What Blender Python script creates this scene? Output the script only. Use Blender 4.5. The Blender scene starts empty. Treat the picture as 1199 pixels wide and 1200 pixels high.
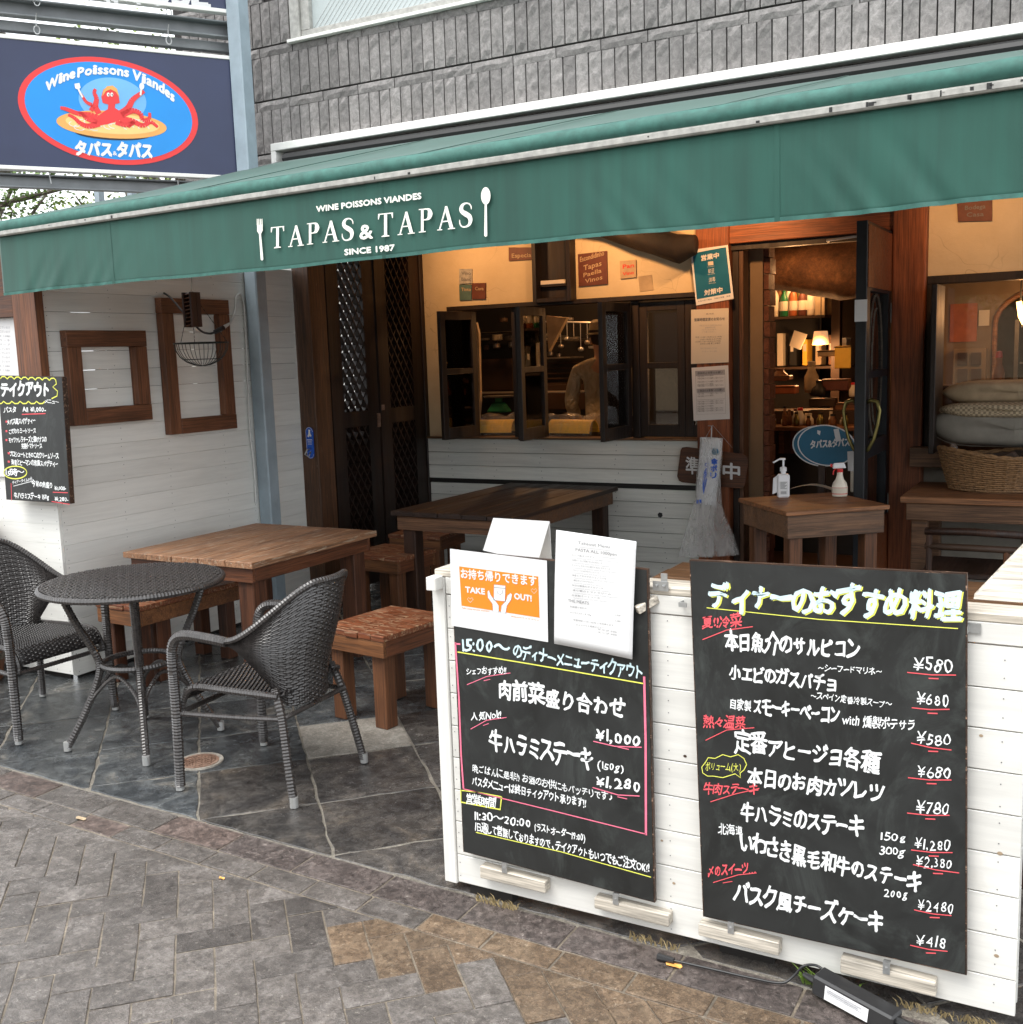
import bpy, bmesh, math, random
from mathutils import Vector, Matrix, noise
random.seed(11)
S = bpy.context.scene
COL = S.collection
rad = math.radians
# ---------------------------------------------------------------- camera
F, CX, CY, EYE = 1265.4, 599.5, 600.0, 1.66
def _cam(yaw, pitch, roll):
    fw = Vector((-math.sin(yaw)*math.cos(pitch), math.cos(yaw)*math.cos(pitch), -math.sin(pitch)))
    rt = fw.cross(Vector((0, 0, 1))).normalized(); up = rt.cross(fw)
    return math.cos(roll)*rt+math.sin(roll)*up, -math.sin(roll)*rt+math.cos(roll)*up, fw
CR, CU, CF = _cam(rad(29.33), rad(8.27), rad(-1.92))
cam = bpy.data.objects.new('camera', bpy.data.cameras.new('camera')); COL.objects.link(cam)
cam.matrix_world = Matrix(((CR.x, CU.x, -CF.x, 0), (CR.y, CU.y, -CF.y, 0), (CR.z, CU.z, -CF.z, EYE), (0, 0, 0, 1)))
cam.data.sensor_fit = 'HORIZONTAL'; cam.data.sensor_width = 36; cam.data.lens = F/1199*36
cam.data.clip_start = .05; cam.data.clip_end = 2000
S.camera = cam
# ---------------------------------------------------------------- world, sun, exposure
W = bpy.data.worlds.new('World'); S.world = W; W.use_nodes = True
nt = W.node_tree; bg = nt.nodes['Background']
sky = nt.nodes.new('ShaderNodeTexSky'); sky.sky_type = 'NISHITA'; sky.sun_disc = False
sky.sun_elevation = rad(60); sky.sun_rotation = rad(200); sky.air_density = 1.0; sky.dust_density = 5.0; sky.ozone_density = 1.0
hs = nt.nodes.new('ShaderNodeHueSaturation'); hs.inputs['Saturation'].default_value = .22
nt.links.new(sky.outputs[0], hs.inputs['Color']); mxs = nt.nodes.new('ShaderNodeMix'); mxs.data_type = 'RGBA'; mxs.inputs[0].default_value = .8; mxs.inputs[7].default_value = (8.6, 8.9, 9.2, 1)
nt.links.new(hs.outputs[0], mxs.inputs[6]); nt.links.new(mxs.outputs[2], bg.inputs[0])
bg.inputs[1].default_value = .15
sl = bpy.data.lights.new('sun', 'SUN'); sl.energy = 1.15; sl.angle = rad(30); sl.color = (1, .97, .92)
so = bpy.data.objects.new('sun', sl); COL.objects.link(so)
_sd = Vector((-math.sin(rad(200))*-1*math.cos(rad(60)), math.cos(rad(200))*math.cos(rad(60)), math.sin(rad(60))))
so.rotation_euler = _sd.to_track_quat('Z', 'Y').to_euler()
S.view_settings.view_transform = 'Standard'; S.view_settings.look = 'None'
S.view_settings.exposure = 1.0; S.view_settings.gamma = 1; S.view_settings.use_curve_mapping = False
S.cycles.max_bounces = 8; S.cycles.diffuse_bounces = 4; S.cycles.glossy_bounces = 4; S.cycles.transparent_max_bounces = 16
# ---------------------------------------------------------------- picture measurements -> points in the place
O = Vector((0, 0, EYE))
def ray(px, py): return CF*F+CR*(px-CX)-CU*(py-CY)
def pZ(px, py, z=0): d = ray(px, py); return O+d*((z-EYE)/d.z)
def pY(px, py, y): d = ray(px, py); return O+d*(y/d.y)
def pX(px, py, x): d = ray(px, py); return O+d*(x/d.x)
def proj(p):
    q = Vector(p)-O; z = q.dot(CF)
    if z < .01: return None
    return CX+F*q.dot(CR)/z, CY-F*q.dot(CU)/z
def inview(p, m=40):
    a = proj(p); return a is not None and -m < a[0] < 1199+m and -m < a[1] < 1200+m
class Plane:
    """upright plane through a ground point, u running to the right as seen from the street"""
    def __init__(s, p, d):
        s.p = Vector((p[0], p[1], 0)); s.d = Vector((d[0], d[1], 0)).normalized(); s.n = Vector((s.d.y, -s.d.x, 0))
    def uz(s, px, py):
        d = ray(px, py); q = O+d*(((s.p-O).dot(s.n))/d.dot(s.n)); return (q-s.p).dot(s.d), q.z
    def at(s, u, z, off=0): return s.p+s.d*u+Vector((0, 0, z))+s.n*off
# ---------------------------------------------------------------- mesh and object helpers
ROOT = {}
class MB:
    def __init__(s): s.v = []; s.f = []; s.m = []; s.k = 0
    def add(s, vs, fs):
        b = len(s.v); s.v += [Vector(v) for v in vs]
        for f in fs: s.f.append([b+i for i in f]); s.m.append(s.k)
        return s
    def hexa(s, p): return s.add(p, [(0, 3, 2, 1), (4, 5, 6, 7), (0, 1, 5, 4), (1, 2, 6, 5), (2, 3, 7, 6), (3, 0, 4, 7)])
    def box(s, x0, x1, y0, y1, z0, z1):
        return s.hexa([(x0, y0, z0), (x1, y0, z0), (x1, y1, z0), (x0, y1, z0), (x0, y0, z1), (x1, y0, z1), (x1, y1, z1), (x0, y1, z1)])
    def bar(s, a, b, w, h, up=(0, 0, 1)):
        a = Vector(a); b = Vector(b); t = (b-a).normalized(); up = Vector(up)
        if abs(t.dot(up)) > .99: up = Vector((1, 0, 0))
        r = t.cross(up).normalized()*w/2; u = r.cross(t).normalized()*h/2
        return s.hexa([a-r-u, a+r-u, b+r-u, b-r-u, a-r+u, a+r+u, b+r+u, b-r+u])
    def prism(s, poly, off):
        n = len(poly); off = Vector(off); p = [Vector(q) for q in poly]
        return s.add(p+[q+off for q in p], [tuple(range(n))[::-1], tuple(range(n, 2*n))]+[(i, (i+1) % n, n+(i+1) % n, n+i) for i in range(n)])
    def tube(s, pts, r, n=8, caps=True, flat=1):
        pts = [Vector(p) for p in pts]; m = len(pts)
        if not hasattr(r, '__len__'): r = [r]*m
        up = Vector((0, 0, 1)); vs = []; prev = None
        for i in range(m):
            t = (pts[min(i+1, m-1)]-pts[max(i-1, 0)]).normalized()
            if prev is None:
                a = t.cross(up) if abs(t.z) < .95 else t.cross(Vector((1, 0, 0)))
            else: a = prev-t*prev.dot(t)
            a.normalize(); prev = a; b = t.cross(a)
            for k in range(n):
                q = 2*math.pi*k/n; vs.append(pts[i]+a*math.cos(q)*r[i]+b*math.sin(q)*r[i]*flat)
        fs = [(i*n+k, i*n+(k+1) % n, (i+1)*n+(k+1) % n, (i+1)*n+k) for i in range(m-1) for k in range(n)]
        if caps: fs += [tuple(range(n))[::-1], tuple((m-1)*n+k for k in range(n))]
        return s.add(vs, fs)
    def lathe(s, prof, c=(0, 0, 0), n=16, sx=1, sy=1):
        c = Vector(c); m = len(prof)
        vs = [c+Vector((r*math.cos(2*math.pi*k/n)*sx, r*math.sin(2*math.pi*k/n)*sy, z)) for r, z in prof for k in range(n)]
        fs = [(i*n+k, i*n+(k+1) % n, (i+1)*n+(k+1) % n, (i+1)*n+k) for i in range(m-1) for k in range(n)]
        return s.add(vs, fs+[tuple(range(n))[::-1], tuple((m-1)*n+k for k in range(n))])
    def grid(s, rows):
        a = len(rows); b = len(rows[0])
        return s.add([p for r in rows for p in r], [(i*b+j, i*b+j+1, (i+1)*b+j+1, (i+1)*b+j) for i in range(a-1) for j in range(b-1)])
    def blob(s, c, rx, ry, rz, n=10, m=7, j=0.0, seed=0):
        c = Vector(c); vs = []
        for i in range(m+1):
            t = math.pi*i/m
            for k in range(n):
                q = 2*math.pi*k/n; d = Vector((math.sin(t)*math.cos(q), math.sin(t)*math.sin(q), math.cos(t)))
                e = 1+j*noise.noise(d*2+Vector((seed, seed*.7, 0)))
                vs.append(c+Vector((d.x*rx, d.y*ry, d.z*rz))*e)
        return s.add(vs, [(i*n+k, (i+1)*n+k, (i+1)*n+(k+1) % n, i*n+(k+1) % n) for i in range(m) for k in range(n)])
    def build(s, name, mat, parent=None, local=False, bevel=0, smooth=False, origin=None, **props):
        M = Matrix.Identity(4)
        if parent is not None and not local: M = ROOT.get(parent.name, M)
        inv = M.inverted(); vs = [inv @ v for v in s.v] if (parent is not None and not local) else s.v
        o_loc = Vector((0, 0, 0))
        if origin is not None:
            o_loc = (inv @ Vector(origin)) if (parent is not None and not local) else Vector(origin)
            vs = [v-o_loc for v in vs]
        me = bpy.data.meshes.new(name); me.from_pydata([tuple(v) for v in vs], [], s.f)
        mats = mat if isinstance(mat, (list, tuple)) else [mat]
        for m in mats: me.materials.append(m)
        if len(mats) > 1: me.polygons.foreach_set('material_index', s.m)
        bm = bmesh.new(); bm.from_mesh(me)
        if bevel:
            ed = [e for e in bm.edges if len(e.link_faces) == 2 and e.calc_face_angle(0) > .6]
            bmesh.ops.bevel(bm, geom=ed, offset=bevel, segments=1, affect='EDGES', clamp_overlap=True)
        bmesh.ops.recalc_face_normals(bm, faces=bm.faces) if bevel or len(bm.faces) < 4000 else None
        bm.to_mesh(me); bm.free()
        if smooth:
            me.polygons.foreach_set('use_smooth', [True]*len(me.polygons))
        ob = bpy.data.objects.new(name, me); COL.objects.link(ob); ob.location = o_loc
        if parent is not None:
            ob.parent = parent; ROOT[ob.name] = M @ Matrix.Translation(o_loc)
        for k, v in props.items(): ob[k] = v
        return ob
def put(me_ob, parent, loc, rz=0, name=None):
    """another piece sharing the mesh of me_ob, at world loc (parent unrotated)"""
    o = me_ob.copy(); COL.objects.link(o); o.parent = parent
    o.location = Vector(loc)-(ROOT[parent.name].translation if parent is not None and parent.name in ROOT else Vector((0, 0, 0)))
    o.rotation_euler = (0, 0, rz); return o
def thing(name, label, cat, loc=(0, 0, 0), rz=0, group=None):
    o = bpy.data.objects.new(name, None); COL.objects.link(o); o.empty_display_size = .1
    o.location = loc; o.rotation_euler = (0, 0, rz)
    o['label'] = label; o['category'] = cat
    if group: o['group'] = group
    ROOT[o.name] = Matrix.Translation(Vector(loc)) @ Matrix.Rotation(rz, 4, 'Z')
    return o
def kids(o): return [c for c in bpy.data.objects if c.parent == o]
def copy_tree(o, parent=None):
    c = o.copy(); COL.objects.link(c); c.parent = parent
    for ch in o.children: copy_tree(ch, c)
    return c
def another(o, label, loc, rz=0):
    c = copy_tree(o); c['label'] = label; c.location = loc; c.rotation_euler = (0, 0, rz)
    ROOT[c.name] = Matrix.Translation(Vector(loc)) @ Matrix.Rotation(rz, 4, 'Z'); return c
# ---------------------------------------------------------------- text as flat print
_tc = {}
def glyphs(s, bold=0.0):
    bold = 0.0; k = (s, bold)
    if k not in _tc:
        c = bpy.data.curves.new('t', 'FONT'); c.body = s; c.resolution_u = 2; c.offset = bold
        o = bpy.data.objects.new('t', c); m = o.to_mesh()
        _tc[k] = ([(v.co.x, v.co.y) for v in m.vertices], [tuple(p.vertices) for p in m.polygons])
        o.to_mesh_clear(); bpy.data.objects.remove(o); bpy.data.curves.remove(c)
    return _tc[k]
def write(mb, pl, s, p0, p1, h, bold=0.015, off=.0012, em=.84, wob=.0, slant=.0):
    """one line of writing on plane pl: baseline from p0 to p1 and letter height h, all measured in the photograph"""
    vs, fs = glyphs(s, bold)
    if not vs: return
    xa = min(v[0] for v in vs); xb = max(v[0] for v in vs)
    u0, z0 = pl.uz(*p0); u1, z1 = pl.uz(*p1); hh = pl.uz(p0[0], p0[1]-h)[1]-z0
    n = 1 if bold < .012 else 5; r = bold*hh/em*.95
    if wob > 0:
        chars = []; x = 0
        for c_ in s:
            if c_ in ' 　': x += .35; continue
            gv, gf = glyphs(c_)
            if not gv: continue
            a = min(v[0] for v in gv); b = max(v[0] for v in gv); wd = max(b-a, .12); pad = .06 if ord(c_) < 300 else max(.05, (.94-wd)/2*.8)
            x += pad; chars.append((gv, gf, a, x)); x += wd+pad
        tot = x or 1; sc = math.hypot(u1-u0, z1-z0)/tot; ux, uz_ = (u1-u0)/(sc*tot), (z1-z0)/(sc*tot)
        for gv, gf, a, x0_ in chars:
            sd_ = random.random()*90; rt = random.uniform(-.07, .07); ks = random.uniform(.88, 1.13); dy = random.uniform(-.06, .06); sh = random.uniform(.0, .16)
            cxm = (min(v[0] for v in gv)+max(v[0] for v in gv))/2-a
            for k in range(n):
                dx, dz = ((0, 0), (1, .35), (-1, -.35), (-.35, 1), (.35, -1))[k]; out = []
                for vx, vy in gv:
                    wv = noise.noise(Vector((vx*2.6, vy*2.6, sd_))); wv2 = noise.noise(Vector((vx*2.6, vy*2.6, sd_+40))); lx = (vx-a-cxm+.10*wv)*ks; ly = (vy+.10*wv2)*ks
                    ly2 = ly*math.cos(rt)+lx*math.sin(rt)*.9; lx2 = lx*math.cos(rt)-(ly-.4)*math.sin(rt)+sh*(ly-.3)
                    X = (x0_+cxm+lx2)*sc; Y = (ly2+dy)/em*hh
                    out.append(pl.at(u0+X*ux+dx*r, z0+X*uz_+Y+dz*r, off+k*.00012))
                mb.add(out, gf)
        return
    for k in range(n):
        dx, dz = ((0, 0), (1, .35), (-1, -.35), (-.35, 1), (.35, -1))[k]; out = []
        for x, y in vs:
            t = (x-xa)/(xb-xa); yy = y/em*hh
            out.append(pl.at(u0+(u1-u0)*t+slant*yy+dx*r, z0+(z1-z0)*t+yy+dz*r, off+k*.00012))
        mb.add(out, fs)
def stroke(mb, pl, pts, w, off=.0016, px=True, taper=False):
    """a drawn line; pts in the photograph, w in metres"""
    q = [pl.uz(*p) for p in pts] if px else pts
    L = []; R_ = []
    for i in range(len(q)):
        a = q[max(i-1, 0)]; b = q[min(i+1, len(q)-1)]; dx, dz = b[0]-a[0], b[1]-a[1]; l = math.hypot(dx, dz) or 1
        ww = w/2*(1 if not taper else (.5+.5*math.sin(math.pi*(i+.5)/len(q))))
        L.append(pl.at(q[i][0]-dz/l*ww, q[i][1]+dx/l*ww, off)); R_.append(pl.at(q[i][0]+dz/l*ww, q[i][1]-dx/l*ww, off))
    n = len(q); mb.add(L+R_, [(i, i+1, n+i+1, n+i) for i in range(n-1)])
def ell(cx, cy, rx, ry, a0=0, a1=360, n=40, rot=0):
    r = rad(rot); o = []
    for i in range(n+1):
        t = rad(a0+(a1-a0)*i/n); x = rx*math.cos(t); y = ry*math.sin(t)
        o.append((cx+x*math.cos(r)-y*math.sin(r), cy+x*math.sin(r)+y*math.cos(r)))
    return o
def polyp(mb, pl, pts, off=.001, px=True):
    mb.add([pl.at(*(pl.uz(*p) if px else p), off) for p in pts], [tuple(range(len(pts)))])
# ---------------------------------------------------------------- materials
class NT:
    def __init__(s, name):
        s.mat = bpy.data.materials.new(name); s.mat.use_nodes = True; s.t = s.mat.node_tree
        s.b = s.t.nodes['Principled BSDF']; s.out = s.t.nodes['Material Output']
    def n(s, typ, **kw):
        nd = s.t.nodes.new(typ)
        for k, v in kw.items():
            if k[0] == 'i': nd.inputs[int(k[1:])].default_value = v
            else: setattr(nd, k, v)
        return nd
    def l(s, a, b): s.t.links.new(a, b)
    def coords(s, scale=(1, 1, 1), rnd=31.0):
        tc = s.n('ShaderNodeTexCoord'); mp = s.n('ShaderNodeMapping'); mp.inputs['Scale'].default_value = scale
        if rnd:
            oi = s.n('ShaderNodeObjectInfo'); m = s.n('ShaderNodeMath', operation='MULTIPLY', i1=rnd)
            s.l(oi.outputs['Random'], m.inputs[0]); v = s.n('ShaderNodeVectorMath', operation='ADD')
            s.l(tc.outputs['Object'], v.inputs[0]); s.l(m.outputs[0], v.inputs[1]); s.l(v.outputs[0], mp.inputs[0])
        else: s.l(tc.outputs['Object'], mp.inputs[0])
        return mp.outputs[0]
    def noise(s, co, scale, detail=5, rough=.6, dist=0):
        nd = s.n('ShaderNodeTexNoise'); nd.inputs['Scale'].default_value = scale; nd.inputs['Detail'].default_value = detail
        nd.inputs['Roughness'].default_value = rough; nd.inputs['Distortion'].default_value = dist; s.l(co, nd.inputs['Vector']); return nd.outputs[0]
    def ramp(s, fac, stops):
        r = s.n('ShaderNodeValToRGB'); e = r.color_ramp.elements
        while len(e) < len(stops): e.new(.5)
        for i, (p, c) in enumerate(stops):
            e[i].position = p; e[i].color = (*c, 1) if hasattr(c, '__len__') else (c, c, c, 1)
        s.l(fac, r.inputs[0]); return r.outputs[0]
    def mix(s, fac, a, b, mode='MIX'):
        m = s.n('ShaderNodeMix', data_type='RGBA', blend_type=mode)
        for inp, v in ((m.inputs[0], fac), (m.inputs[6], a), (m.inputs[7], b)):
            if isinstance(v, (int, float)): inp.default_value = v
            elif isinstance(v, tuple): inp.default_value = (*v, 1)
            else: s.l(v, inp)
        return m.outputs[2]
    def bump(s, h, strength=.3, dist=.01):
        b = s.n('ShaderNodeBump'); b.inputs['Strength'].default_value = strength; b.inputs['Distance'].default_value = dist
        s.l(h, b.inputs['Height']); s.l(b.outputs[0], s.b.inputs['Normal'])
    def done(s, col=None, rough=None, **kw):
        if col is not None:
            if isinstance(col, tuple): s.b.inputs['Base Color'].default_value = (*col, 1)
            else: s.l(col, s.b.inputs['Base Color'])
        if rough is not None:
            if isinstance(rough, (int, float)): s.b.inputs['Roughness'].default_value = rough
            else: s.l(rough, s.b.inputs['Roughness'])
        for k, v in kw.items(): s.b.inputs[k].default_value = v
        return s.mat
def plain(name, col, rough=.6, var=.12, scale=14, metal=0, **kw):
    m = NT(name); co = m.coords(); n = m.noise(co, scale, 4)
    a = tuple(c*(1-var) for c in col); b = tuple(min(1, c*(1+var)) for c in col)
    return m.done(m.ramp(n, [(.3, a), (.7, b)]), rough, Metallic=metal, **kw)
def wood(name, c1, c2, axis, rough=.55, worn=None, wamt=.5, bump=.35, fine=150, big=16):
    if c2[0] < .5: c1, c2 = [(c[0]*.86, c[1]*.66, c[2]*.50) for c in (c1, c2)]
    m = NT(name); long = (1.3, 1.3, 1.3)
    sc = [big, big, big]; sc[axis] = 1.1; co = m.coords(tuple(sc))
    sf = [fine, fine, fine]; sf[axis] = 4; cf = m.coords(tuple(sf))
    n1 = m.noise(co, 1.0, 6, .62, .6); n2 = m.noise(cf, 1.0, 3, .6)
    col = m.ramp(n1, [(.28, c1), (.5, tuple((a+b)/2 for a, b in zip(c1, c2))), (.72, c2)])
    f = m.ramp(n2, [(.32, .40), (.62, 1.12)]); col = m.mix(.8, col, f, 'MULTIPLY')
    s5 = [34, 34, 34]; s5[axis] = 1.6; n5 = m.noise(m.coords(tuple(s5)), 1.0, 7, .7, 1.6); col = m.mix(.75, col, m.ramp(n5, [(.36, .42), (.52, 1.0), (.7, 1.22)]), 'MULTIPLY')
    c3 = m.coords((3, 3, 3)); n3 = m.noise(c3, 1.3, 5, .6); col = m.mix(.55, col, m.ramp(n3, [(.3, .62), (.7, 1.15)]), 'MULTIPLY')
    if worn:
        sw = [70, 70, 70]; sw[axis] = 9; cw = m.coords(tuple(sw)); nw = m.noise(cw, 1.0, 7, .7, .4)
        col = m.mix(m.ramp(nw, [(wamt-.03, 0.), (wamt+.06, 1.)]), col, worn)
    m.bump(m.mix(.5, n2, n5), bump*1.6, .004)
    return m.done(col, m.ramp(n1, [(.3, rough-.12), (.7, rough+.12)]))
def painted(name, col, axis, rough=.5, dirt=(.30, .27, .2), grain=.5, damt=.68):
    m = NT(name); s1 = [46, 46, 46]; s1[axis] = 2.2; s2 = [9, 9, 9]; s2[axis] = 1.2
    n1 = m.noise(m.coords(tuple(s1)), 1, 6, .65, .5); n2 = m.noise(m.coords(tuple(s2)), 1, 5, .6, 1.2)
    n3 = m.noise(m.coords((2.5, 2.5, 2.5)), 1, 6, .65)
    c = m.mix(grain, col, m.ramp(n1, [(.3, .84), (.6, 1.03)]), 'MULTIPLY')
    c = m.mix(.5, c, m.ramp(n2, [(.28, .86), (.55, 1.03)]), 'MULTIPLY')
    c = m.mix(m.ramp(n3, [(damt, 0.), (damt+.2, .45)]), c, dirt)
    oi = m.n('ShaderNodeObjectInfo'); c = m.mix(1, c, m.ramp(oi.outputs['Random'], [(0, .91), (1, 1.03)]), 'MULTIPLY')
    m.bump(n1, .18, .002); return m.done(c, m.ramp(n2, [(.3, rough-.1), (.7, rough+.1)]))
def stone(name, cols, scale=7, rough=(.22, .6), bump=.6, fleck=None, famt=.62, fscale=60, sat=31, cleft=0, mott=1.0, blot=0):
    m = NT(name); co = m.coords((1, 1, 1), sat); n1 = m.noise(co, scale, 9, .68, .8); n2 = m.noise(co, scale*6, 6, .72, .4); n3 = m.noise(co, scale*.6, 4, .6, .8); n4 = m.noise(co, 230, 3, .7)
    n = len(cols); c = m.ramp(n1, [(.30+.40*i/(n-1), cc) for i, cc in enumerate(cols)])
    oi = m.n('ShaderNodeObjectInfo'); rr = m.n('ShaderNodeTexWhiteNoise', noise_dimensions='1D'); m.l(oi.outputs['Random'], rr.inputs['W'])
    c = m.mix(1, c, m.ramp(rr.outputs[0], [(0, .80), (1, 1.20)]), 'MULTIPLY')
    c = m.mix(.85*mott, c, m.ramp(n2, [(.32, .5), (.68, 1.45)]), 'MULTIPLY')
    c = m.mix(.8*mott, c, m.ramp(n4, [(.35, .65), (.7, 1.35)]), 'MULTIPLY')
    if fleck:
        nf = m.noise(m.coords((1, 1, 1), sat), fscale, 5, .75); c = m.mix(m.ramp(nf, [(famt-.02, 0.), (famt+.06, .75)]), c, fleck)
    if blot:
        n5 = m.noise(co, 34, 7, .78, .3); c = m.mix(blot, c, m.ramp(n5, [(.47, 1.12), (.56, .48)]), 'MULTIPLY')
    h = m.mix(.45, m.mix(.5, n1, n2), n4)
    if cleft:
        vo = m.n('ShaderNodeTexVoronoi', feature='F1'); vo.inputs['Scale'].default_value = cleft; dv = m.n('ShaderNodeVectorMath', operation='ADD'); nz = m.n('ShaderNodeTexNoise'); nz.inputs['Scale'].default_value = cleft*.7; nz.inputs['Detail'].default_value = 6
        m.l(co, nz.inputs['Vector']); m.l(co, dv.inputs[0]); m.l(nz.outputs[1], dv.inputs[1]); m.l(dv.outputs[0], vo.inputs['Vector'])
        bw_ = m.n('ShaderNodeRGBToBW'); m.l(vo.outputs['Color'], bw_.inputs[0]); h = m.mix(.4, h, bw_.outputs[0]); c = m.mix(.5, c, m.ramp(bw_.outputs[0], [(.25, .65), (.75, 1.35)]), 'MULTIPLY')
    m.bump(h, bump, .012)
    return m.done(c, m.ramp(m.mix(.4, n3, n2), [(.35, rough[0]), (.65, rough[1])]))
M = {}
M['table_light'] = wood('weathered_table_wood', (.27, .165, .11), (.47, .32, .22), 1, worn=(.38, .29, .21), wamt=.57)
M['table_edge'] = wood('table_frame_wood', (.12, .045, .02), (.24, .11, .055), 0)
M['table_edge_y'] = wood('table_frame_wood_y', (.12, .045, .02), (.24, .11, .055), 1)
M['leg_wood'] = wood('leg_wood', (.075, .03, .016), (.15, .068, .035), 2)
M['stool_top'] = wood('worn_stool_wood', (.19, .06, .024), (.31, .125, .06), 0, worn=(.34, .215, .125), wamt=.55)
M['stool_side'] = wood('stool_side_wood', (.17, .08, .035), (.30, .16, .075), 0, big=24)
M['stool_leg'] = wood('stool_leg_wood', (.12, .055, .025), (.22, .11, .055), 2)
M['dark_top'] = wood('dark_table_top_wood', (.022, .012, .009), (.062, .036, .026), 1)
M['dark_side'] = wood('dark_apron_wood', (.11, .065, .04), (.25, .155, .10), 0)
M['dark_leg'] = wood('dark_leg_wood', (.03, .014, .009), (.07, .035, .02), 2)
M['frame_v'] = wood('frame_wood_upright', (.13, .06, .034), (.28, .14, .08), 2)
M['frame_h'] = wood('frame_wood_level', (.13, .06, .034), (.28, .14, .08), 1)
M['frame_x'] = wood('frame_wood_level_x', (.07, .03, .015), (.17, .08, .04), 0)
M['stand_top'] = wood('stand_top_wood', (.24, .115, .055), (.42, .24, .13), 0)
M['stand_side'] = wood('stand_side_wood', (.13, .08, .052), (.28, .185, .12), 0)
M['pillar'] = wood('pillar_wood', (.24, .085, .035), (.42, .17, .08), 2)
M['lintel'] = wood('lintel_wood', (.26, .09, .035), (.42, .17, .075), 0)
M['jamb'] = wood('jamb_wood', (.09, .05, .028), (.17, .10, .06), 2, worn=(.3, .22, .15), wamt=.68)
M['door_dark'] = wood('dark_gate_wood', (.012, .006, .004), (.032, .017, .012), 2)
M['slat_dark'] = wood('dark_slat_wood', (.014, .007, .005), (.04, .021, .014), 0)
M['window_wood'] = wood('window_frame_wood', (.010, .007, .006), (.03, .018, .013), 2, worn=(.16, .08, .045), wamt=.70)
M['rough_plank'] = wood('raw_plank_wood', (.13, .08, .05), (.30, .21, .14), 0, big=22)
M['pale_plank'] = wood('pale_plank_wood', (.58, .52, .43), (.67, .61, .52), 0, big=12, bump=.15)
M['fence_x'] = painted('white_fence_paint', (.74, .73, .69), 0, grain=.65, damt=.63)
M['fence_z'] = painted('white_fence_paint_z', (.74, .73, .69), 2)
M['wall_y'] = painted('offwhite_wall_paint_y', (.80, .80, .76), 1)
M['wall_x'] = painted('offwhite_wall_paint_x', (.80, .80, .76), 0)
M['sill_x'] = painted('shade_greyed_white_paint', (.74, .74, .69), 0, grain=.85)  # the same white paint, its colour greyed slightly for the shade there
M['brick'] = stone('grey_rockface_brick', [(.13, .122, .118), (.215, .203, .196), (.31, .293, .282)], 30, (.6, .85), .6, mott=.32)
M['brick_gap'] = plain('brick_joint', (.035, .033, .032), .9)
M['slate'] = stone('wet_slate', [(.022, .026, .030), (.045, .050, .054), (.09, .095, .096), (.20, .185, .16)], 5, (.08, .34), .55, cleft=7)
M['slate_brown'] = stone('wet_brown_slate', [(.028, .026, .026), (.055, .052, .050), (.095, .086, .078), (.15, .125, .10)], 5, (.08, .36), .55, cleft=7)
M['patch'] = stone('concrete_patch', [(.20, .18, .15), (.32, .29, .25), (.42, .39, .34)], 12, (.5, .8), .5)
M['grout'] = stone('sandy_grout', [(.11, .097, .08), (.19, .17, .14), (.28, .255, .21)], 20, (.5, .8), .7)
M['grout_dark'] = stone('sandy_paver_joint', [(.10, .082, .062), (.20, .165, .125), (.30, .25, .19)], 14, (.4, .8), .7)
M['paver'] = stone('grey_paver', [(.078, .067, .059), (.138, .121, .109), (.225, .202, .186)], 9, (.08, .34), .8, fleck=(.40, .36, .31), famt=.63, blot=.45, mott=.8)
M['paver_tan'] = stone('tan_paver', [(.095, .062, .038), (.155, .105, .066), (.23, .165, .108)], 9, (.12, .38), .7, fleck=(.46, .37, .27), famt=.63, blot=.5)
M['paver_dark'] = stone('dark_paver', [(.052, .044, .039), (.092, .080, .072), (.155, .138, .127)], 9, (.08, .32), .8, fleck=(.36, .32, .28), famt=.63, blot=.45, mott=.8)
M['border_brown'] = stone('brown_border_paver', [(.07, .05, .042), (.13, .094, .08), (.2, .15, .13)], 10, (.24, .5), .7, fleck=(.34, .29, .25), famt=.64, blot=.8)
M['curb'] = stone('purple_border_paver', [(.068, .053, .048), (.12, .096, .087), (.19, .157, .143)], 10, (.18, .44), .75, fleck=(.38, .34, .3), famt=.63, blot=.8)
m = NT('green_canvas'); co = m.coords((1, 1, 1), 0); n1 = m.noise(co, 3, 5); n2 = m.noise(m.coords((260, 260, 260), 0), 1, 2)
n3 = m.noise(m.coords((16, 16, .9), 0), 1, 5, .6, .3); m.bump(n2, .12, .001); M['canvas'] = m.done(m.mix(.55, m.ramp(n1, [(.3, (.0075, .062, .045)), (.7, (.0095, .074, .055))]), m.ramp(n3, [(.35, .78), (.65, 1.25)]), 'MULTIPLY'), .75)
M['canvas'].node_tree.nodes['Principled BSDF'].inputs['Sheen Weight'].default_value = .2
M['roll'] = plain('faded_green_canvas', (.032, .118, .097), .7, .25, 22)
M['white_print'] = plain('white_print', (.86, .85, .78), .6, .03)
M['rail'] = plain('painted_metal_rail', (.36, .355, .33), .4, .25, 30)
M['frame_white'] = plain('white_metal', (.80, .80, .76), .4, .05)
M['steel'] = plain('blue_grey_painted_steel', (.30, .37, .42), .4, .15, 6)
M['beam'] = plain('grey_painted_beam', (.20, .215, .225), .45, .2, 5)
M['navy'] = plain('navy_sign_face', (.022, .032, .085), .4, .1, 3)
M['sky_blue'] = plain('sign_blue', (.0, .27, .75), .4, .05, 4)
M['glow_blue'] = plain('pale_sign_blue', (.16, .45, .82), .4, .08, 4)
M['red'] = plain('sign_red', (.80, .035, .035), .45, .04)
M['orange'] = plain('sign_orange', (.85, .40, .10), .45, .04)
M['pasta'] = plain('sign_pasta', (.88, .62, .22), .45, .05)
M['black'] = plain('black_print', (.015, .015, .017), .5, .05)
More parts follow.
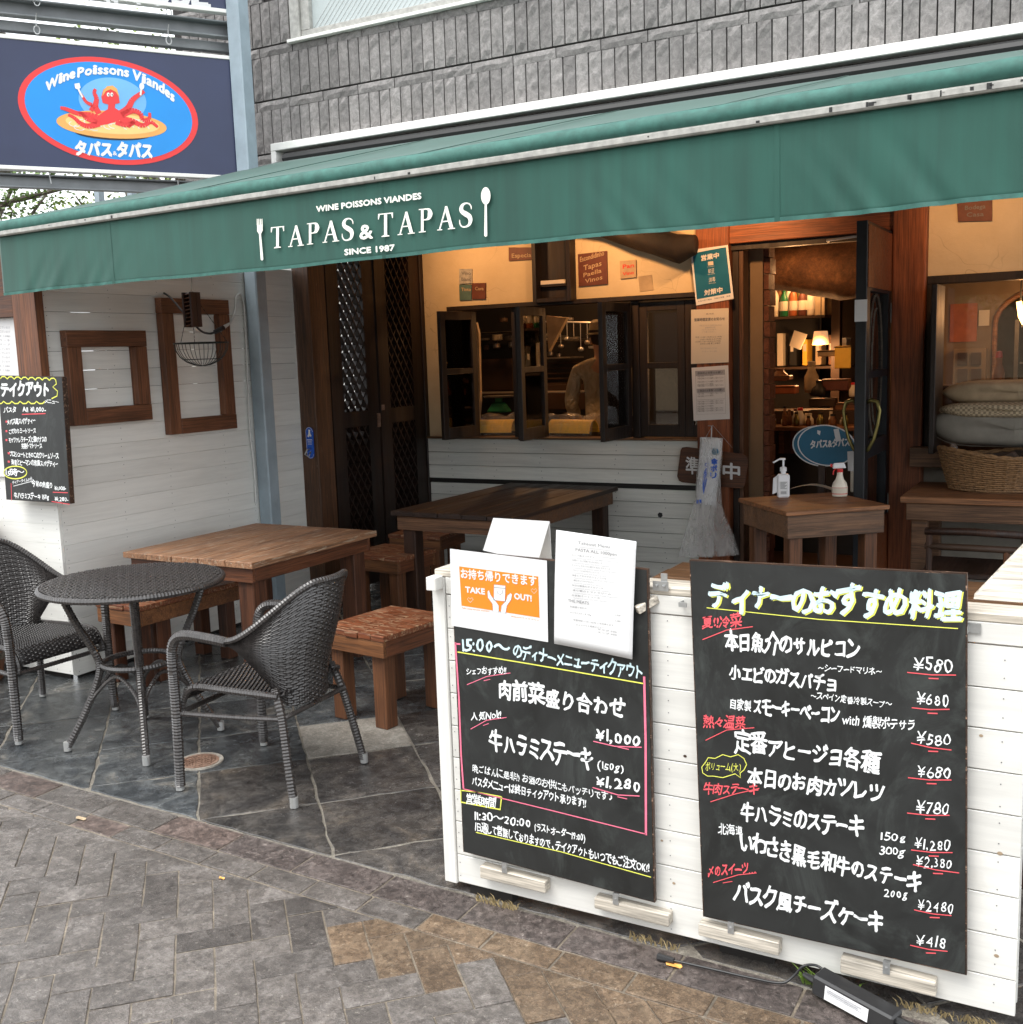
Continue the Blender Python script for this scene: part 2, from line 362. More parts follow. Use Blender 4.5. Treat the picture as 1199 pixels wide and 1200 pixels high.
m = NT('chalkboard'); co = m.coords((1, 1, 1)); n1 = m.noise(co, 3.5, 8, .7, 1); n2 = m.noise(m.coords((5, 5, 3)), 1, 8, .75, 2)
c = m.ramp(n1, [(.3, (.010, .011, .011)), (.75, (.026, .028, .0275))]); c = m.mix(m.ramp(n2, [(.50, 0.), (.80, .38)]), c, (.12, .14, .13))
M['board'] = m.done(c, m.ramp(n1, [(.3, .38), (.7, .6)]))
M['board_edge'] = wood('board_edge', (.02, .012, .01), (.10, .06, .04), 0, worn=(.4, .25, .17), wamt=.6)
M['chalk'] = plain('chalk_white', (.84, .86, .86), .7, .04, 60)
M['chalk_blue'] = plain('chalk_pale_blue', (.60, .76, .80), .7, .05, 60)
M['chalk_yellow'] = plain('chalk_yellow', (.74, .76, .12), .7, .08, 60)
M['chalk_red'] = plain('chalk_red', (.78, .10, .12), .7, .08, 60)
M['chalk_pink'] = plain('chalk_pink', (.82, .18, .28), .7, .08, 60)
M['paper'] = plain('white_paper', (.70, .70, .70), .55, .02, 3)
M['paper_warm'] = plain('cream_paper', (.62, .56, .46), .5, .03, 3)
M['ink'] = plain('grey_ink', (.13, .13, .14), .6, .1)
M['ink_soft'] = plain('pale_ink', (.38, .38, .40), .6, .1)
M['flyer'] = plain('orange_ink', (.88, .23, .015), .5, .02)
M['teal'] = plain('teal_ink', (.006, .12, .22), .4, .05)
m = NT('rattan'); co = m.coords((1, 1, 1)); n1 = m.noise(co, 60, 4); n2 = m.noise(co, 8, 3)
M['rattan'] = m.done(m.ramp(n1, [(.3, (.020, .017, .016)), (.7, (.056, .049, .046))]), m.ramp(n2, [(.3, .22), (.7, .38)]))
M['rattan'].node_tree.nodes['Principled BSDF'].inputs['Specular IOR Level'].default_value = .8
M['rattan_under'] = plain('rattan_backing', (.012, .010, .010), .6)
M['alu'] = plain('brushed_metal', (.52, .52, .51), .3, .05, 40, metal=.6)
M['zinc'] = plain('zinc_bracket', (.45, .46, .46), .4, .15, 40, metal=.7)
M['rubber'] = plain('black_rubber', (.012, .012, .012), .5)
M['black_plastic'] = plain('black_plastic', (.02, .02, .021), .35, .1, 30)
m = NT('plaster'); co = m.coords((1, 1, 1), 0); n1 = m.noise(co, 2.2, 6, .6); n2 = m.noise(co, 14, 6, .7)
vo = m.n('ShaderNodeTexVoronoi', feature='DISTANCE_TO_EDGE'); vo.inputs['Scale'].default_value = 2.4
dv = m.n('ShaderNodeVectorMath', operation='ADD'); nz = m.n('ShaderNodeTexNoise'); nz.inputs['Scale'].default_value = 3.0; m.l(co, nz.inputs['Vector'])
m.l(co, dv.inputs[0]); m.l(nz.outputs[1], dv.inputs[1]); m.l(dv.outputs[0], vo.inputs['Vector'])
cr = m.ramp(vo.outputs[0], [(.0, 1.), (.012, 0.)]); mk = m.ramp(m.noise(co, 1.7, 2), [(.5, 0.), (.6, .45)])
c = m.ramp(n1, [(.3, (.50, .40, .25)), (.7, (.64, .53, .35))]); c = m.mix(m.mix(1, cr, mk, 'MULTIPLY'), c, (.16, .12, .07))
m.bump(n2, .5, .008); M['plaster'] = m.done(c, .85)
M['glass'] = NT('window_glass')
g = M['glass']; tr = g.n('ShaderNodeBsdfTransparent'); gl = g.n('ShaderNodeBsdfGlossy'); gl.inputs['Roughness'].default_value = .02
fr = g.n('ShaderNodeFresnel', i0=1.5); ad = g.n('ShaderNodeMath', operation='MULTIPLY_ADD', i1=1.1, i2=.03); g.l(fr.outputs[0], ad.inputs[0])
mx = g.n('ShaderNodeMixShader'); g.l(ad.outputs[0], mx.inputs[0]); g.l(tr.outputs[0], mx.inputs[1]); g.l(gl.outputs[0], mx.inputs[2]); g.l(mx.outputs[0], g.out.inputs[0]); M['glass'] = g.mat
g = NT('clear_film'); tr = g.n('ShaderNodeBsdfTransparent'); gl = g.n('ShaderNodeBsdfPrincipled'); gl.inputs['Base Color'].default_value = (.92, .91, .89, 1); gl.inputs['Roughness'].default_value = .18
fn = g.noise(g.coords((14, 14, 5)), 1, 4, .6, 1.5); fr = g.ramp(fn, [(.30, .16), (.76, .46)]); mx = g.n('ShaderNodeMixShader'); g.l(fr, mx.inputs[0])
g.l(tr.outputs[0], mx.inputs[1]); g.l(gl.outputs[0], mx.inputs[2]); g.l(mx.outputs[0], g.out.inputs[0])
bb = g.n('ShaderNodeBump'); bb.inputs['Strength'].default_value = .3; bb.inputs['Distance'].default_value = .01; g.l(fn, bb.inputs['Height']); g.l(bb.outputs[0], gl.inputs['Normal']); M['film'] = g.mat
M['film_thin'] = g.mat.copy(); M['film_thin'].name = 'thin_clear_film'
for nd in M['film_thin'].node_tree.nodes:
    if nd.type == 'VALTORGB': nd.color_ramp.elements[0].color = (.03, .03, .03, 1); nd.color_ramp.elements[1].color = (.22, .22, .22, 1)
M['frost'] = plain('frosted_glass', (.45, .50, .50), .3, .08, 2)
M['bottle_white'] = plain('white_plastic', (.80, .80, .82), .35, .02)
M['bottle_milky'] = plain('milky_plastic', (.72, .66, .55), .3, .04)
M['bottle_red'] = plain('red_plastic', (.6, .02, .02), .35, .03)
M['pillow_grey'] = plain('grey_canvas_cloth', (.24, .22, .185), .9, .12, 10)
M['pillow_sand'] = plain('sand_cloth', (.38, .29, .185), .9, .2, 12)
m = NT('checked_cloth'); co = m.coords((1, 1, 1), 0); wv = m.n('ShaderNodeTexChecker'); wv.inputs['Scale'].default_value = 70; m.l(co, wv.inputs[0])
M['pillow_check'] = m.done(m.mix(wv.outputs[1], (.52, .42, .28), (.26, .20, .13)), .9)
M['wicker'] = plain('basket_wicker', (.24, .13, .055), .6, .35, 50)
M['leather'] = plain('orange_leather', (.36, .10, .03), .5, .2, 12)
M['knot'] = plain('board_knot', (.36, .27, .18), .7)
M['yellow'] = plain('yellow_card', (.85, .52, .06), .55, .06)
M['log'] = stone('rough_log', [(.05, .02, .008), (.14, .06, .025), (.27, .13, .055)], 5, (.6, .85), 1.0)
M['log_dark'] = stone('dark_log', [(.006, .004, .003), (.016, .009, .006), (.035, .02, .012)], 5, (.6, .85), 1.0)
M['bark'] = stone('bark', [(.05, .038, .028), (.10, .08, .06), (.16, .13, .10)], 9, (.7, .9), 1)
M['leaf'] = plain('leaf', (.10, .17, .035), .5, .45, 3); M['leaf_pale'] = plain('pale_leaf', (.20, .27, .06), .5, .4, 3)
M['weed'] = plain('weed', (.16, .26, .04), .6, .3, 20)
M['straw'] = plain('dry_straw', (.34, .26, .13), .8, .3, 20)
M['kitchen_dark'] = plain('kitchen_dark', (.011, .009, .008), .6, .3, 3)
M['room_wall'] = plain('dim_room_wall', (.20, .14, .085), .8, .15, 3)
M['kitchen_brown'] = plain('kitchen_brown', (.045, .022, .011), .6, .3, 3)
M['pot'] = plain('dull_steel', (.25, .22, .19), .35, .2, 9, metal=.6)
m = NT('cream_jacket_cloth'); n1 = m.noise(m.coords((9, 9, 5)), 1, 5, .6, 2.2); m.bump(n1, 1.0, .05); M['jacket'] = m.done(m.ramp(n1, [(.35, (.40, .32, .20)), (.65, (.58, .49, .33))]), .9)
M['skin'] = plain('skin', (.52, .30, .19), .5, .05)
M['hair'] = plain('dark_hair', (.02, .014, .01), .6)
M['trouser'] = plain('dark_trousers', (.03, .028, .03), .9)
M['green'] = plain('green_plastic', (.01, .14, .05), .4)
M['brass'] = plain('brass', (.20, .17, .06), .3, .15, 20, metal=.8)
M['navy_door'] = plain('dark_blue_door_edge', (.006, .009, .013), .45, .3, 8)
M['rust'] = stone('rusty_iron', [(.10, .05, .03), (.22, .13, .09), (.36, .25, .19)], 20, (.4, .7), .8)
M['dog_blue'] = plain('dog_sign_blue', (.01, .10, .55), .35, .04)
M['white_cable'] = plain('white_cable', (.62, .62, .60), .5, .05); M['chain'] = plain('dark_chain', (.03, .035, .032), .4, .1, 30, metal=.6)
M['brown_box'] = wood('brown_box', (.04, .014, .009), (.08, .03, .018), 2)
M['terracotta'] = plain('terracotta_sign', (.11, .03, .018), .6, .2, 20)
M['plum'] = plain('aqua_tile', (.07, .13, .12), .6, .2, 20)
M['art_cream'] = plain('cream_tile', (.40, .28, .16), .6, .2, 20)
def lamp_mat(name, col, st):
    m = NT(name); m.b.inputs['Emission Color'].default_value = (*col, 1); m.b.inputs['Emission Strength'].default_value = st
    return m.done(col, .5)
M['bulb'] = lamp_mat('lit_bulb', (1, .5, .16), 5)
M['lamp_shade'] = lamp_mat('lit_shade', (1, .55, .25), .28)
# ================================================================ GROUND
def clip(poly, f):
    """keep the side where f(x,y) >= 0"""
    out = []
    for i in range(len(poly)):
        a = poly[i]; b = poly[(i+1) % len(poly)]; fa = f(*a); fb = f(*b)
        if fa >= 0: out.append(a)
        if (fa >= 0) != (fb >= 0): t = fa/(fa-fb); out.append((a[0]+(b[0]-a[0])*t, a[1]+(b[1]-a[1])*t))
    return out
def area(p): return abs(sum(p[i][0]*p[(i+1) % len(p)][1]-p[(i+1) % len(p)][0]*p[i][1] for i in range(len(p))))/2
def inset(poly, d):
    n = len(poly); c = (sum(p[0] for p in poly)/n, sum(p[1] for p in poly)/n); o = poly
    for i in range(n):
        a = poly[i]; b = poly[(i+1) % n]; dx, dy = b[0]-a[0], b[1]-a[1]; l = math.hypot(dx, dy)
        if l < 1e-6: continue
        nx, ny = -dy/l, dx/l
        if (c[0]-a[0])*nx+(c[1]-a[1])*ny < 0: nx, ny = -nx, -ny
        o = clip(o, lambda x, y: (x-a[0])*nx+(y-a[1])*ny-d)
        if len(o) < 3: return []
    return o
y0 = lambda x: 2.690-.036*(x+2.3)      # terrace edge
y1 = lambda x: 2.548-.034*(x+2.3)
y2 = lambda x: 2.446-.034*(x+2.3)
MB().box(-400, 400, -400, 400, -.3, -.06).build('ground', M['paver_dark'], kind='structure')
g = MB(); g.prism([(-9, -3, -.05), (4, -3, -.05), (4, y0(4)-.006, -.05), (-9, y0(-9)-.006, -.05)], (0, 0, .0465))
street = g.build('pavement', M['grout_dark'], kind='structure'); ROOT[street.name] = Matrix.Identity(4)
g = MB(); g.prism([(-9, y0(-9)-.006, -.05), (4, y0(4)-.006, -.05), (4, 12, -.05), (-9, 12, -.05)], (0, 0, .0475))
terrace = g.build('terrace_floor', M['grout'], kind='structure'); ROOT[terrace.name] = Matrix.Identity(4)
def rag(poly, amp, step=.06, seed=0):
    o = []; n = len(poly)
    for i in range(n):
        a = Vector(poly[i]); b = Vector(poly[(i+1) % n]); k = max(1, int((b-a).length/step)); nn = Vector((-(b-a).y, (b-a).x)).normalized()
        for j in range(k):
            p = a+(b-a)*j/k
            if j: p += nn*amp*noise.noise(Vector((p.x*9+seed, p.y*9, seed)))*2
            o.append((p.x, p.y))
    return o
def slab(name, poly, z, mat, parent, bev=.002, th=.03, tilt=.0015):
    c = Vector((sum(p[0] for p in poly)/len(poly), sum(p[1] for p in poly)/len(poly), z))
    tx, ty = random.uniform(-tilt, tilt)*3, random.uniform(-tilt, tilt)*3
    g = MB(); g.prism([(p[0], p[1], z-th+tx*(p[0]-c.x)+ty*(p[1]-c.y)) for p in poly], (0, 0, th))
    return g.build(name, mat, parent, bevel=bev, origin=c)
# slate terrace: a square grid turned 45 degrees, joints as measured
US = [-3.15, -2.72, -2.29, -1.86, -1.42, -.98, -.545, -.125, .315, .77, 1.21, 1.65, 2.09, 2.53, 2.97, 3.41, 3.85, 4.3, 4.74, 5.2, 5.6, 6.0]
VS = [.8, 1.25, 1.7, 2.15, 2.6, 3.05, 3.51, 3.965, 4.45, 4.88, 5.395, 5.87, 6.32, 6.78, 7.2, 7.65, 8.1, 8.6]
q2 = math.sqrt(.5)
for i in range(len(US)-1):
    for j in range(len(VS)-1):
        us = [(US[i], VS[j]), (US[i+1], VS[j]), (US[i+1], VS[j+1]), (US[i], VS[j+1])]
        po = [((u-v)*q2, (u+v)*q2) for u, v in us]
        po = clip(po, lambda x, y: y-y0(x)-.004)
        if len(po) >= 3: po = clip(po, lambda x, y: 7.15-y)
        if len(po) >= 3: po = clip(po, lambda x, y: x+6.6)
        if len(po) >= 3: po = clip(po, lambda x, y: 2.2-x)
        if len(po) < 3 or area(po) < .01: continue
        po = inset(po, .0048)
        if len(po) < 3: continue
        cx = sum(p[0] for p in po)/len(po); cy = sum(p[1] for p in po)/len(po)
        mt = M['patch'] if (abs(cx+2.98) < .2 and abs(cy-3.78) < .18) else (M['slate_brown'] if cx > -2.95+random.uniform(-.3, .3) and cy < 4.3 else M['slate'])
        if mt is M['patch']:
            a, b = 0.5, .5
        slab('slate_slab', rag(po, .006, .05, i*7+j), random.uniform(-.001, .002), mt, terrace)
# two border rows
x = -9+.005
def rows(ya, yb, sp, x0, tanx, mats, nm):
    k = math.floor((-7.2-x0)/sp)
    while x0+k*sp < 1.2:
        xa = x0+k*sp+.004; xb = x0+(k+1)*sp-.004; s = .0
        po = [(xa, yb(xa)+.004), (xb, yb(xb)+.004), (xb, ya(xb)-.004), (xa, ya(xa)-.004)]
        mt = mats[0] if not (xa > tanx) else mats[1]
        if xa < -2.9: mt = M['border_brown'] if random.random() < .5 else mats[2]
        slab(nm, rag(po, .0025, .05, k), random.uniform(-.001, .0015), mt, street); k += 1
rows(y0, y1, .3345, -1.983, 9, (M['curb'], M['curb'], M['paver']), 'border_paver')
rows(y1, y2, .2245, -1.963, -1.80, (M['paver'], M['paver_tan'], M['paver']), 'border_paver')
# herringbone street pavers
w = .107; ad = Vector((q2, -q2)); bd = Vector((q2, q2)); po0 = Vector((-2.058, 2.397))-bd*4*w
def P2(b, a): v = po0+bd*b*w+ad*a*w; return (v.x, v.y)
shapes = []
for hv in range(2):
    for k in range(4):
        L = (2, 1) if hv == 0 else (1, 2)
        c = [Vector((0, 0))]*4
        qd = [bd*(sb*(L[0]*w/2-.0019))+ad*(sa*(L[1]*w/2-.0019)) for sb, sa in ((-1, -1), (1, -1), (1, 1), (-1, 1))]
        g = MB(); g.prism([(p[0], p[1], -.028) for p in rag([(v.x, v.y) for v in qd], .0016, .045, k*5+hv)], (0, 0, .028))
        o = g.build('paver', M['paver'], bevel=.0018); shapes.append((hv, o.data, o)); COL.objects.unlink(o)
stuffp = MB(); npv = 0
cand = []
for y in range(-60, 60):
    for x in range(-60, 60):
        m4 = (x-y) % 4
        if m4 == 0: cand.append((0, x, y))
        elif m4 == 3: cand.append((1, x, y))
vis = []
for hv, x, y in cand:
    L = (2, 1) if hv == 0 else (1, 2); po = [P2(x, y), P2(x+L[0], y), P2(x+L[0], y+L[1]), P2(x, y+L[1])]
    cx = sum(p[0] for p in po)/4; cy = sum(p[1] for p in po)/4
    if cy < .6 or cx < -5.6 or cx > 1.1 or cy > 3.2: continue
    full = all(p[1] < y2(p[0])-.003 for p in po)
    if not full:
        po = clip(po, lambda a, b: y2(a)-.002-b)
        if len(po) < 3 or area(po) < .0012: continue
    pc = proj((cx, cy, 0)); d = math.hypot(cx, cy)
    ok = inview((cx, cy, 0), 30); vis.append((0 if ok else 1, d, hv, full, po, cx, cy))
vis.sort(key=lambda t: t[:2])
for r, (nv, d, hv, full, po, cx, cy) in enumerate(vis):
    t = noise.noise(Vector((cx*1.6, cy*1.6, 3)))
    mt = M['paver']
    if cx > -1.95+.15*t and cy > y2(cx)-.25+.10*t and cx < 1: mt = M['paver_tan'] if random.random() < .88 else M['paver']
    elif cx > -1.95 and cy > y2(cx)-.45: mt = M['border_brown'] if random.random() < .12 else M['paver']
    elif cx > -2.25 and cy > 2.0 or t > .32: mt = M['paver_dark'] if random.random() < .55 else M['paver']
    if r < 296 and nv == 0:
        if full:
            src = random.choice([s for s in shapes if s[0] == hv]); o = bpy.data.objects.new('paver', src[1]); COL.objects.link(o); o.parent = street
            o.location = (cx, cy, random.uniform(-.0022, .0018)); o.rotation_euler = (random.uniform(-.006, .006), random.uniform(-.006, .006), 0)
            o.material_slots[0].link = 'OBJECT'; o.material_slots[0].material = mt
        else: slab('paver', rag(inset(po, .0019) or po, .001, .05, r), random.uniform(-.001, .001), mt, street)
    else:
        ip = inset(po, .003)
        if len(ip) >= 3: stuffp.prism([(p[0], p[1], -.028) for p in ip], (0, 0, .028))
stuffp.build('outer_pavers', M['paver'], street, kind='stuff')
# round iron cover in the slate floor
mc = pZ(234, 893)
t = thing('drain_cover', 'small round rusty iron drain cover set in the slate floor', 'drain cover', (mc.x, mc.y, 0))
MB().lathe([(.075, .0), (.085, .006), (.098, .006), (.10, 0)], n=28).build('collar', M['patch'], t, local=True)
g = MB(); g.lathe([(.001, .003), (.068, .003), (.068, .007), (.080, .007), (.082, 0)], n=28)
for k in range(-3, 4):
    r = math.sqrt(max(0, .064**2-(k*.018)**2)); g.box(-r, r, k*.018-.0025, k*.018+.0025, .003, .0065); g.box(k*.018-.0025, k*.018+.0025, -r, r, .003, .0064)
g.build('grating', M['rust'], t, local=True)
# ================================================================ TERRACE FENCE
FY = 2.67; FP = Plane((0, FY), (1, 0))
fence = thing('white_plank_fence', 'low white fence of painted planks carrying two chalkboards', 'fence', (-1.77, FY, 0))
zs = [.035, .128, .236, .34, .443, .545, .648, .75, .85, .955]
for i in range(len(zs)-1):
    MB().box(-1.735, -.152, FY, FY+.022, zs[i]+.0015, zs[i+1]-.0015).build('plank', M['fence_x'], fence, bevel=.0015, origin=(-1.0, FY, zs[i]))
MB().box(-1.735, -.10, FY-.003, FY+.019, .957, 1.008).build('plank', M['fence_x'], fence, bevel=.002, origin=(-1.0, FY, .96))
MB().box(-1.772, -.08, FY-.004, FY+.10, 1.009, 1.031).build('cap_rail', M['pale_plank'], fence, bevel=.003, origin=(-1.0, FY, 1.0))
MB().box(-1.782, -1.737, FY-.006, FY+.085, .03, 1.007).build('end_post', M['fence_z'], fence, bevel=.003, origin=(-1.76, FY, .5))
g = MB()
for i in range(len(zs)-1):
    MB().box(-1.735, -.152, FY+.062, FY+.078, zs[i]+.0015, zs[i+1]-.0015).build('plank', M['fence_x'], fence, bevel=.0015, origin=(-1.0, FY, zs[i]))
MB().box(-1.7, -1.55, FY+.012, FY+.05, .0, .034).build('foot', M['kitchen_dark'], fence)
MB().box(-.9, -.75, FY+.03, FY+.06, .0, .034).build('foot', M['kitchen_dark'], fence)
g = MB()
for i in range(len(zs)-1):
    for xx in (-1.725, -1.03, -.20):
        for f in (.25, .75):
            zz = zs[i]+(zs[i+1]-zs[i])*f+random.uniform(-.012, .012); g.lathe([(.0016, 0), (.0016, .0008)], (0, 0, 0), 6)
            b = len(g.v)-12
            for q in range(12): v = g.v[b+q]; g.v[b+q] = Vector((xx+v.x+random.uniform(-.001, .001)*0, FY-.0008+v.z*0+(0 if q < 6 else -.0006), zz+v.y))
g.build('nail_heads', M['ink'], fence, kind='stuff')
for px, py in ((803, 886), (1172, 1000), (1150, 862), (776, 985), (790, 1035), (1168, 1120), (520, 760), (1020, 1172)):
    u, z = FP.uz(px, py); g = MB(); r = random.uniform(.003, .005)
    g.add([FP.at(u+r*math.cos(a)*1.3, z+r*math.sin(a), .0012) for a in [i*math.pi/6 for i in range(12)]], [tuple(range(12))]); g.add([FP.at(u+r*.45*math.cos(a)*1.3, z+r*.45*math.sin(a), .0018) for a in [i*math.pi/6 for i in range(12)]], [tuple(range(12))]); g.k = 0
    g.build('wood_knot', M['knot'] if px != 803 else M['board_edge'], fence, kind='stuff')
def ledge(q, dep=.035, mat='pale_plank'):
    a = [FP.uz(*p) for p in q]; g = MB(); g.prism([FP.at(u, z, .001) for u, z in a], (0, -dep, 0)); return g.build('ledge', M[mat], fence, bevel=.002)
ledge([(569, 1034), (645, 1041+10), (645, 1030), (569, 1009)][::-1]) if 0 else None
for q in ([(569.5, 1009), (645.5, 1028), (645.5, 1041), (569.5, 1023)], [(702.5, 1045), (789, 1066), (789, 1080), (702.5, 1058)],
          [(823.5, 1075), (917, 1098), (917, 1113), (823.5, 1089)], [(988.5, 1115), (1099, 1143), (1099, 1160), (988.5, 1132)]): ledge(q)
def clipm(px, py, w=.0085, h=.016, tall=None):
    u, z = FP.uz(px, py); g = MB(); c = FP.at(u, z, .036)
    g.box(c.x-w, c.x+w, c.y-.002, c.y, c.z-h, c.z+h); g.box(c.x-.003, c.x+.003, c.y-.0035, c.y-.002, c.z-.003, c.z+.003); g.box(c.x-w, c.x+w, c.y, c.y+.012, c.z+h-.002, c.z+h)
    g.build('clip', M['zinc'], fence)
for p in ((598, 1011), (727.5, 1047), (861.5, 1080), (1042, 1126)): clipm(*p)
u, z = FP.uz(517, 681); MB().box(u-.022, u+.012, FY-.05, FY-.006, z-.02, z+.02).build('peg', M['fence_x'], fence, bevel=.002)
u, z = FP.uz(757, 705); MB().bar((u-.008, FY-.045, z-.015), (u+.032, FY+.0, z+.012), .02, .022).build('peg', M['pale_plank'], fence, bevel=.002)
g = MB(); u, z = FP.uz(776, 686); g.box(u-.022, u+.022, FY-.012, FY-.009, z-.013, z+.013); g.box(u+.0, u+.018, FY-.009, FY-.006, z+.013, z+.035); g.lathe([(.004, 0), (.004, .004)], (u-.01, FY-.016, z), 8)
g.lathe([(.004, 0), (.004, .004)], (u+.01, FY-.016, z), 8); g.build('hinge_bracket', M['zinc'], fence)
g = MB(); u, z = FP.uz(1137, 735); g.box(u-.004, u+.024, FY-.009, FY-.005, z-.012, z+.012); g.box(u-.004, u-.001, FY-.03, FY-.005, z-.009, z+.009); g.box(u-.036, u-.001, FY-.033, FY-.030, z-.008, z+.008); g.build('clip', M['zinc'], fence)
g = MB(); u, z = FP.uz(808, 706); g.box(u-.018, u+.004, FY-.034, FY-.030, z-.006, z+.006); g.box(u-.018, u-.014, FY-.03, FY-.002, z-.006, z+.006); g.build('clip', M['zinc'], fence)
# sloping raw plank at the right end, standing behind the cap
g = MB(); g.prism([(-.285, 2.79, 1.032), (.10, 2.79, 1.032), (.10, 2.95, 1.30), (-.06, 2.95, 1.30)], (0, .022, .010))
t = g.build('leaning_board', M['pale_plank'], bevel=.002); t['label'] = 'pale raw wooden board sloping up at the right end of the white fence top'; t['category'] = 'board'
# ---------------------------------------------------------------- chalkboards
def board(name, label, quad, pl, off, th, cat='chalkboard'):
    q = [pl.uz(*p) for p in quad]; c = pl.at(*q[3], off)
    t = thing(name, label, cat, c)
    g = MB(); g.prism([pl.at(u, z, off) for u, z in q], -pl.n*th); g.build('panel', M['board_edge'], t)
    def ins(a, b, k=.004): return
    cu = sum(a[0] for a in q)/4; cz = sum(a[1] for a in q)/4
    g = MB(); g.prism([pl.at(cu+(u-cu)*.991, cz+(z-cz)*.994, off+.0001) for u, z in q], pl.n*.0012); g.build('writing_face', M['board'], t)
    return t
B1o = .034; BP1 = Plane((0, FY-B1o), (1, 0))
B1 = board('chalkboard', 'black chalkboard with two flyers pinned along its top, left one on the white fence', [(528, 645), (759, 667), (767.5, 1058), (543, 998)], BP1, 0, .014)
B2 = board('chalkboard', 'large chalkboard with prices down its right side, right one on the white fence', [(808, 656), (1133.5, 672), (1133, 1143), (824, 1074)], BP1, 0, .014)
def L(s, p0, p1, h, s_=None, **k): return (s, p0, p1, h, k)
def C(x0, y0, s): return lambda x, y: (x0+x/s, y0+y/s)
def lines(board, pl, cv, items, mats):
    """items: (kind, data...) grouped per colour -> one 'lettering' part per line"""
    for it in items:
        mt, s, a, b, h = it[:5]; bold = it[5] if len(it) > 5 else .02
        g = MB(); write(g, pl, s, cv(*a), cv(*b), h*mats, bold, off=.0022, wob=.035); g.build('writing', M[mt], board)
def strokes(board, pl, cv, items):
    for mt, pts, wd in items:
        g = MB(); stroke(g, pl, [cv(*p) for p in pts], wd, .0026); g.build('chalk_line', M[mt], board)
c7 = C(500, 600, 2.4); PB = Plane((0, FY-B1o), (1, 0))
lines(B1, PB, c7, [
    ('chalk_blue', '15:00〜', (97, 388), (236, 398), 40, .027), ('chalk_blue', 'のディナーメニューテイクアウト', (246, 408), (612, 470), 36, .025),
    ('chalk', 'シェフおすすめ!!', (113, 455), (226, 455), 20, .02), ('chalk', '肉前菜盛り合わせ', (203, 517), (562, 580), 50, .027),
    ('chalk', '人気No1!!', (125, 584), (212, 578), 22, .02), ('chalk', '¥1,000', (475, 640), (605, 656), 36, .03),
    ('chalk', '牛ハラミステーキ', (178, 662), (470, 722), 56, .027), ('chalk', '(150g)', (482, 720), (556, 732), 24, .02),
    ('chalk', '¥1,280', (474, 770), (606, 785), 34, .02), ('chalk', '晩ごはんに是非!! お酒のお供にもバッチリです♪', (130, 728), (528, 812), 21, .012),
    ('chalk', 'パスタメニューは終日テイクアウト承ります!!', (128, 766), (450, 830), 24, .02), ('chalk', '営業時間', (113, 818), (196, 830), 24, .02),
    ('chalk', '11:30〜20:00', (134, 862), (296, 888), 27, .02), ('chalk', '(ラストオーダー19:00)', (304, 892), (448, 926), 22, .02),
    ('chalk', '1日通して営業しておりますので、テイクアウトもいつでもご注文OK!!', (138, 893), (628, 1012), 24, .02)], 1/2.4)
strokes(B1, PB, c7, [('chalk_yellow', [(88, 393), (300, 428), (612, 482)], .0035), ('chalk_pink', [(82, 366), (92, 520), (98, 680), (105, 778)], .0055),
    ('chalk_pink', [(82, 370), (96, 371)], .005), ('chalk_pink', [(105, 778), (350, 838), (618, 905)], .0032), ('chalk_pink', [(613, 462), (617, 640), (618, 908)], .0065),
    ('chalk_pink', [(115, 485), (170, 462), (237, 452)], .0022), ('chalk_pink', [(162, 474), (180, 470)], .002), ('chalk_pink', [(125, 610), (170, 585), (226, 577)], .0022), ('chalk_pink', [(160, 600), (176, 594)], .002),
    ('chalk_pink', [(470, 644), (530, 658), (606, 661)], .003), ('chalk_pink', [(538, 660), (570, 667)], .0025), ('chalk_pink', [(468, 774), (540, 795), (600, 798)], .003), ('chalk_pink', [(538, 800), (565, 806)], .0025),
    ('chalk_yellow', [(97, 780), (98, 815), (150, 825), (208, 836), (212, 800)], .0045), ('chalk_yellow', [(97, 782), (150, 788), (212, 800)], .003), ('chalk_yellow', [(140, 900), (380, 955), (632, 1026)], .0028)])
c8 = C(780, 640, 2.222)
for dx, dy, mt, of in ((4, 3, 'chalk_yellow', .0016), (0, 0, 'chalk_blue', .0026)):
    random.seed(77); g = MB(); a = c8(112+dx, 158+dy); b = c8(772+dx, 187+dy); write(g, PB, 'ディナーのおすすめ料理', a, b, 66/2.222, .035, off=of, wob=.03); g.build('writing', M[mt], B2)
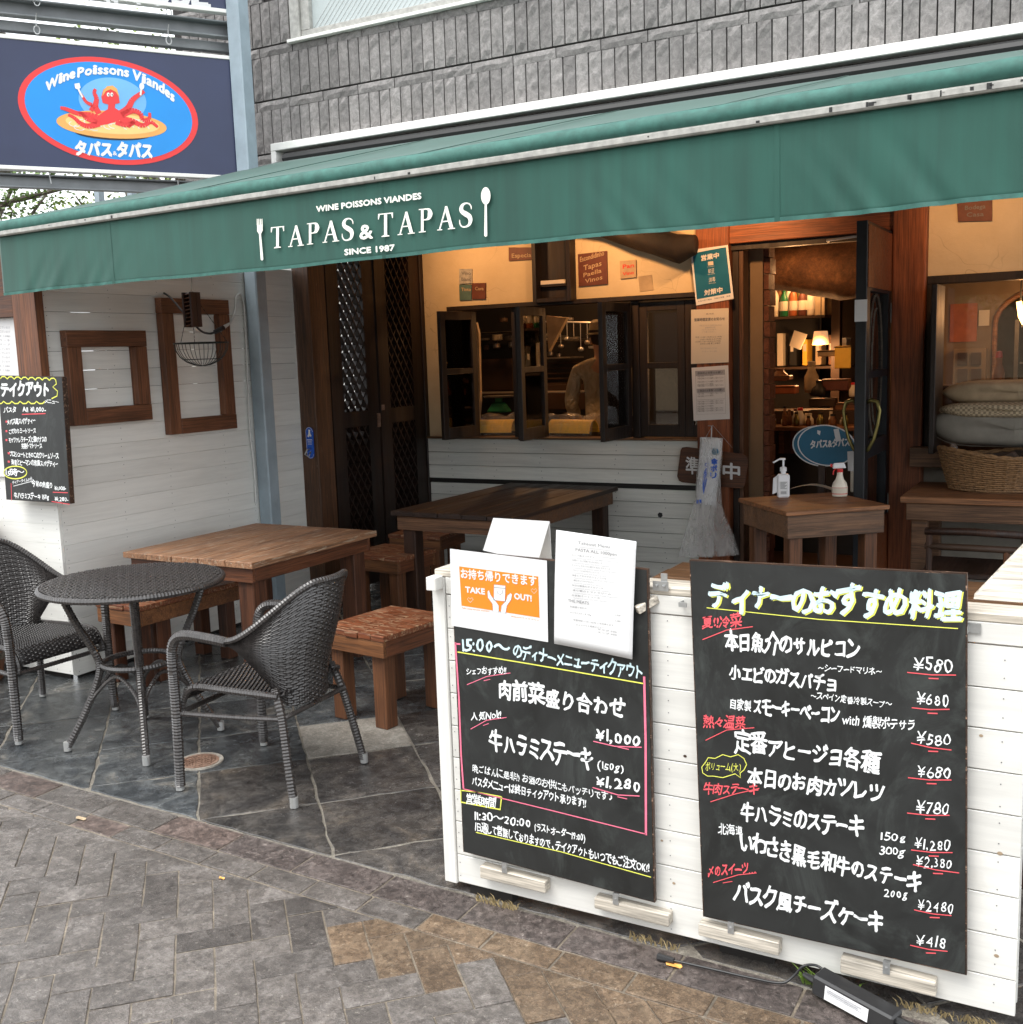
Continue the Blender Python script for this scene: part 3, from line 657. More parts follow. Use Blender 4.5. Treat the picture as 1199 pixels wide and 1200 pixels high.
lines(B2, PB, c8, [
    ('chalk_red', '夏!!冷菜', (95, 213), (200, 205), 30, .02), ('chalk', '本日魚介のサルピコン', (155, 264), (508, 293), 46, .03), ('chalk', '〜シーフードマリネ〜', (396, 324), (566, 334), 17, .015),
    ('chalk', '¥580', (643, 320), (750, 330), 38, .011), ('chalk', '小エビのガスパチョ', (165, 342), (448, 378), 40, .03), ('chalk', '〜スペイン定番冷製スープ〜', (378, 396), (590, 420), 18, .015),
    ('chalk', '¥680', (652, 410), (740, 418), 36, .011), ('chalk', '自家製', (168, 420), (225, 428), 26, .015), ('chalk', 'スモーキーベーコン', (228, 434), (455, 460), 42, .027),
    ('chalk', 'with 燻製ポテサラ', (460, 463), (650, 478), 26, .015), ('chalk', '¥580', (652, 512), (745, 520), 36, .011), ('chalk_red', '熱々温菜', (100, 470), (210, 470), 28, .02),
    ('chalk', '定番アヒージョ各種', (180, 527), (558, 587), 46, .027), ('chalk', '¥680', (653, 600), (745, 608), 36, .011), ('chalk_yellow', 'ボリューム(大)', (104, 582), (197, 584), 20, .01),
    ('chalk', '本日のお肉カツレツ', (212, 617), (570, 662), 44, .027), ('chalk_red', '牛肉ステーキ', (100, 643), (242, 643), 26, .02), ('chalk', '¥780', (653, 692), (740, 698), 36, .011),
    ('chalk', '牛ハラミのステーキ', (195, 712), (515, 755), 46, .027), ('chalk', '150g', (560, 764), (628, 769), 24, .012), ('chalk', '¥1,280', (648, 787), (743, 794), 32, .011),
    ('chalk', '北海道', (138, 745), (203, 750), 22, .012), ('chalk', 'いわさき黒毛和牛のステーキ', (195, 788), (668, 900), 44, .03), ('chalk', '300g', (558, 800), (625, 804), 24, .012),
    ('chalk', '¥2,380', (650, 833), (748, 839), 32, .011), ('chalk_red', '〆のスイーツ…', (110, 858), (236, 850), 28, .02), ('chalk', '200g', (568, 912), (632, 917), 24, .012),
    ('chalk', '¥2480', (655, 945), (752, 956), 34, .011), ('chalk', 'バスク風チーズケーキ', (180, 918), (568, 1003), 48, .03), ('chalk', '¥418', (650, 1040), (733, 1048), 34, .011)], 1/2.222)
SS = [('chalk_yellow', [(108, 160), (400, 190), (762, 214)], .0022), ('chalk_red', [(97, 243), (160, 218), (228, 209)], .0024)]
for a, b, c_, d in ((630, 328, 757, 335), (642, 420, 740, 424), (640, 512, 745, 530), (632, 602, 745, 608), (630, 694, 740, 700), (640, 790, 748, 797), (645, 828, 765, 850), (648, 946, 745, 961), (638, 1038, 735, 1054)):
    SS += [('chalk_red', [(a, b), ((a+c_)/2, (b+d)/2+3), (c_, d)], .0026), ('chalk_red', [((a+c_)/2-8, (b+d)/2+12), ((a+c_)/2+18, (b+d)/2+13)], .003)]
SS += [('chalk_red', [(105, 505), (160, 478), (232, 472)], .0022), ('chalk_red', [(118, 665), (180, 645), (245, 630)], .0022), ('chalk_red', [(125, 875), (190, 855), (238, 850)], .0022), ('chalk_red', [(150, 876), (175, 872)], .002)]
bub = [(98, 590), (95, 575), (105, 562), (112, 550), (130, 552), (150, 542), (170, 548), (190, 542), (205, 552), (212, 568), (205, 582), (195, 590), (196, 602), (182, 592), (150, 602), (125, 598), (110, 598), (98, 590)]
SS += [('chalk_yellow', bub, .0022)]
strokes(B2, PB, c8, SS)
# ---------------------------------------------------------------- flyers on the left board
FL = Plane((0, FY-B1o-.004), (1, 0)); c4 = C(490, 590, 3.9967)
def sheet(name, label, quad, pl, mat, cat='flyer', curl=0.0, nx=10, nz=8, th=.0006):
    q = [pl.uz(*p) for p in quad]; t = thing(name, label, cat, pl.at(*q[3], 0)); rws = []
    for j in range(nz+1):
        v = j/nz; r = []
        for i in range(nx+1):
            u = i/nx; a = [(q[0][k]*(1-u)+q[1][k]*u)*(1-v)+(q[3][k]*(1-u)+q[2][k]*u)*v for k in (0, 1)]
            r.append(pl.at(a[0], a[1], curl*(math.sin(v*3.0)*.6+(u-.5)**2*1.2*(.3+v))))
        rws.append(r)
    g = MB(); g.grid(rws); o = g.build('sheet', M[mat], t, smooth=curl > 0); md = o.modifiers.new('s', 'SOLIDIFY'); md.thickness = th; return t
t = sheet('takeout_flyer', 'white sheet with an orange take out panel pinned on the left fence chalkboard', [(527.5, 643), (641, 657), (642.5, 752.5), (529.5, 733)], FL, 'paper', nx=2, nz=2)
g = MB(); polyp(g, FL, [c4(193, 294), c4(564, 342), c4(570, 535), c4(204, 478)], .001); g.build('orange_panel', M['flyer'], t)
g = MB(); write(g, FL, 'お持ち帰りできます！', c4(203, 345), c4(572, 385), 42/4, .03, .0016); g.build('lettering', M['paper'], t)
g = MB(); write(g, FL, 'TAKE', c4(224, 415), c4(314, 425), 27/4, .05, .0016, em=.72); g.build('lettering', M['paper'], t); g = MB(); write(g, FL, 'OUT!', c4(453, 446), c4(533, 458), 28/4, .05, .0016, em=.72); g.build('lettering', M['paper'], t)
g = MB()
polyp(g, FL, [c4(357, 378), c4(411, 384), c4(409, 458), c4(356, 452)], .0016)
for pts in ([(352, 505), (350, 470), (328, 440), (326, 412), (334, 405), (342, 428), (358, 448), (372, 466), (380, 478), (380, 509)], [(388, 510), (392, 478), (412, 456), (420, 430), (434, 418), (442, 426), (438, 450), (418, 478), (412, 514)]):
    polyp(g, FL, [c4(*p) for p in pts], .0016)
g.build('emblem', M['paper'], t)
g = MB()
for pts in ([(357, 378), (411, 384), (409, 458), (356, 452), (357, 378)], [(358, 392), (411, 398)], [(370, 402), (374, 420), (386, 426), (396, 420), (398, 404)],
            [(352, 505), (350, 470), (328, 440), (326, 412), (334, 405), (342, 428), (358, 448), (372, 466), (380, 478), (380, 509)],
            [(388, 510), (392, 478), (412, 456), (420, 430), (434, 418), (442, 426), (438, 450), (418, 478), (412, 514)]): stroke(g, FL, [c4(*p) for p in pts], .0009, .0021)
g.build('outline', M['ink'], t)
for cx, cy in ((545, 410), (246, 452)):
    g = MB(); stroke(g, FL, [c4(cx, cy+12), c4(cx-14, cy-4), c4(cx-8, cy-12), c4(cx, cy-6), c4(cx+8, cy-12), c4(cx+14, cy-4), c4(cx, cy+12)], .0008, .0018); g.build('heart', M['paper'], t)
g = MB(); write(g, FL, 'Take away service available', c4(205, 492), c4(335, 508), 8/4, 0, .0012, em=.72); write(g, FL, '#tapasのテイクアウト', c4(437, 530), c4(568, 552), 8/4, 0, .0012); g.build('lettering', M['flyer'], t)
FM = Plane((0, FY-B1o-.016), (1, 0))
t = sheet('takeout_menu', 'long curling white menu sheet pinned above the right end of the left fence chalkboard', [(652, 621), (746, 634.5), (741.5, 772.5), (650, 754)], FM, 'paper', curl=.006, nz=14)
FM2 = Plane((0, FY-B1o-.024), (1, 0))
def prt(s, a, b, h, mt='ink', bold=0.0, em=.72):
    g = MB(); write(g, FM2, s, c4(*a), c4(*b), h/4, bold, 0, em=em); g.build('lettering', M[mt], t)
prt('Takeout Menu', (750, 190), (897, 210), 14); prt('PASTA ALL 1000yen', (738, 222), (930, 246), 14); prt('THE MEATS', (702, 460), (800, 474), 14)
g = MB(); stroke(g, FM2, [c4(722, 158), c4(935, 182), c4(933, 226), c4(720, 200), c4(722, 158)], .0008, 0); stroke(g, FM2, [c4(849, 250), c4(945, 262), c4(944, 278), c4(848, 266), c4(849, 250)], .0008, 0); g.build('rule', M['ink_soft'], t)
ml = ['タパス風スパゲティ', '自家製ベーコンと完熟トマトのパスタソース', 'モッツァレラチーズと揚げナスのトマトソース', 'プロシュートと木の子のクリームソース', '海老とアボカドのジェノベーゼ', '小海老とキャベツのペペロンチーノ', '本日の鮮魚のオイルソース', '渡り蟹のトマトクリーム', '自家製ミートソース']
yy = 245
for k, s in enumerate(ml):
    ln = 105+(k*37) % 90; prt(s, (720+(k % 2)*3, yy), (720+ln, yy+ln*.11), 8, em=.84); prt('Homemade pasta with fresh vegetables', (728, yy+12), (728+ln+30, yy+12+(ln+30)*.11), 6, 'ink_soft'); yy += 23.5
for (a, b, h, s) in (((712, 486), (790, 495), 8, '前菜盛り合わせ'), ((924, 526), (948, 529), 7, '1,000'), ((712, 514), (810, 526), 8, '牛ハラミステーキ 150g'), ((924, 553), (948, 556), 7, '1,280'), ((728, 548), (915, 575), 7, '営業時間 11:30〜20:00 ご予約承ります'), ((740, 572), (870, 586), 7, 'テイクアウト専用メニュー'), ((840, 592), (930, 606), 7, 'サラダ 500'), ((840, 606), (930, 620), 7, 'スープ 300')):
    prt(s, a, b, h, em=.84 if any(ord(q) > 999 for q in s) else .72)
# folded white card holder standing behind the left board
cc = Plane((0, FY+.06), (1, 0)); g = MB()
a = [cc.uz(*p) for p in ((578, 607), (644, 611), (630, 660), (566, 645))]
g.prism([cc.at(*a[0]), cc.at(*a[1]), cc.at(*a[2]), cc.at(*a[3])], (0, .002, 0)); g.prism([cc.at(*a[0]), cc.at(*a[1]), cc.at(a[2][0]+.02, a[2][1], -.05), cc.at(a[3][0]+.015, a[3][1], -.06)], (0, .002, 0))
t = g.build('folded_card', M['paper']); t['label'] = 'folded plain white card sticking up behind the left fence chalkboard'; t['category'] = 'card'
# ================================================================ LEFT PLANK WALL
WX = -4.85
wall = thing('plank_screen_wall', 'off-white wooden plank wall on the left hung with two brown frames', 'wall', (WX, 3.77, 0))
z = .02; k = 0
while z < 2.25:
    gp = .0018 if 1.42 < z < 1.98 else .0008
    MB().box(WX-.018, WX, 3.772, 5.74, z+gp/2, z+.1022-gp/2).build('plank', M['wall_y'], wall, bevel=.001, origin=(WX, 4.7, z))
    MB().box(-6.6, WX-.0005, 3.752, 3.770, z+.012+gp/2, z+.1142-gp/2).build('plank', M['wall_x'], wall, bevel=.001, origin=(-5.6, 3.76, z))
    z += .1022; k += 1
MB().box(WX-.03, WX-.02, 3.80, 5.74, 0, 1.44).build('light_block', M['kitchen_dark'], wall); MB().box(-6.6, -4.9, 3.775, 3.79, 0, 2.2).build('light_block', M['kitchen_dark'], wall)  # dark sheets added unseen behind the planks to stop light leaking through
for ya_, yb_ in ((3.79, 3.96), (4.18, 4.60), (4.84, 5.0), (5.26, 5.74)): MB().box(WX-.026, WX-.0195, ya_, yb_, 1.445, 2.25).build('light_block', M['kitchen_dark'], wall)  # added strips, out of sight, cutting the bright slits short
MB().box(-5.3, -4.86, 5.776, 5.79, 0, 2.7).build('light_block', M['kitchen_dark'], wall)  # added sheet keeping daylight out of the narrow strip's gaps
for yy in (3.9, 4.13, 4.22, 4.42, 4.7, 4.76, 4.93, 5.12, 5.2): MB().box(WX-.07, WX-.031, yy, yy+.05, 0, 2.25).build('slit_breaker', M['frame_v'], wall)  # battens added out of sight to break the light slits into dashes
g = MB(); z = .02
def dot(g, p, nrm, r=.0026):
    p = Vector(p); nrm = Vector(nrm); a = nrm.orthogonal().normalized(); b = nrm.cross(a)
    g.add([p+nrm*.0006+(a*math.cos(t)+b*math.sin(t))*r for t in [i*math.pi/3 for i in range(6)]], [tuple(range(6))])
while z < 2.25:
    for yy in (3.79, 4.2, 4.55, 5.0, 5.25):
        for f in (.02, .082): dot(g, (WX, yy+random.uniform(-.01, .01), z+f), (1, 0, 0))
    for xx in (-4.87, -4.98, -5.3):
        for f in (.03, .092): dot(g, (xx+random.uniform(-.005, .005), 3.752, z+f), (0, -1, 0))
    z += .1022
g.build('nail_heads', M['ink'], wall, kind='stuff')
jw = thing('plank_wall_end', 'narrow strip of white planks between the steel post and the brown gate jamb', 'wall', (-4.9, 5.76, 0))
z = .0
while z < 2.7: MB().box(-5.3, -4.852, 5.755, 5.773, z+.0005, z+.1017).build('plank', M['wall_x'], jw, bevel=.001, origin=(-5.05, 5.76, z)); z += .1022
def frame(label, y0_, y1_, z0, z1, wd=.088, dep=.05):
    t = thing('picture_frame', label, 'frame', (WX, (y0_+y1_)/2, z0)); x1 = WX+dep
    MB().box(WX+.001, x1, y0_, y0_+wd, z0, z1-wd*1.0).build('stile', M['frame_v'], t, bevel=.002, origin=(WX, y0_, z0))
    MB().box(WX+.001, x1, y1_-wd, y1_, z0+wd, z1-wd).build('stile', M['frame_v'], t, bevel=.002, origin=(WX, y1_, z0))
    MB().box(WX+.001, x1+.001, y0_-.002, y1_+.001, z1-wd+.001, z1).build('rail', M['frame_h'], t, bevel=.002, origin=(WX, y0_, z1))
    MB().box(WX+.001, x1+.001, y0_+wd+.001, y1_+.002, z0-.001, z0+wd-.001).build('rail', M['frame_h'], t, bevel=.002, origin=(WX, y1_, z0)); return t
frame('smaller nearly square brown wooden frame hung on the white plank wall', 3.865, 4.40, 1.365, 1.865)
frame('taller brown wooden frame on the plank wall behind the hanging wire basket', 4.53, 5.075, 1.265, 2.052)
# menu case on the front of that wall
mf = thing('menu_case', 'tall brown wooden frame with a white printed sheet at the far left edge', 'frame', (-5.0, 3.75, 1.2))
a = pY(20, 400, 3.71).x; b = pY(47, 400, 3.71).x
MB().box(a, b, 3.70, 3.751, 1.2, 2.35).build('stile', M['frame_v'], mf, bevel=.002, origin=(a, 3.7, 1.2))
zt = pY(5, 372, 3.71).z; MB().box(-5.9, a-.001, 3.702, 3.751, zt, 2.35).build('rail', M['frame_x'], mf, bevel=.002, origin=(-5.5, 3.7, zt))
MB().box(-5.9, a-.002, 3.735, 3.745, 1.1, zt-.002).build('sheet', M['paper'], mf)
g = MB(); mp = Plane((0, 3.734), (1, 0))
for k in range(11): write(g, mp, random.choice(['サラダ 各種ございます', 'パスタランチ', '本日のスープ', 'ステーキ 1280']), (-14, 384+k*5), (12, 385+k*5), 2.6, 0, .001)
g.build('lettering', M['ink_soft'], mf)
# takeaway chalkboard
LP = Plane((0, 3.66), (1, 0)); cl = C(0, 430, 7.056)
B3 = board('chalkboard', 'narrow takeaway chalkboard with a yellow scalloped border, hanging on the left wall corner', [(-3, 440), (73, 441.5), (82.5, 590.5), (7.5, 585.5)], LP, 0, .027)
lines(B3, LP, cl, [('chalk', 'テイクアウト', (12, 235), (425, 240), 110, .05), ('chalk', 'メニュー', (372, 298), (492, 302), 32, .03), ('chalk', 'パスタ', (35, 378), (140, 372), 44, .03), ('chalk', 'All ¥1,000-', (190, 372), (385, 368), 44, .03),
    ('chalk', 'タパス風スパゲティー', (62, 478), (300, 462), 42, .03), ('chalk', 'こだわりミートソース', (76, 552), (302, 542), 42, .03), ('chalk', 'モッツァレラチーズと揚げナスの', (76, 622), (392, 615), 44, .03), ('chalk', '完熟トマトソース', (182, 672), (352, 668), 40, .03),
    ('chalk', 'プロシュートときのこのクリームソース', (84, 738), (490, 758), 44, .03), ('chalk', '海老とピーマンの和風スパゲティー', (96, 806), (486, 822), 44, .03), ('chalk', '15時〜', (50, 895), (205, 890), 50, .03),
    ('chalk', 'ディナータイムから', (105, 968), (272, 935), 26, .02), ('chalk', '今宵の肉盛り', (268, 985), (440, 1000), 48, .03), ('chalk', '¥1,000-', (455, 1015), (552, 1018), 36, .03), ('chalk', '牛ハラミステーキ 150g', (120, 1080), (410, 1095), 46, .03), ('chalk', '¥1,280-', (455, 1105), (570, 1110), 36, .03)], 1/7.056)
sc = []
for i in range(8): sc += [(5+i*58+28*(1-math.cos(t)), 105-28*math.sin(t)+i*2) for t in [.3, 1.1, 1.9, 2.7]]
sc += [(470, 140), (440, 165), (480, 200), (475, 240), (430, 262)]
sc2 = []
for i in range(6): sc2 += [(375-i*68-34*(1-math.cos(t)), 275+30*math.sin(t)) for t in [.3, 1.1, 1.9, 2.7]]
strokes(B3, LP, cl, [('chalk_yellow', sc, .006), ('chalk_yellow', sc2, .006), ('chalk_red', [(185, 392), (380, 385)], .005), ('chalk_yellow', ell(130, 872, 95, 52, 0, 360, 24), .006), ('chalk', [(115, 985), (268, 945)], .003),
    ('chalk_red', [(95, 960), (100, 1105)], .004), ('chalk_red', [(440, 1035), (565, 1040)], .004), ('chalk_red', [(430, 1112), (580, 1135)], .004)]+[('chalk_red', [(50, y), (64, y)], .010) for y in (452, 530, 604)]+[('chalk_red', [(68, y), (84, y+2)], .010) for y in (712, 782)])
# ================================================================ GATE
GX = -4.74
gate = thing('lattice_gate', 'dark brown double gate with crossed lattice in each leaf, ajar beside the window', 'gate', (GX, 6.5, 0))
MB().box(-4.862, -4.722, 5.75, 5.925, 0, 2.75).build('jamb', M['jamb'], gate, bevel=.004, origin=(-4.8, 5.8, 1))
MB().box(-4.775, -4.70, 7.055, 7.13, 0, 2.75).build('jamb', M['door_dark'], gate, bevel=.004, origin=(-4.8, 7.1, 1))
def leaf(ya, yb, xo):
    wd = .13; X0 = GX-.018+xo; X1 = GX+.018+xo; zm0, zm1 = 1.19, 1.30
    g = MB(); g.box(X0, X1, ya, ya+wd, .03, 2.62); g.box(X0, X1, yb-wd, yb, .03, 2.62)
    for a, b in ((.03, .16), (zm0, zm1), (2.5, 2.62)): g.box(X0+.001, X1-.001, ya+wd, yb-wd, a, b)
    lf = g.build('gate_leaf', M['door_dark'], gate, origin=(GX, ya, 0))
    A, B = ya+wd, yb-wd
    for z0, z1 in ((.16, zm0), (zm1, 2.5)):
        for sgn, xq in ((1, -.006), (-1, .004)):
            c = -4.0
            while c < 5:
                # line z = c + sgn*1.35*(y-A)
                pts = []
                for y in (A, B): pts.append((y, c+sgn*1.5*(y-A)))
                (ya_, za), (yb_, zb) = pts
                if za > zb: (ya_, za), (yb_, zb) = (yb_, zb), (ya_, za)
                if zb > z0 and za < z1:
                    if za < z0: t = (z0-za)/(zb-za); ya_, za = ya_+(yb_-ya_)*t, z0
                    if zb > z1: t = (z1-za)/(zb-za); yb_, zb = ya_+(yb_-ya_)*t, z1
                    if zb-za > .02: MB().bar((GX+xo+xq, ya_, za), (GX+xo+xq, yb_, zb), .009, .040, up=(1, 0, 0)).build('slat', M['slat_dark'], lf)
                c += .112
    return lf
MB().box(GX-.16, GX-.14, 6.44, 7.05, .02, 2.7).build('gate_light_block', M['kitchen_dark'], gate); MB().box(GX-.14, GX-.12, 5.93, 6.438, .02, 1.26).build('gate_light_block', M['kitchen_dark'], gate)  # dark boards added behind the lattice to block the brightness showing through
leaf(5.935, 6.47, 0); leaf(6.482, 7.05, .01)
MB().box(GX+.019, GX+.026, 6.44, 6.475, 1.17, 1.27).build('latch', M['rust'], gate); MB().box(GX+.029, GX+.036, 6.485, 6.52, 1.29, 1.33).build('latch', M['rust'], gate)
c = pY(363, 519, 5.742); t = thing('dog_hook_sign', 'small rounded blue sign with a white dog and a metal hook on the gate jamb', 'sign', (c.x, 5.748, c.z-.11))
out = [(c.x+.033*math.cos(a)+0, 5.747, c.z+(.075 if math.sin(a) >= 0 else -.075)+.033*math.sin(a)) for a in [i*math.pi/10 for i in range(20)]]
MB().prism([(p[0]*1+0, p[1], p[2]) for p in out], (0, -.003, 0)).build('plate', M['dog_blue'], t)
dp = Plane((0, 5.743), (1, 0)); g = MB()
polyp(g, dp, [(c.x+a/1000, c.z+b/1000) for a, b in ((-18, 45), (-8, 62), (-4, 84), (-8, 92), (2, 88), (12, 90), (8, 78), (10, 62), (18, 52), (14, 40), (4, 48), (-6, 38))], .001, px=False); polyp(g, dp, [(c.x-.022, c.z+.018), (c.x+.022, c.z+.018), (c.x+.022, c.z+.023), (c.x-.022, c.z+.023)], .001, px=False)
for k in range(3): polyp(g, dp, [(c.x-.018, c.z+.008-k*.009), (c.x+.018, c.z+.008-k*.009), (c.x+.018, c.z+.0105-k*.009), (c.x-.018, c.z+.0105-k*.009)], .001, px=False)
stroke(g, dp, [(c.x+.029*math.cos(a), c.z+(.075 if math.sin(a) >= 0 else -.075)+.029*math.sin(a)) for a in [i*math.pi/12 for i in range(25)]], .0025, .0012, px=False); g.build('pictogram', M['white_print'], t)
MB().tube([(c.x, 5.743, c.z-.04), (c.x, 5.71, c.z-.045), (c.x-.012, 5.70, c.z-.075), (c.x+.005, 5.715, c.z-.095), (c.x+.01, 5.735, c.z-.06)], .005, 8).build('hook', M['alu'], t, smooth=True)
# ================================================================ RESTAURANT
FAC = 7.10; UY = 5.72
bld = thing('restaurant_building', 'restaurant front with grey brick upper storey above cream plaster, timber posts and dark windows', 'building', (-4.85, FAC, 0))
g = MB(); g.box(-5.75, -4.70, UY+.016, UY+.3, 2.75, 5.2); g.box(-4.70, -2.9, UY+.016, UY+.3, 2.75, 3.66); g.box(-2.9, 3.5, UY+.016, UY+.3, 2.75, 5.2); g.box(-4.7, -2.9, UY+.016, UY+.3, 4.7, 5.2)
upper = g.build('upper_wall', M['brick_gap'], bld)
def rock(wx, wz, nx, nz, seed, dep=.012):
    rws = []
    for j in range(nz+1):
        r = []
        for i in range(nx+1):
            e = 0 if (i in (0, nx) or j in (0, nz)) else 1
            x = wx*(i/nx-.5)+e*random.uniform(-.004, .004); z = wz*(j/nz-.5)+e*random.uniform(-.004, .004)
            r.append((x, -(.006+e*dep*(.55+.9*noise.noise(Vector((x*22+seed, z*16, seed))))), z))
        rws.append(r)
    g = MB(); g.grid(rws); n = len(rws[0]); b = len(g.v); ring = [(0, i) for i in range(nx+1)]+[(j, nx) for j in range(1, nz+1)]+[(nz, i) for i in range(nx-1, -1, -1)]+[(j, 0) for j in range(nz-1, 0, -1)]
    g.v += [Vector((rws[j][i][0], .014, rws[j][i][2])) for j, i in ring]; m = len(ring)
    for k in range(m):
        j, i = ring[k]; j2, i2 = ring[(k+1) % m]; g.f.append([j*n+i, j2*n+i2, b+(k+1) % m, b+k]); g.m.append(0)
    return g
vs_, hs_ = [], []
for k in range(5):
    o = rock(.0712, .266, 2, 6, k*3.1, .018).build('brick', M['brick']); COL.objects.unlink(o); vs_.append(o.data)
    o = rock(.270, .056, 6, 2, k*2.3).build('brick', M['brick']); COL.objects.unlink(o); hs_.append(o.data)
bs = MB(); nb = 0; pz0 = 3.295
def brick(me, x, z, vert):
    global nb
    ins = inview((x, UY, z), 60) and z > 2.86
    if ins and nb < 299:
        o = bpy.data.objects.new('brick', me); COL.objects.link(o); o.parent = upper; ROOT.setdefault(upper.name, Matrix())
        o.location = Vector((x, UY, z))-ROOT[upper.name].translation; o.rotation_euler = (0, random.choice((0, math.pi)), 0) ; o.location.y += random.uniform(-.002, .002); nb += 1
    else:
        w_, h_ = (.073, .268) if vert else (.27, .056); bs.box(x-w_/2, x+w_/2, UY-.01, UY+.014, z-h_/2, z+h_/2)
for ci in range(-2, 5):
    zb = 3.363+ci*.3345
    for k in range(-12, 90):
        x = -4.70+k*.0789+(.018*ci)
        if x < -5.7 or x > 3.4: continue
        if zb+.14 > 3.7 and -4.74 < x < -2.86 and zb < 4.6: continue
        brick(random.choice(vs_), x, zb+.137, True)
    for k in range(-5, 32):
        x = -4.62+k*.276+.05*ci
        if x < -5.7 or x > 3.3: continue
        if 3.75 < zb-.034 < 4.6 and -4.8 < x < -2.8: continue
        brick(random.choice(hs_), x, zb-.035, False)
bs.build('far_bricks', M['brick'], upper, kind='stuff')
# upstairs window
wn = MB().box(-4.705, -4.63, UY-.02, UY+.1, 3.70, 4.7).build('window', M['rail'], bld)
MB().box(-4.72, -2.88, UY-.045, UY+.1, 3.678, 3.698).build('sill', M['frame_white'], wn, bevel=.003)
MB().box(-4.629, -2.9, UY-.005, UY+.06, 3.699, 3.745).build('frame', M['rail'], wn, bevel=.003); MB().box(-4.629, -4.56, UY-.005, UY+.06, 3.746, 4.7).build('frame', M['rail'], wn, bevel=.003)
MB().box(-4.56, -2.9, UY+.03, UY+.04, 3.746, 4.7).build('pane', M['frost'], wn)
g = MB()
for k in range(0, 44): g.bar((-4.56+k*.04, UY+.028, 3.746), (-4.56+k*.04+.45, UY+.028, 4.2), .0012, .0012)
g.build('wire_mesh', M['rail'], wn, kind='stuff')
# soffit and ground-floor plaster wall with openings
MB().box(-4.86, 3.5, UY+.0, FAC+.2, 2.70, 2.749).build('soffit', M['lintel'], bld)
g = MB()
xL = -4.70; oL = -4.44; oR = -2.49; zS = 1.045; zT = 2.005
g.box(xL, oL, FAC, FAC+.12, zS, 2.70); g.box(oL, oR, FAC, FAC+.12, zT+.03, 2.70)
g.build('plaster_wall', M['plaster'], bld)
g = MB(); g.box(-1.03, .9, FAC, FAC+.12, 2.05, 2.70); g.box(.9, 3, FAC, FAC+.12, 0, 2.7); g.build('plaster_wall', M['plaster'], bld)
MB().box(-7.5, -5.35, FAC, FAC+.12, 0, 3.2).build('yard_wall', M['wall_x'], bld); MB().box(-5.349, -4.776, FAC, FAC+.12, 0, 3.2).build('yard_wall', M['kitchen_brown'], bld)
# planked wall below the sill: every plank its own piece
z = .02
for k, (za, zb) in enumerate([(.01, .06), (.062, .166), (.168, .272), (.274, .378), (.380, .488), (.490, .597), (.599, .690), (.727, .828), (.830, .930), (.932, 1.035)]):
    MB().box(xL, oR+.001, FAC-.02-(.012 if za > .7 else 0), FAC-.002, za, zb-.002).build('plank', M['sill_x'], bld, bevel=.0012, origin=(-3.6, FAC, za))
MB().box(xL, oR, FAC, FAC+.1, 0, 1.03).build('wall_core', M['kitchen_dark'], bld)
MB().box(xL, oR+.0, FAC-.05, FAC+.12, 1.036, 1.05).build('window_sill', M['rough_plank'], bld, bevel=.002)
g = MB()
for zz in (.03, .1, .13, .2, .24, .31, .35, .41, .45, .52, .56, .62, .66, .75, .8, .86, .9, .96, 1.0):
    for xx in (-4.5, -4.1, -3.7, -3.1, -2.75): dot(g, (xx+random.uniform(-.02, .02), FAC-.0202-(.012 if zz > .7 else 0), zz), (0, -1, 0), .0035)
g.build('nail_heads', M['ink'], bld, kind='stuff')
g = MB(); dot(g, (pY(775, 603, FAC).x, FAC-.021, pY(775, 603, FAC).z), (0, -1, 0), .02); g.build('vent_hole', M['black'], bld)
# window heads, posts
MB().box(oL-.03, oR+.02, FAC-.05, FAC+.1, zT, zT+.032).build('window_head', M['window_wood'], bld, bevel=.003)
HX = [-4.25, -3.90, -3.64, -2.965]
for x_ in (-3.905, -2.95): MB().box(x_-.028, x_+.028, FAC-.01, FAC+.08, 1.051, zT-.001).build('mullion', M['window_wood'], bld, bevel=.003)
def casement(parent, hinge, ang, wd=.43, z0=1.058, z1=1.99):
    """leaf hinged at (x,y); ang = direction of the leaf in the ground plane"""
    hx, hy = hinge; d = Vector((math.cos(ang), math.sin(ang), 0)); n = Vector((-d.y, d.x, 0)); th = .032; st = .055
    def pc(u0, u1, a, b): 
        p = Vector((hx, hy, 0)); g.prism([p+d*u0-n*th/2+Vector((0, 0, a)), p+d*u1-n*th/2+Vector((0, 0, a)), p+d*u1-n*th/2+Vector((0, 0, b)), p+d*u0-n*th/2+Vector((0, 0, b))], n*th)
    g = MB(); pc(0, st, z0, z1); pc(wd-st, wd, z0, z1); zm = (z0+z1)/2+.03
    for a, b in ((z0, z0+.085), (zm-.02, zm+.02), (z1-.06, z1)): pc(st, wd-st, a, b)
    f = g.build('casement', M['window_wood'], parent, bevel=.002)
    for a, b in ((z0+.086, zm-.021), (zm+.021, z1-.061)):
        p = Vector((hx, hy, 0)); g = MB(); th_ = .004; g.prism([p+d*st-n*.002+Vector((0, 0, a)), p+d*(wd-st)-n*.002+Vector((0, 0, a)), p+d*(wd-st)-n*.002+Vector((0, 0, b)), p+d*st-n*.002+Vector((0, 0, b))], n*th_)
        g.build('pane', M['glass'], f)
    return f
casement(bld, (-4.235, FAC-.03), rad(-100), .40)
casement(bld, (-3.65, FAC-.03), rad(-88), .42)
casement(bld, (-3.86, FAC-.03), rad(-63), .40)
casement(bld, (-2.985, FAC-.03), rad(-94), .42)
casement(bld, (-2.92, FAC+.02), 0, .33); casement(bld, (-2.59+.003, FAC+.02), 0, .30)
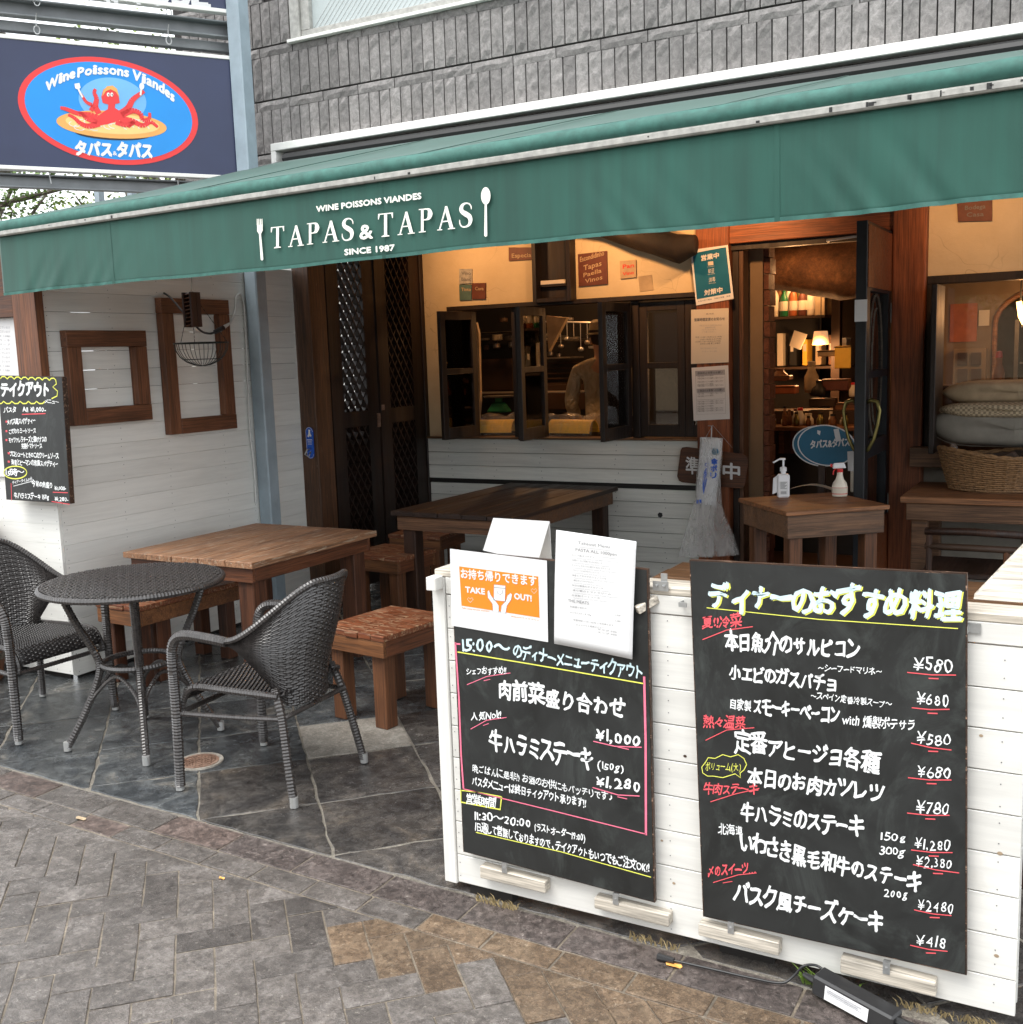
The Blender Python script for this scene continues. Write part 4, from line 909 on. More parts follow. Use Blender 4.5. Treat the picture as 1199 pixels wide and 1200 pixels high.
# pillars and door surround
MB().box(-2.487, -2.262, FAC-.05, FAC+.13, 0, 2.698).build('timber_post', M['pillar'], bld, bevel=.004, origin=(-2.4, FAC, 1.2))
MB().box(-1.225, -1.032, FAC-.08, FAC+.13, 0, 2.698).build('timber_post', M['pillar'], bld, bevel=.006, origin=(-1.1, FAC, 1.2))
MB().box(-2.261, -1.226, FAC-.04, FAC+.12, 2.335, 2.698).build('lintel', M['lintel'], bld, bevel=.004)
MB().box(-2.261, -1.226, FAC+.0, FAC+.06, 2.295, 2.334).build('door_head', M['window_wood'], bld)
for k, (a, b, mt) in enumerate(((-2.258, -2.215, 'window_wood'), (-2.213, -2.185, 'jamb'))): MB().box(a, b, FAC+.02, FAC+.14, .12, 2.294).build('door_jamb', M[mt], bld, bevel=.002, origin=(a, FAC, 1))
MB().box(-2.20, -2.10, FAC+.18, FAC+.3, .12, 2.6).build('door_reveal', M['room_wall'], bld)
g = MB()
for k in range(22): g.box(-2.11, -2.065+.008*(k % 2), FAC+.2, FAC+.34, .15+k*.105, .15+k*.105+.098)
g.build('brick_edge', stone('red_brick_edge', [(.06, .02, .012), (.13, .045, .025), (.2, .08, .045)], 16, (.6, .9), .6), bld, kind='stuff')
MB().box(-2.2, -1.1, FAC-.12, FAC+.2, 0, .12).build('threshold', M['stand_side'], bld)
# right-hand window
MB().box(-1.031, .9, FAC-.02, FAC+.1, 2.0, 2.049).build('window_head', M['window_wood'], bld, bevel=.003)
MB().box(-1.03, -.965, FAC-.03, FAC+.06, .98, 1.999).build('window_frame', M['window_wood'], bld, bevel=.003)
MB().box(-.955, -.925, FAC-.36, FAC-.03, 1.0, 1.985).build('casement', M['window_wood'], bld, bevel=.003)
MB().box(-.964, .9, FAC+.02, FAC+.026, .98, 1.999).build('pane', M['glass'], bld)
MB().box(-1.03, .9, FAC-.10, FAC+.1, .90, .979).build('window_sill', M['rough_plank'], bld, bevel=.003)
MB().box(-1.03, .9, FAC, FAC+.1, 0, .899).build('plaster_wall', M['pillow_grey'], bld)
MB().box(-1.09, -.90, FAC-.16, FAC-.081, .90, 1.02).build('corbel', M['rough_plank'], bld, bevel=.003)
# open entrance door, hinged on the right post and standing square to the front
door = thing('entrance_door', 'open dark wooden entrance door with oval glass and twisted brass handles', 'door', (-1.245, FAC, .13))
DX = -1.262; g = MB()
y_a, y_b = 6.30, 7.06
g.box(DX-.03, DX+.03, y_a, y_a+.10, .13, 2.33); g.box(DX-.03, DX+.03, y_b-.10, y_b, .13, 2.33)
for a, b in ((.13, .62), (1.00, 1.10), (1.46, 1.5), (1.95, 2.33)): g.box(DX-.029, DX+.029, y_a+.10, y_b-.10, a, b)
g.build('door_leaf', M['navy_door'], door, bevel=.003)
g = MB(); g.box(DX+.0301, DX+.034, y_a+.02, y_b-.02, .15, .60); g.box(DX+.0301, DX+.034, y_a+.02, y_b-.02, 1.97, 2.31); g.build('raised_panel', M['lintel'], door)
MB().box(DX-.003, DX+.003, y_a+.10, y_b-.10, .62, 1.00).build('pane', M['glass'], door); MB().box(DX-.003, DX+.003, y_a+.10, y_b-.10, 1.1, 1.95).build('pane', M['glass'], door)
g = MB(); g.tube([(DX+.01, (y_a+y_b)/2+.2*math.cos(t), 1.52+.42*math.sin(t)) for t in [i*math.pi/12 for i in range(25)]], .006, 6)
g.tube([(DX+.012, (y_a+y_b)/2-.12*math.cos(t), 1.52+.34*math.sin(t)) for t in [i*math.pi/12-1.5 for i in range(13)]], .005, 6); g.build('ironwork', M['bark'], door)
for sx in (-1, 1):
    g = MB(); pts = [(DX+sx*.03, y_a+.05, 1.325), (DX+sx*.05, y_a+.05, 1.34), (DX+sx*.085, y_a+.05, 1.33), (DX+sx*.10, y_a+.05, 1.28), (DX+sx*.09, y_a+.05, 1.20), (DX+sx*.07, y_a+.05, 1.12), (DX+sx*.04, y_a+.05, 1.06), (DX+sx*.03, y_a+.05, 1.05)]
    g.tube(pts, [.011, .014, .012, .010, .0095, .010, .011, .01], 8); g.build('door_handle', M['brass'], door, smooth=True)
MB().box(DX-.034, DX+.034, y_a-.004, y_a-.001, 1.78, 1.90).build('notice_strip', M['paper'], door)
for z_ in (1.78, .6): MB().lathe([(.012, 0), (.012, .12)], (-1.23, FAC-.055, z_), 10).build('hinge', M['zinc'], door)
g = MB(); g.tube([(-1.62, FAC-.02, 2.30), (-1.60, FAC-.16, 2.295), (-1.30, FAC-.2, 2.31)], .008, 6); g.build('door_closer', M['alu'], door)
# ================================================================ AWNING
AX0, AX1, AY = -4.80, 1.2, 3.53
zr = lambda x: 2.381+.011*x; zc = lambda x: 2.4215+.0143*x
aw = thing('green_awning', 'long dark green canvas awning with the restaurant name on its hanging front', 'awning', (AX0, 5.65, 2.95))
g = MB(); rws = []
for j in range(13):
    t = j/12; r = []
    for i in range(49):
        x = AX0+(AX1-AX0)*i/48; y = 5.62+(AY+.0-5.62)*t; z = 2.945+(zc(x)+.032-2.945)*t-.012*math.sin(math.pi*t)+.004*math.sin(x*9)*t*(1-t)*4
        r.append((x, y, z))
    rws.append(r)
g.grid(rws); rf = g.build('roof_fabric', M['canvas'], aw, smooth=True); mdf = rf.modifiers.new('s', 'SOLIDIFY'); mdf.thickness = .002
for k in range(1, 5):
    x = AX0+k*1.2; MB().bar((x, 5.6, 2.944), (x, AY+.02, zc(x)+.036), .012, .003).build('seam', M['canvas'], aw)
g = MB(); N = 60; g.tube([(AX0+(AX1-AX0)*i/N, AY, zc(AX0+(AX1-AX0)*i/N)+.0015*math.sin(i*1.7)) for i in range(N+1)], .033, 14); g.build('front_roll', M['roll'], aw, smooth=True)
g = MB(); g.hexa([(AX0, AY-.028, zr(AX0)-.016), (AX1, AY-.028, zr(AX1)-.016), (AX1, AY+.02, zr(AX1)-.016), (AX0, AY+.02, zr(AX0)-.016), (AX0, AY-.028, zr(AX0)+.012), (AX1, AY-.028, zr(AX1)+.012), (AX1, AY+.02, zr(AX1)+.012), (AX0, AY+.02, zr(AX0)+.012)])
g.build('front_rail', M['rail'], aw, bevel=.006)
g = MB()
for k in range(20):
    x = random.choice([random.uniform(-.9, -.25), random.uniform(-.9, -.25), random.uniform(-4.7, .3)]); g.box(x, x+random.uniform(.003, .016), AY-.0295, AY-.0284, zr(x)-.006+random.uniform(-.004, .008), zr(x)-.002+random.uniform(0, .010))
g.build('paint_chips', M['rubber'], aw, kind='stuff')
zh = lambda x: (2.060+.004*x if x > -2 else 2.052+.0065*(x+2)*1.0)+.0035*math.sin(x*2.9+1)+.0015*math.sin(x*11)
def val(x, t):
    a = .15
    if x > -1.9: a = min(1, (x+1.9)/.5)
    if x < -4.0: a = max(a, min(1, (-4.0-x)/.4))
    d = x*1.0+(1-t)*.22*(1 if x > -3 else -1); mk = max(0, .25+noise.noise(Vector((d*2.6, 3, 1))))
    s_ = math.sin(d*41+2*math.sin(d*9))+.5*math.sin(d*67+1)
    return AY-.005+.012*a*mk*s_*t**1.6+.006*a*t*t*math.sin(x*6+1)
g = MB(); rws = []; NX = 520
for j in range(15):
    t = j/14; rws.append([(AX0+(AX1-AX0)*i/NX, val(AX0+(AX1-AX0)*i/NX, t), (zr(AX0+(AX1-AX0)*i/NX)-.012)*(1-t)+zh(AX0+(AX1-AX0)*i/NX)*t) for i in range(NX+1)])
g.grid(rws); va = g.build('valance', M['canvas'], aw, smooth=True); md = va.modifiers.new('s', 'SOLIDIFY'); md.thickness = .0015
g = MB(); g.grid([[(x, val(x, tt)-.0022, (zr(x)-.012)*(1-tt)+zh(x)*tt) for x in [AX0+(AX1-AX0)*i/NX for i in range(NX+1)]] for tt in (.955, .962, 1.0)]); g.build('hem', M['roll'], va, smooth=True)
for px in (131, 451, 911):
    x = pY(px, 290, AY).x; g = MB(); g.grid([[(x+dx, val(x+dx, j/14)-.0028, (zr(x)-.014)*(1-j/14)+zh(x)*j/14) for dx in (-.009, -.004, .004, .009)] for j in range(15)]); g.build('seam', M['canvas'], va, smooth=True)
# support frame and arms
g = MB(); g.box(-4.862, 1.3, 5.62, UY-.012, 3.018, 3.066); aw_f = g.build('wall_frame', M['frame_white'], aw, bevel=.004)
MB().box(-4.862, -4.82, 5.62, UY-.012, 2.86, 3.017).build('wall_frame', M['frame_white'], aw, bevel=.004)
MB().tube([(-4.75, 5.63, 2.96), (1.2, 5.63, 2.96)], .035, 10).build('roller', M['rubber'], aw)  # roller coloured black so the gap under the frame looks shaded
for x in (-4.6, -2.6, -.6): MB().bar((x, 5.6, 2.86), (x+.02, AY+.05, zr(x)+.0), .03, .05).build('folding_arm', M['rail'], aw)
MB().box(-4.79, 1.2, 5.6, 5.68, 2.86, 2.9).build('roller_bracket', M['rubber'], aw)
# printed name: letters drawn with serifs
AP = Plane((0, AY-.016), (1, 0)); cv = C(290, 210, 3.997)
def serif(ch, cx, by, wd, ht):
    """letter outline pieces in unit box, baseline at by"""
    def P(x, y): return cv(cx+(x-.5)*wd, by-y*ht-(x-.5)*wd*.105)
    S_ = []
    def poly(*q): S_.append([P(*a) for a in q])
    def pen(pts, ws):
        sm_, sw_ = [], []
        for i in range(len(pts)-1):
            A_, B_, C_, D_ = pts[max(i-1, 0)], pts[i], pts[i+1], pts[min(i+2, len(pts)-1)]
            for k_ in range(5):
                t_ = k_/5; sm_.append(tuple(.5*((2*B_[c])+(-A_[c]+C_[c])*t_+(2*A_[c]-5*B_[c]+4*C_[c]-D_[c])*t_*t_+(-A_[c]+3*B_[c]-3*C_[c]+D_[c])*t_**3) for c in (0, 1))); sw_.append(ws[i]+(ws[i+1]-ws[i])*t_)
        pts = sm_+[pts[-1]]; ws = sw_+[ws[-1]]
        q = [P(*a) for a in pts]; l, r = [], []
        for i in range(len(q)):
            a = q[max(i-1, 0)]; b = q[min(i+1, len(q)-1)]; dx, dy = b[0]-a[0], b[1]-a[1]; m_ = math.hypot(dx, dy) or 1; h = ws[i]*ht*.036
            l.append((q[i][0]+dy/m_*h, q[i][1]-dx/m_*h)); r.append((q[i][0]-dy/m_*h, q[i][1]+dx/m_*h))
        for i in range(len(q)-1): S_.append([l[i], l[i+1], r[i+1], r[i]])
    if ch == 'T':
        poly((.40, 0), (.60, 0), (.60, .96), (.40, .96)); poly((.0, .955), (1, .955), (1, 1), (0, 1)); poly((.0, .76), (.05, .76), (.12, .955), (0, .955)); poly((.95, .76), (1, .76), (1, .955), (.88, .955)); poly((.24, 0), (.76, 0), (.76, .035), (.60, .07), (.40, .07), (.24, .035))
    if ch == 'A':
        poly((.44, 1), (.56, 1), (.90, .05), (.70, .05), (.45, .78), (.42, .92)); poly((.10, .05), (.18, .05), (.50, .88), (.46, 1)); poly((.24, .33), (.74, .33), (.74, .38), (.25, .38)); poly((.0, 0), (.28, 0), (.28, .04), (0, .04)); poly((.60, 0), (1.0, 0), (1.0, .04), (.60, .04))
    if ch == 'P':
        poly((.16, .0), (.36, .0), (.36, 1), (.16, 1)); poly((.0, 0), (.52, 0), (.52, .04), (0, .04)); poly((.0, .96), (.36, .96), (.36, 1), (0, 1))
        pts = [(.36, .975), (.60, .97), (.80, .91), (.88, .75), (.80, .58), (.60, .52), (.36, .515)]; pen(pts, [.18, .2, .5, .72, .5, .2, .18])
    if ch == 'S':
        pts = [(.88, .72), (.86, .84), (.72, .95), (.48, .985), (.24, .93), (.13, .79), (.22, .65), (.50, .54), (.78, .42), (.88, .25), (.78, .08), (.50, .01), (.24, .04), (.10, .16), (.08, .32)]
        pen(pts, [.1, .18, .2, .22, .38, .55, .6, .75, .7, .55, .36, .22, .2, .18, .1])
    return S_
letters = [('T', 141, 322, 62, 100), ('A', 228, 314, 74, 98), ('P', 307, 304, 56, 100), ('A', 391, 294, 78, 100), ('S', 474, 287, 54, 104), ('T', 647, 269, 70, 110), ('A', 744, 258, 80, 106), ('P', 834, 247, 62, 110), ('A', 931, 236, 84, 110), ('S', 1026, 225, 60, 114)]
for i, (ch, cx, by, wd, ht) in enumerate(letters):
    g = MB()
    for j, po in enumerate(serif(ch, cx, by, wd, ht)): polyp(g, AP, po, j*.00015)
    g.build('letter', M['white_print'], va)
g = MB(); write(g, AP, '&', cv(528, 281), cv(588, 275), 68/4, .03, em=.72); g.build('letter', M['white_print'], va)
g = MB(); write(g, AP, 'WINE POISSONS VIANDES', cv(325, 153), cv(815, 91), 27/4, .05, em=.72); g.build('lettering', M['white_print'], va)
g = MB(); write(g, AP, 'SINCE 1987', cv(457, 355), cv(690, 333), 27/4, .05, em=.72); g.build('lettering', M['white_print'], va)
g = MB(); polyp(g, AP, [cv(*p) for p in ell(1117, 78, 22, 41, 0, 360, 24)[:-1]]); polyp(g, AP, [cv(*p) for p in ((1112, 118), (1122, 118), (1124, 265), (1117, 270), (1110, 265))], .0012); g.build('spoon_print', M['white_print'], va)
g = MB(); polyp(g, AP, [cv(*p) for p in ((46, 215), (72, 213), (72, 240), (64, 256), (75, 375), (70, 381), (63, 377), (55, 257), (46, 243))])
for x in (44.5, 52, 59.5, 67): polyp(g, AP, [cv(x, 186), cv(x+3.5, 185), cv(x+5, 216), cv(x+.5, 216)], .0012)
g.build('fork_print', M['white_print'], va)
# ================================================================ STEEL POST, BEAMS, SIGNS
SP = Plane((-4.87, 5.35), (.545, .839))
gan = thing('steel_sign_frame', 'blue-grey steel post with cross beams carrying the hanging signs', 'frame', (-4.87, 5.35, 0))
MB().box(-4.845, -4.745, 5.27, 5.37, .005, 5.5).build('post', M['steel'], gan, bevel=.008)
def beam(z0, z1, off, name='beam', u0=-2.6, u1=.02, dep=.06, mat='beam'):
    g = MB(); a0 = SP.at(u0, z0, off); a1 = SP.at(u1, z0, off); n = SP.n*dep; h = Vector((0, 0, z1-z0))
    g.hexa([a0, a1, a1+n, a0+n, a0+h, a1+h, a1+n+h, a0+n+h]); return g.build(name, M[mat], gan, bevel=.003)
beam(2.715, 2.775, -.02, dep=.01); beam(2.775, 2.785, -.02, dep=.05); beam(2.705, 2.715, -.02, dep=.05)
beam(3.665, 3.74, -.05, dep=.02); beam(3.735, 3.745, -.05, dep=.09); beam(3.655, 3.665, -.05, dep=.07)
beam(3.59, 3.645, -.12, dep=.06); beam(3.46, 3.58, -.16, dep=.03)
beam(4.32, 4.4, -.05, dep=.05)
for u in (-1.62,): MB().bar(SP.at(u, 2.0, -.06), SP.at(u, 4.6, -.06), .05, .05).build('post', M['steel'], gan)
for px, py in ((117, 236), (155, 231)):
    q = pX(px, py, -6.6); MB().box(q.x-.025, q.x+.025, q.y-.025, q.y+.025, 2.2, q.z+.15).build('post', M['steel'], gan)
def hangsign(name, label, u0, u1, z0, z1, zz=0):
    t = thing(name, label, 'sign', SP.at(u0, z0, .03)); fw = .022
    g = MB(); g.prism([SP.at(u0+fw, z0+fw, .0), SP.at(u1-fw, z0+fw, .0), SP.at(u1-fw, z1-fw, .0), SP.at(u0+fw, z1-fw, .0)], SP.n*.055); g.build('face', M['navy'], t)
    for a, b, c_, d in ((u0, u1, z0, z0+fw), (u0, u1, z1-fw, z1), (u0, u0+fw, z0+fw, z1-fw), (u1-fw, u1, z0+fw, z1-fw)):
        g = MB(); g.prism([SP.at(a, c_, -.004), SP.at(b, c_, -.004), SP.at(b, d, -.004), SP.at(a, d, -.004)], SP.n*.065); g.build('frame', M['frame_white'], t, bevel=.002)
    return t
sg = hangsign('hanging_sign', 'navy hanging sign with a red-rimmed blue oval and an octopus on pasta', -1.56, -.005, 2.80, 3.535)
SQ = Plane(SP.at(0, 0, .056), (.545, .839)); cs = C(0, 50, 4.1345)
def spoly(name, mat, pts, off, cvv=cs):
    g = MB(); polyp(g, SQ, [cvv(*p) for p in pts], off); return g.build(name, M[mat], sg)
E0 = ell(523, 330, 443, 252, 0, 360, 64, 11.5)[:-1]; E1 = ell(525, 330, 412, 228, 0, 360, 64, 11.5)[:-1]
spoly('oval_rim', 'red', E0, .001); spoly('oval_field', 'sky_blue', E1, .002)
spoly('pale_patch', 'glow_blue', ell(545, 280, 165, 110, 0, 360, 40, 8)[:-1], .0026)
g = MB()
for s_, (ca, cb), base, r_ in (('Wine Poissons Viandes', (0, 0), 0, 0),):
    pass
g = MB()
words = [('Wine', (213, 232), (362, 165), 46), ('Poissons', (374, 165), (620, 162), 46), ('Viandes', (650, 170), (838, 283), 46)]
# letters stepped one by one along the rim
def arc(s_, pts, h):
    n = len(s_)
    wds = [max(.25, (max(v[0] for v in glyphs(c_)[0])-min(v[0] for v in glyphs(c_)[0]))) if c_ != ' ' else .3 for c_ in s_]
    tot = sum(wds)+.10*(n-1); acc = 0; segs = [math.dist(pts[i], pts[i+1]) for i in range(len(pts)-1)]; Lg = sum(segs)
    def at(t):
        d = t*Lg
        for i, sl_ in enumerate(segs):
            if d <= sl_ or i == len(segs)-1: f = d/sl_; return (pts[i][0]+(pts[i+1][0]-pts[i][0])*f, pts[i][1]+(pts[i+1][1]-pts[i][1])*f)
            d -= sl_
    for c_, w_ in zip(s_, wds):
        a = at(acc/tot); b = at(min(1, (acc+w_)/tot)); acc += w_+.10
        if c_ != ' ': write(g, SQ, c_, cs(*a), cs(*b), h/4.13, .045, .004, em=.72, slant=.12)
arc('Wine', [(222, 240), (290, 195), (362, 168)], 50); g.build('lettering', M['white_print'], sg); g = MB(); arc('Poissons', [(376, 168), (450, 152), (540, 152), (622, 166)], 46); g.build('lettering', M['white_print'], sg); g = MB(); arc('Viandes', [(642, 176), (720, 205), (790, 245), (842, 288)], 48)
g.build('lettering', M['white_print'], sg)
g = MB(); write(g, SQ, 'タパス', cs(365, 540), cs(540, 548), 66/4.13, .06, .004, slant=.1); g.build('lettering', M['white_print'], sg)
g = MB(); write(g, SQ, '&', cs(548, 545), cs(566, 546), 20/4.13, .02, .004, em=.72); g.build('lettering', M['white_print'], sg)
g = MB(); write(g, SQ, 'タパス', cs(568, 548), cs(735, 556), 68/4.13, .06, .004, slant=.1); g.build('lettering', M['white_print'], sg)
spoly('plate_foot', 'black', ell(545, 440, 185, 32, 0, 360, 30, 3)[:-1], .003)
spoly('plate', 'orange', ell(540, 397, 268, 66, 0, 360, 44, 4)[:-1], .0034); spoly('pasta_heap', 'pasta', ell(545, 392, 228, 50, 0, 360, 40, 4)[:-1], .0038)
g = MB(); random.seed(5)
for k in range(16):
    x = 360+k*24; y = 385+18*math.sin(k*1.9); stroke(g, SQ, [cs(*p) for p in ell(x, y+10, 26, 12, 10*k, 10*k+230, 10, 10)], .004, .0042)
g.build('pasta_strand', M['frame_white'], sg, kind='stuff')
# plain red octopus shape
spoly('octopus_body', 'red', [(497, 292), (490, 262), (500, 228), (520, 214), (545, 212), (565, 228), (574, 258), (580, 292), (558, 298), (556, 316), (580, 332), (600, 345), (590, 372), (560, 384), (520, 396), (480, 402), (462, 380), (478, 352), (500, 336), (522, 322), (524, 300)], .0048)
g = MB()
for pts, wd in (([(480, 345), (462, 310), (468, 272), (456, 245), (462, 225)], .03), ([(440, 330), (450, 306), (420, 290), (400, 262), (388, 244)], .022), ([(585, 345), (620, 318), (640, 280), (668, 256), (698, 236)], .035), ([(490, 375), (440, 352), (380, 345), (320, 322), (292, 316)], .032), ([(480, 392), (430, 405), (390, 392), (360, 365), (330, 350)], .03), ([(470, 385), (420, 370), (400, 345), (380, 338)], .024),
    ([(590, 352), (640, 330), (680, 345), (690, 375), (722, 368), (724, 340)], .030), ([(580, 372), (640, 380), (690, 402), (730, 385), (764, 410)], .032), ([(560, 385), (610, 400), (650, 385), (620, 410)], .026)):
    n = len(pts); fine = []
    for i in range(n-1):
        for k in range(4):
            t = k/4; p0_, p1_, p2_, p3_ = pts[max(i-1, 0)], pts[i], pts[i+1], pts[min(i+2, n-1)]
            fine.append(tuple(.5*((2*p1_[c])+(-p0_[c]+p2_[c])*t+(2*p0_[c]-5*p1_[c]+4*p2_[c]-p3_[c])*t*t+(-p0_[c]+3*p1_[c]-3*p2_[c]+p3_[c])*t**3) for c in (0, 1)))
    fine.append(pts[-1]); m_ = len(fine)
    for i in range(m_-1): stroke(g, SQ, [cs(*fine[i]), cs(*fine[i+1])], wd*1.15*(1-.6*i/m_), .0052)
    g.build('octopus_arm', M['red'], sg); g = MB()
spoly('hat', 'orange', [(494, 262), (500, 232), (518, 212), (545, 208), (566, 224), (574, 250), (578, 268), (562, 240), (535, 226), (512, 236)], .0058)
for x in (524, 541): spoly('eye', 'white_print', ell(x, 252, 7, 10, 0, 360, 12)[:-1], .006); spoly('pupil', 'black', ell(x+2, 253, 2.6, 5, 0, 360, 10)[:-1], .0064)
g = MB(); stroke(g, SQ, [cs(400, 266), cs(386, 240), cs(378, 222)], .010, .0066); polyp(g, SQ, [cs(*p) for p in ((364, 222), (360, 200), (384, 196), (390, 218), (380, 230))], .0068); g.build('fork_print', M['white_print'], sg)
g = MB(); stroke(g, SQ, [cs(680, 256), cs(684, 222)], .010, .0066); polyp(g, SQ, [cs(*p) for p in ell(686, 212, 12, 17, 0, 360, 14)[:-1]], .0068); g.build('spoon_print', M['white_print'], sg)
s2 = hangsign('hanging_sign', 'upper navy sign cut off by the top edge, hung above the oval sign', -1.75, -.01, 3.785, 4.5)
random.seed(23)
def strip(px0, px1, off, ch):
    pass
g = MB(); q0 = SQ.uz(200, 3); write(g, SQ, 'AMUSE', (95, -2), (245, 9), 30, .06, .003, em=.72); g.build('lettering', M['paper'], s2)
for sgn_, pts in ((sg, ((43, 41), (197, 53))), (s2, ((43, 8), (197, 20)))):
    for px, py in pts:
        u, z = SP.uz(px, py); c = SP.at(u, z+.02, .03); g = MB()
        g.tube([c+SP.d*.016*math.cos(t)+Vector((0, 0, .022*math.sin(t))) for t in [i*math.pi/8 for i in range(17)]], .0035, 6); g.tube([c+Vector((0, 0, .02)), c+Vector((0, 0, .06)), c+Vector((.01, 0, .09))], .003, 6)
        g.build('shackle', M['zinc'], sgn_)
for px, py in ((58, 210), (208, 220)):
    u, z = SP.uz(px, py); c = SP.at(u, z+.01, .03); g = MB(); g.tube([c+Vector((0, 0, .03)), c, c+Vector((.008, 0, -.04))], .0035, 6); g.build('shackle', M['zinc'], sg)
# ================================================================ TREES BEHIND
def tree(label, base, h, seed, cr, mat, nleaf=5200, lf=.075, zlo=1.6):
    rnd = random.Random(seed); t = thing('broadleaf_tree', label, 'tree', base); b = Vector(base); g = MB()
    g.tube([b+Vector((.05*math.sin(i*1.3+seed), .04*math.cos(i), h*.55*i/6)) for i in range(7)], [.17-.013*i for i in range(7)], 10)
    tips = []
    for k in range(13):
        a = rnd.uniform(0, 6.28); z0 = h*rnd.uniform(.22, .55); r = rnd.uniform(.5, 1)*cr; e = b+Vector((math.cos(a)*r, math.sin(a)*r, z0+rnd.uniform(.15, .7)*h*.5)); s = b+Vector((0, 0, z0)); mid = s+(e-s)*.5+Vector((rnd.uniform(-.2, .2), rnd.uniform(-.2, .2), .15))
        g.tube([s, mid, e], [.06, .035, .012], 6); tips += [mid, e]
        for q in range(3):
            e2 = mid+Vector((rnd.uniform(-.7, .7), rnd.uniform(-.7, .7), rnd.uniform(-.2, .6))); g.tube([mid, e2], [.02, .006], 5); tips.append(e2)
    g.build('trunk', M['bark'], t); g = MB()
    for k in range(nleaf):
        c = rnd.choice(tips); p = c+Vector((rnd.gauss(0, .30), rnd.gauss(0, .30), rnd.gauss(0, .22)))
        a = Vector((rnd.gauss(0, 1), rnd.gauss(0, 1), rnd.gauss(0, .6))).normalized(); u = a.orthogonal().normalized(); s = lf*rnd.uniform(.5, 1.1)
        g.add([p-a*s*.5, p+u*s*.28, p+a*s*.5, p-u*s*.28], [(0, 1, 2, 3)])
    g.build('crown', M[mat], t, kind='stuff')
tree('leafy green tree with a thick trunk showing under the hanging sign', (-10.0, 9.8, 0), 7.0, 4, 2.3, 'leaf_pale', 9000)
tree('leafy green tree at the far left edge behind the sign frame', (-12.6, 8.4, 0), 7.5, 9, 2.3, 'leaf', 8000)
# ================================================================ FURNITURE
def wood_table(name, label, cat, loc, rz, wx, wy, h, n, mats, leg=.085, apron=.09, th=.032, over=.03, along='y', group=None, gap=.004):
    """mats: top, apron along x, apron along y, leg"""
    t = thing(name, label, cat, loc, rz, group); rr = random.Random(sum(map(ord, label)))
    if along == 'y':
        s = wx/n
        for i in range(n):
            a = -wx/2+i*s; e = rr.uniform(-.004, .004); MB().box(a+gap/2, a+s-gap/2, -wy/2+e, wy/2+e*.5, h-th, h+rr.uniform(-.0012, .0012)).build('top_plank', mats[0], t, local=True, bevel=.003, origin=(a+s/2, 0, h))
    else:
        s = wy/n
        for i in range(n):
            a = -wy/2+i*s; e = rr.uniform(-.004, .004); MB().box(-wx/2+e, wx/2+e*.5, a+gap/2, a+s-gap/2, h-th, h+rr.uniform(-.0012, .0012)).build('top_plank', mats[0], t, local=True, bevel=.003, origin=(0, a+s/2, h))
    X, Y = wx/2-over, wy/2-over; z1 = h-th-.001; z0 = z1-apron
    for sy in (-1, 1): MB().box(-X, X, min(sy*Y, sy*(Y-.022)), max(sy*Y, sy*(Y-.022)), z0, z1).build('apron', mats[1], t, local=True, bevel=.002, origin=(0, sy*Y, z0))
    for sx in (-1, 1): MB().box(min(sx*X, sx*(X-.022)), max(sx*X, sx*(X-.022)), -Y+.023, Y-.023, z0+.001, z1).build('apron', mats[2], t, local=True, bevel=.002, origin=(sx*X, 0, z0))
    for sx in (-1, 1):
        for sy in (-1, 1):
            cx, cy = sx*(X-.024-leg/2), sy*(Y-.024-leg/2)
            MB().box(cx-leg/2, cx+leg/2, cy-leg/2, cy+leg/2, .0, z1-.002).build('leg', mats[3], t, local=True, bevel=.004, origin=(cx, cy, 0))
    return t
TBL = (M['table_light'], M['table_edge'], M['table_edge_y'], M['leg_wood'])
STL = (M['stool_top'], M['stool_side'], M['table_edge_y'], M['stool_leg'])
wood_table('wooden_table', 'square weathered light brown plank table beside the white plank wall', 'table', (-4.07, 4.37, .0), rad(-.5), .91, 1.01, .705, 5, TBL, leg=.10, apron=.075, gap=.005)
wood_table('wooden_stool', 'worn low brown stool nearest the white fence, paint rubbed off its seat', 'stool', (-2.955, 4.03, 0), rad(-8), .40, .48, .445, 5, STL, leg=.075, apron=.075, th=.028, gap=.0015, over=.006, group='low wooden stools round the tables')
wood_table('wooden_stool', 'low brown stool between the weathered table and the dark table', 'stool', (-4.02, 5.56, 0), rad(-6), .44, .38, .445, 4, STL, leg=.075, apron=.075, th=.028, gap=.0015, over=.006, group='low wooden stools round the tables')
wood_table('wooden_stool', 'low stool farthest back, mostly hidden behind the dark table corner', 'stool', (-4.23, 6.3, 0), rad(4), .42, .38, .445, 4, STL, leg=.075, apron=.075, th=.028, gap=.0015, over=.006, group='low wooden stools round the tables')
wood_table('wooden_bench', 'low wooden bench seat between the weathered table and the plank wall', 'bench', (-4.50, 4.15, 0), rad(-3), .34, .72, .44, 3, (M['stool_top'], M['stool_side'], M['stool_side'], M['leg_wood']), leg=.07, apron=.08, th=.028, over=.006)
wood_table('dark_table', 'long dark brown plank table under the kitchen window', 'table', (-3.485, 6.20, 0), rad(-1.0), .88, 1.50, .72, 5, (M['dark_top'], M['dark_side'], M['dark_side'], M['dark_leg']), leg=.09, apron=.09, th=.03)
wood_table('plank_table', 'brown plank table just behind the fence, mostly hidden by the price chalkboard', 'table', (-.90, 3.95, 0), 0, 1.55, 1.15, .715, 7, (M['rough_plank'], M['dark_side'], M['dark_side'], M['dark_leg']), leg=.08, apron=.08, along='x')
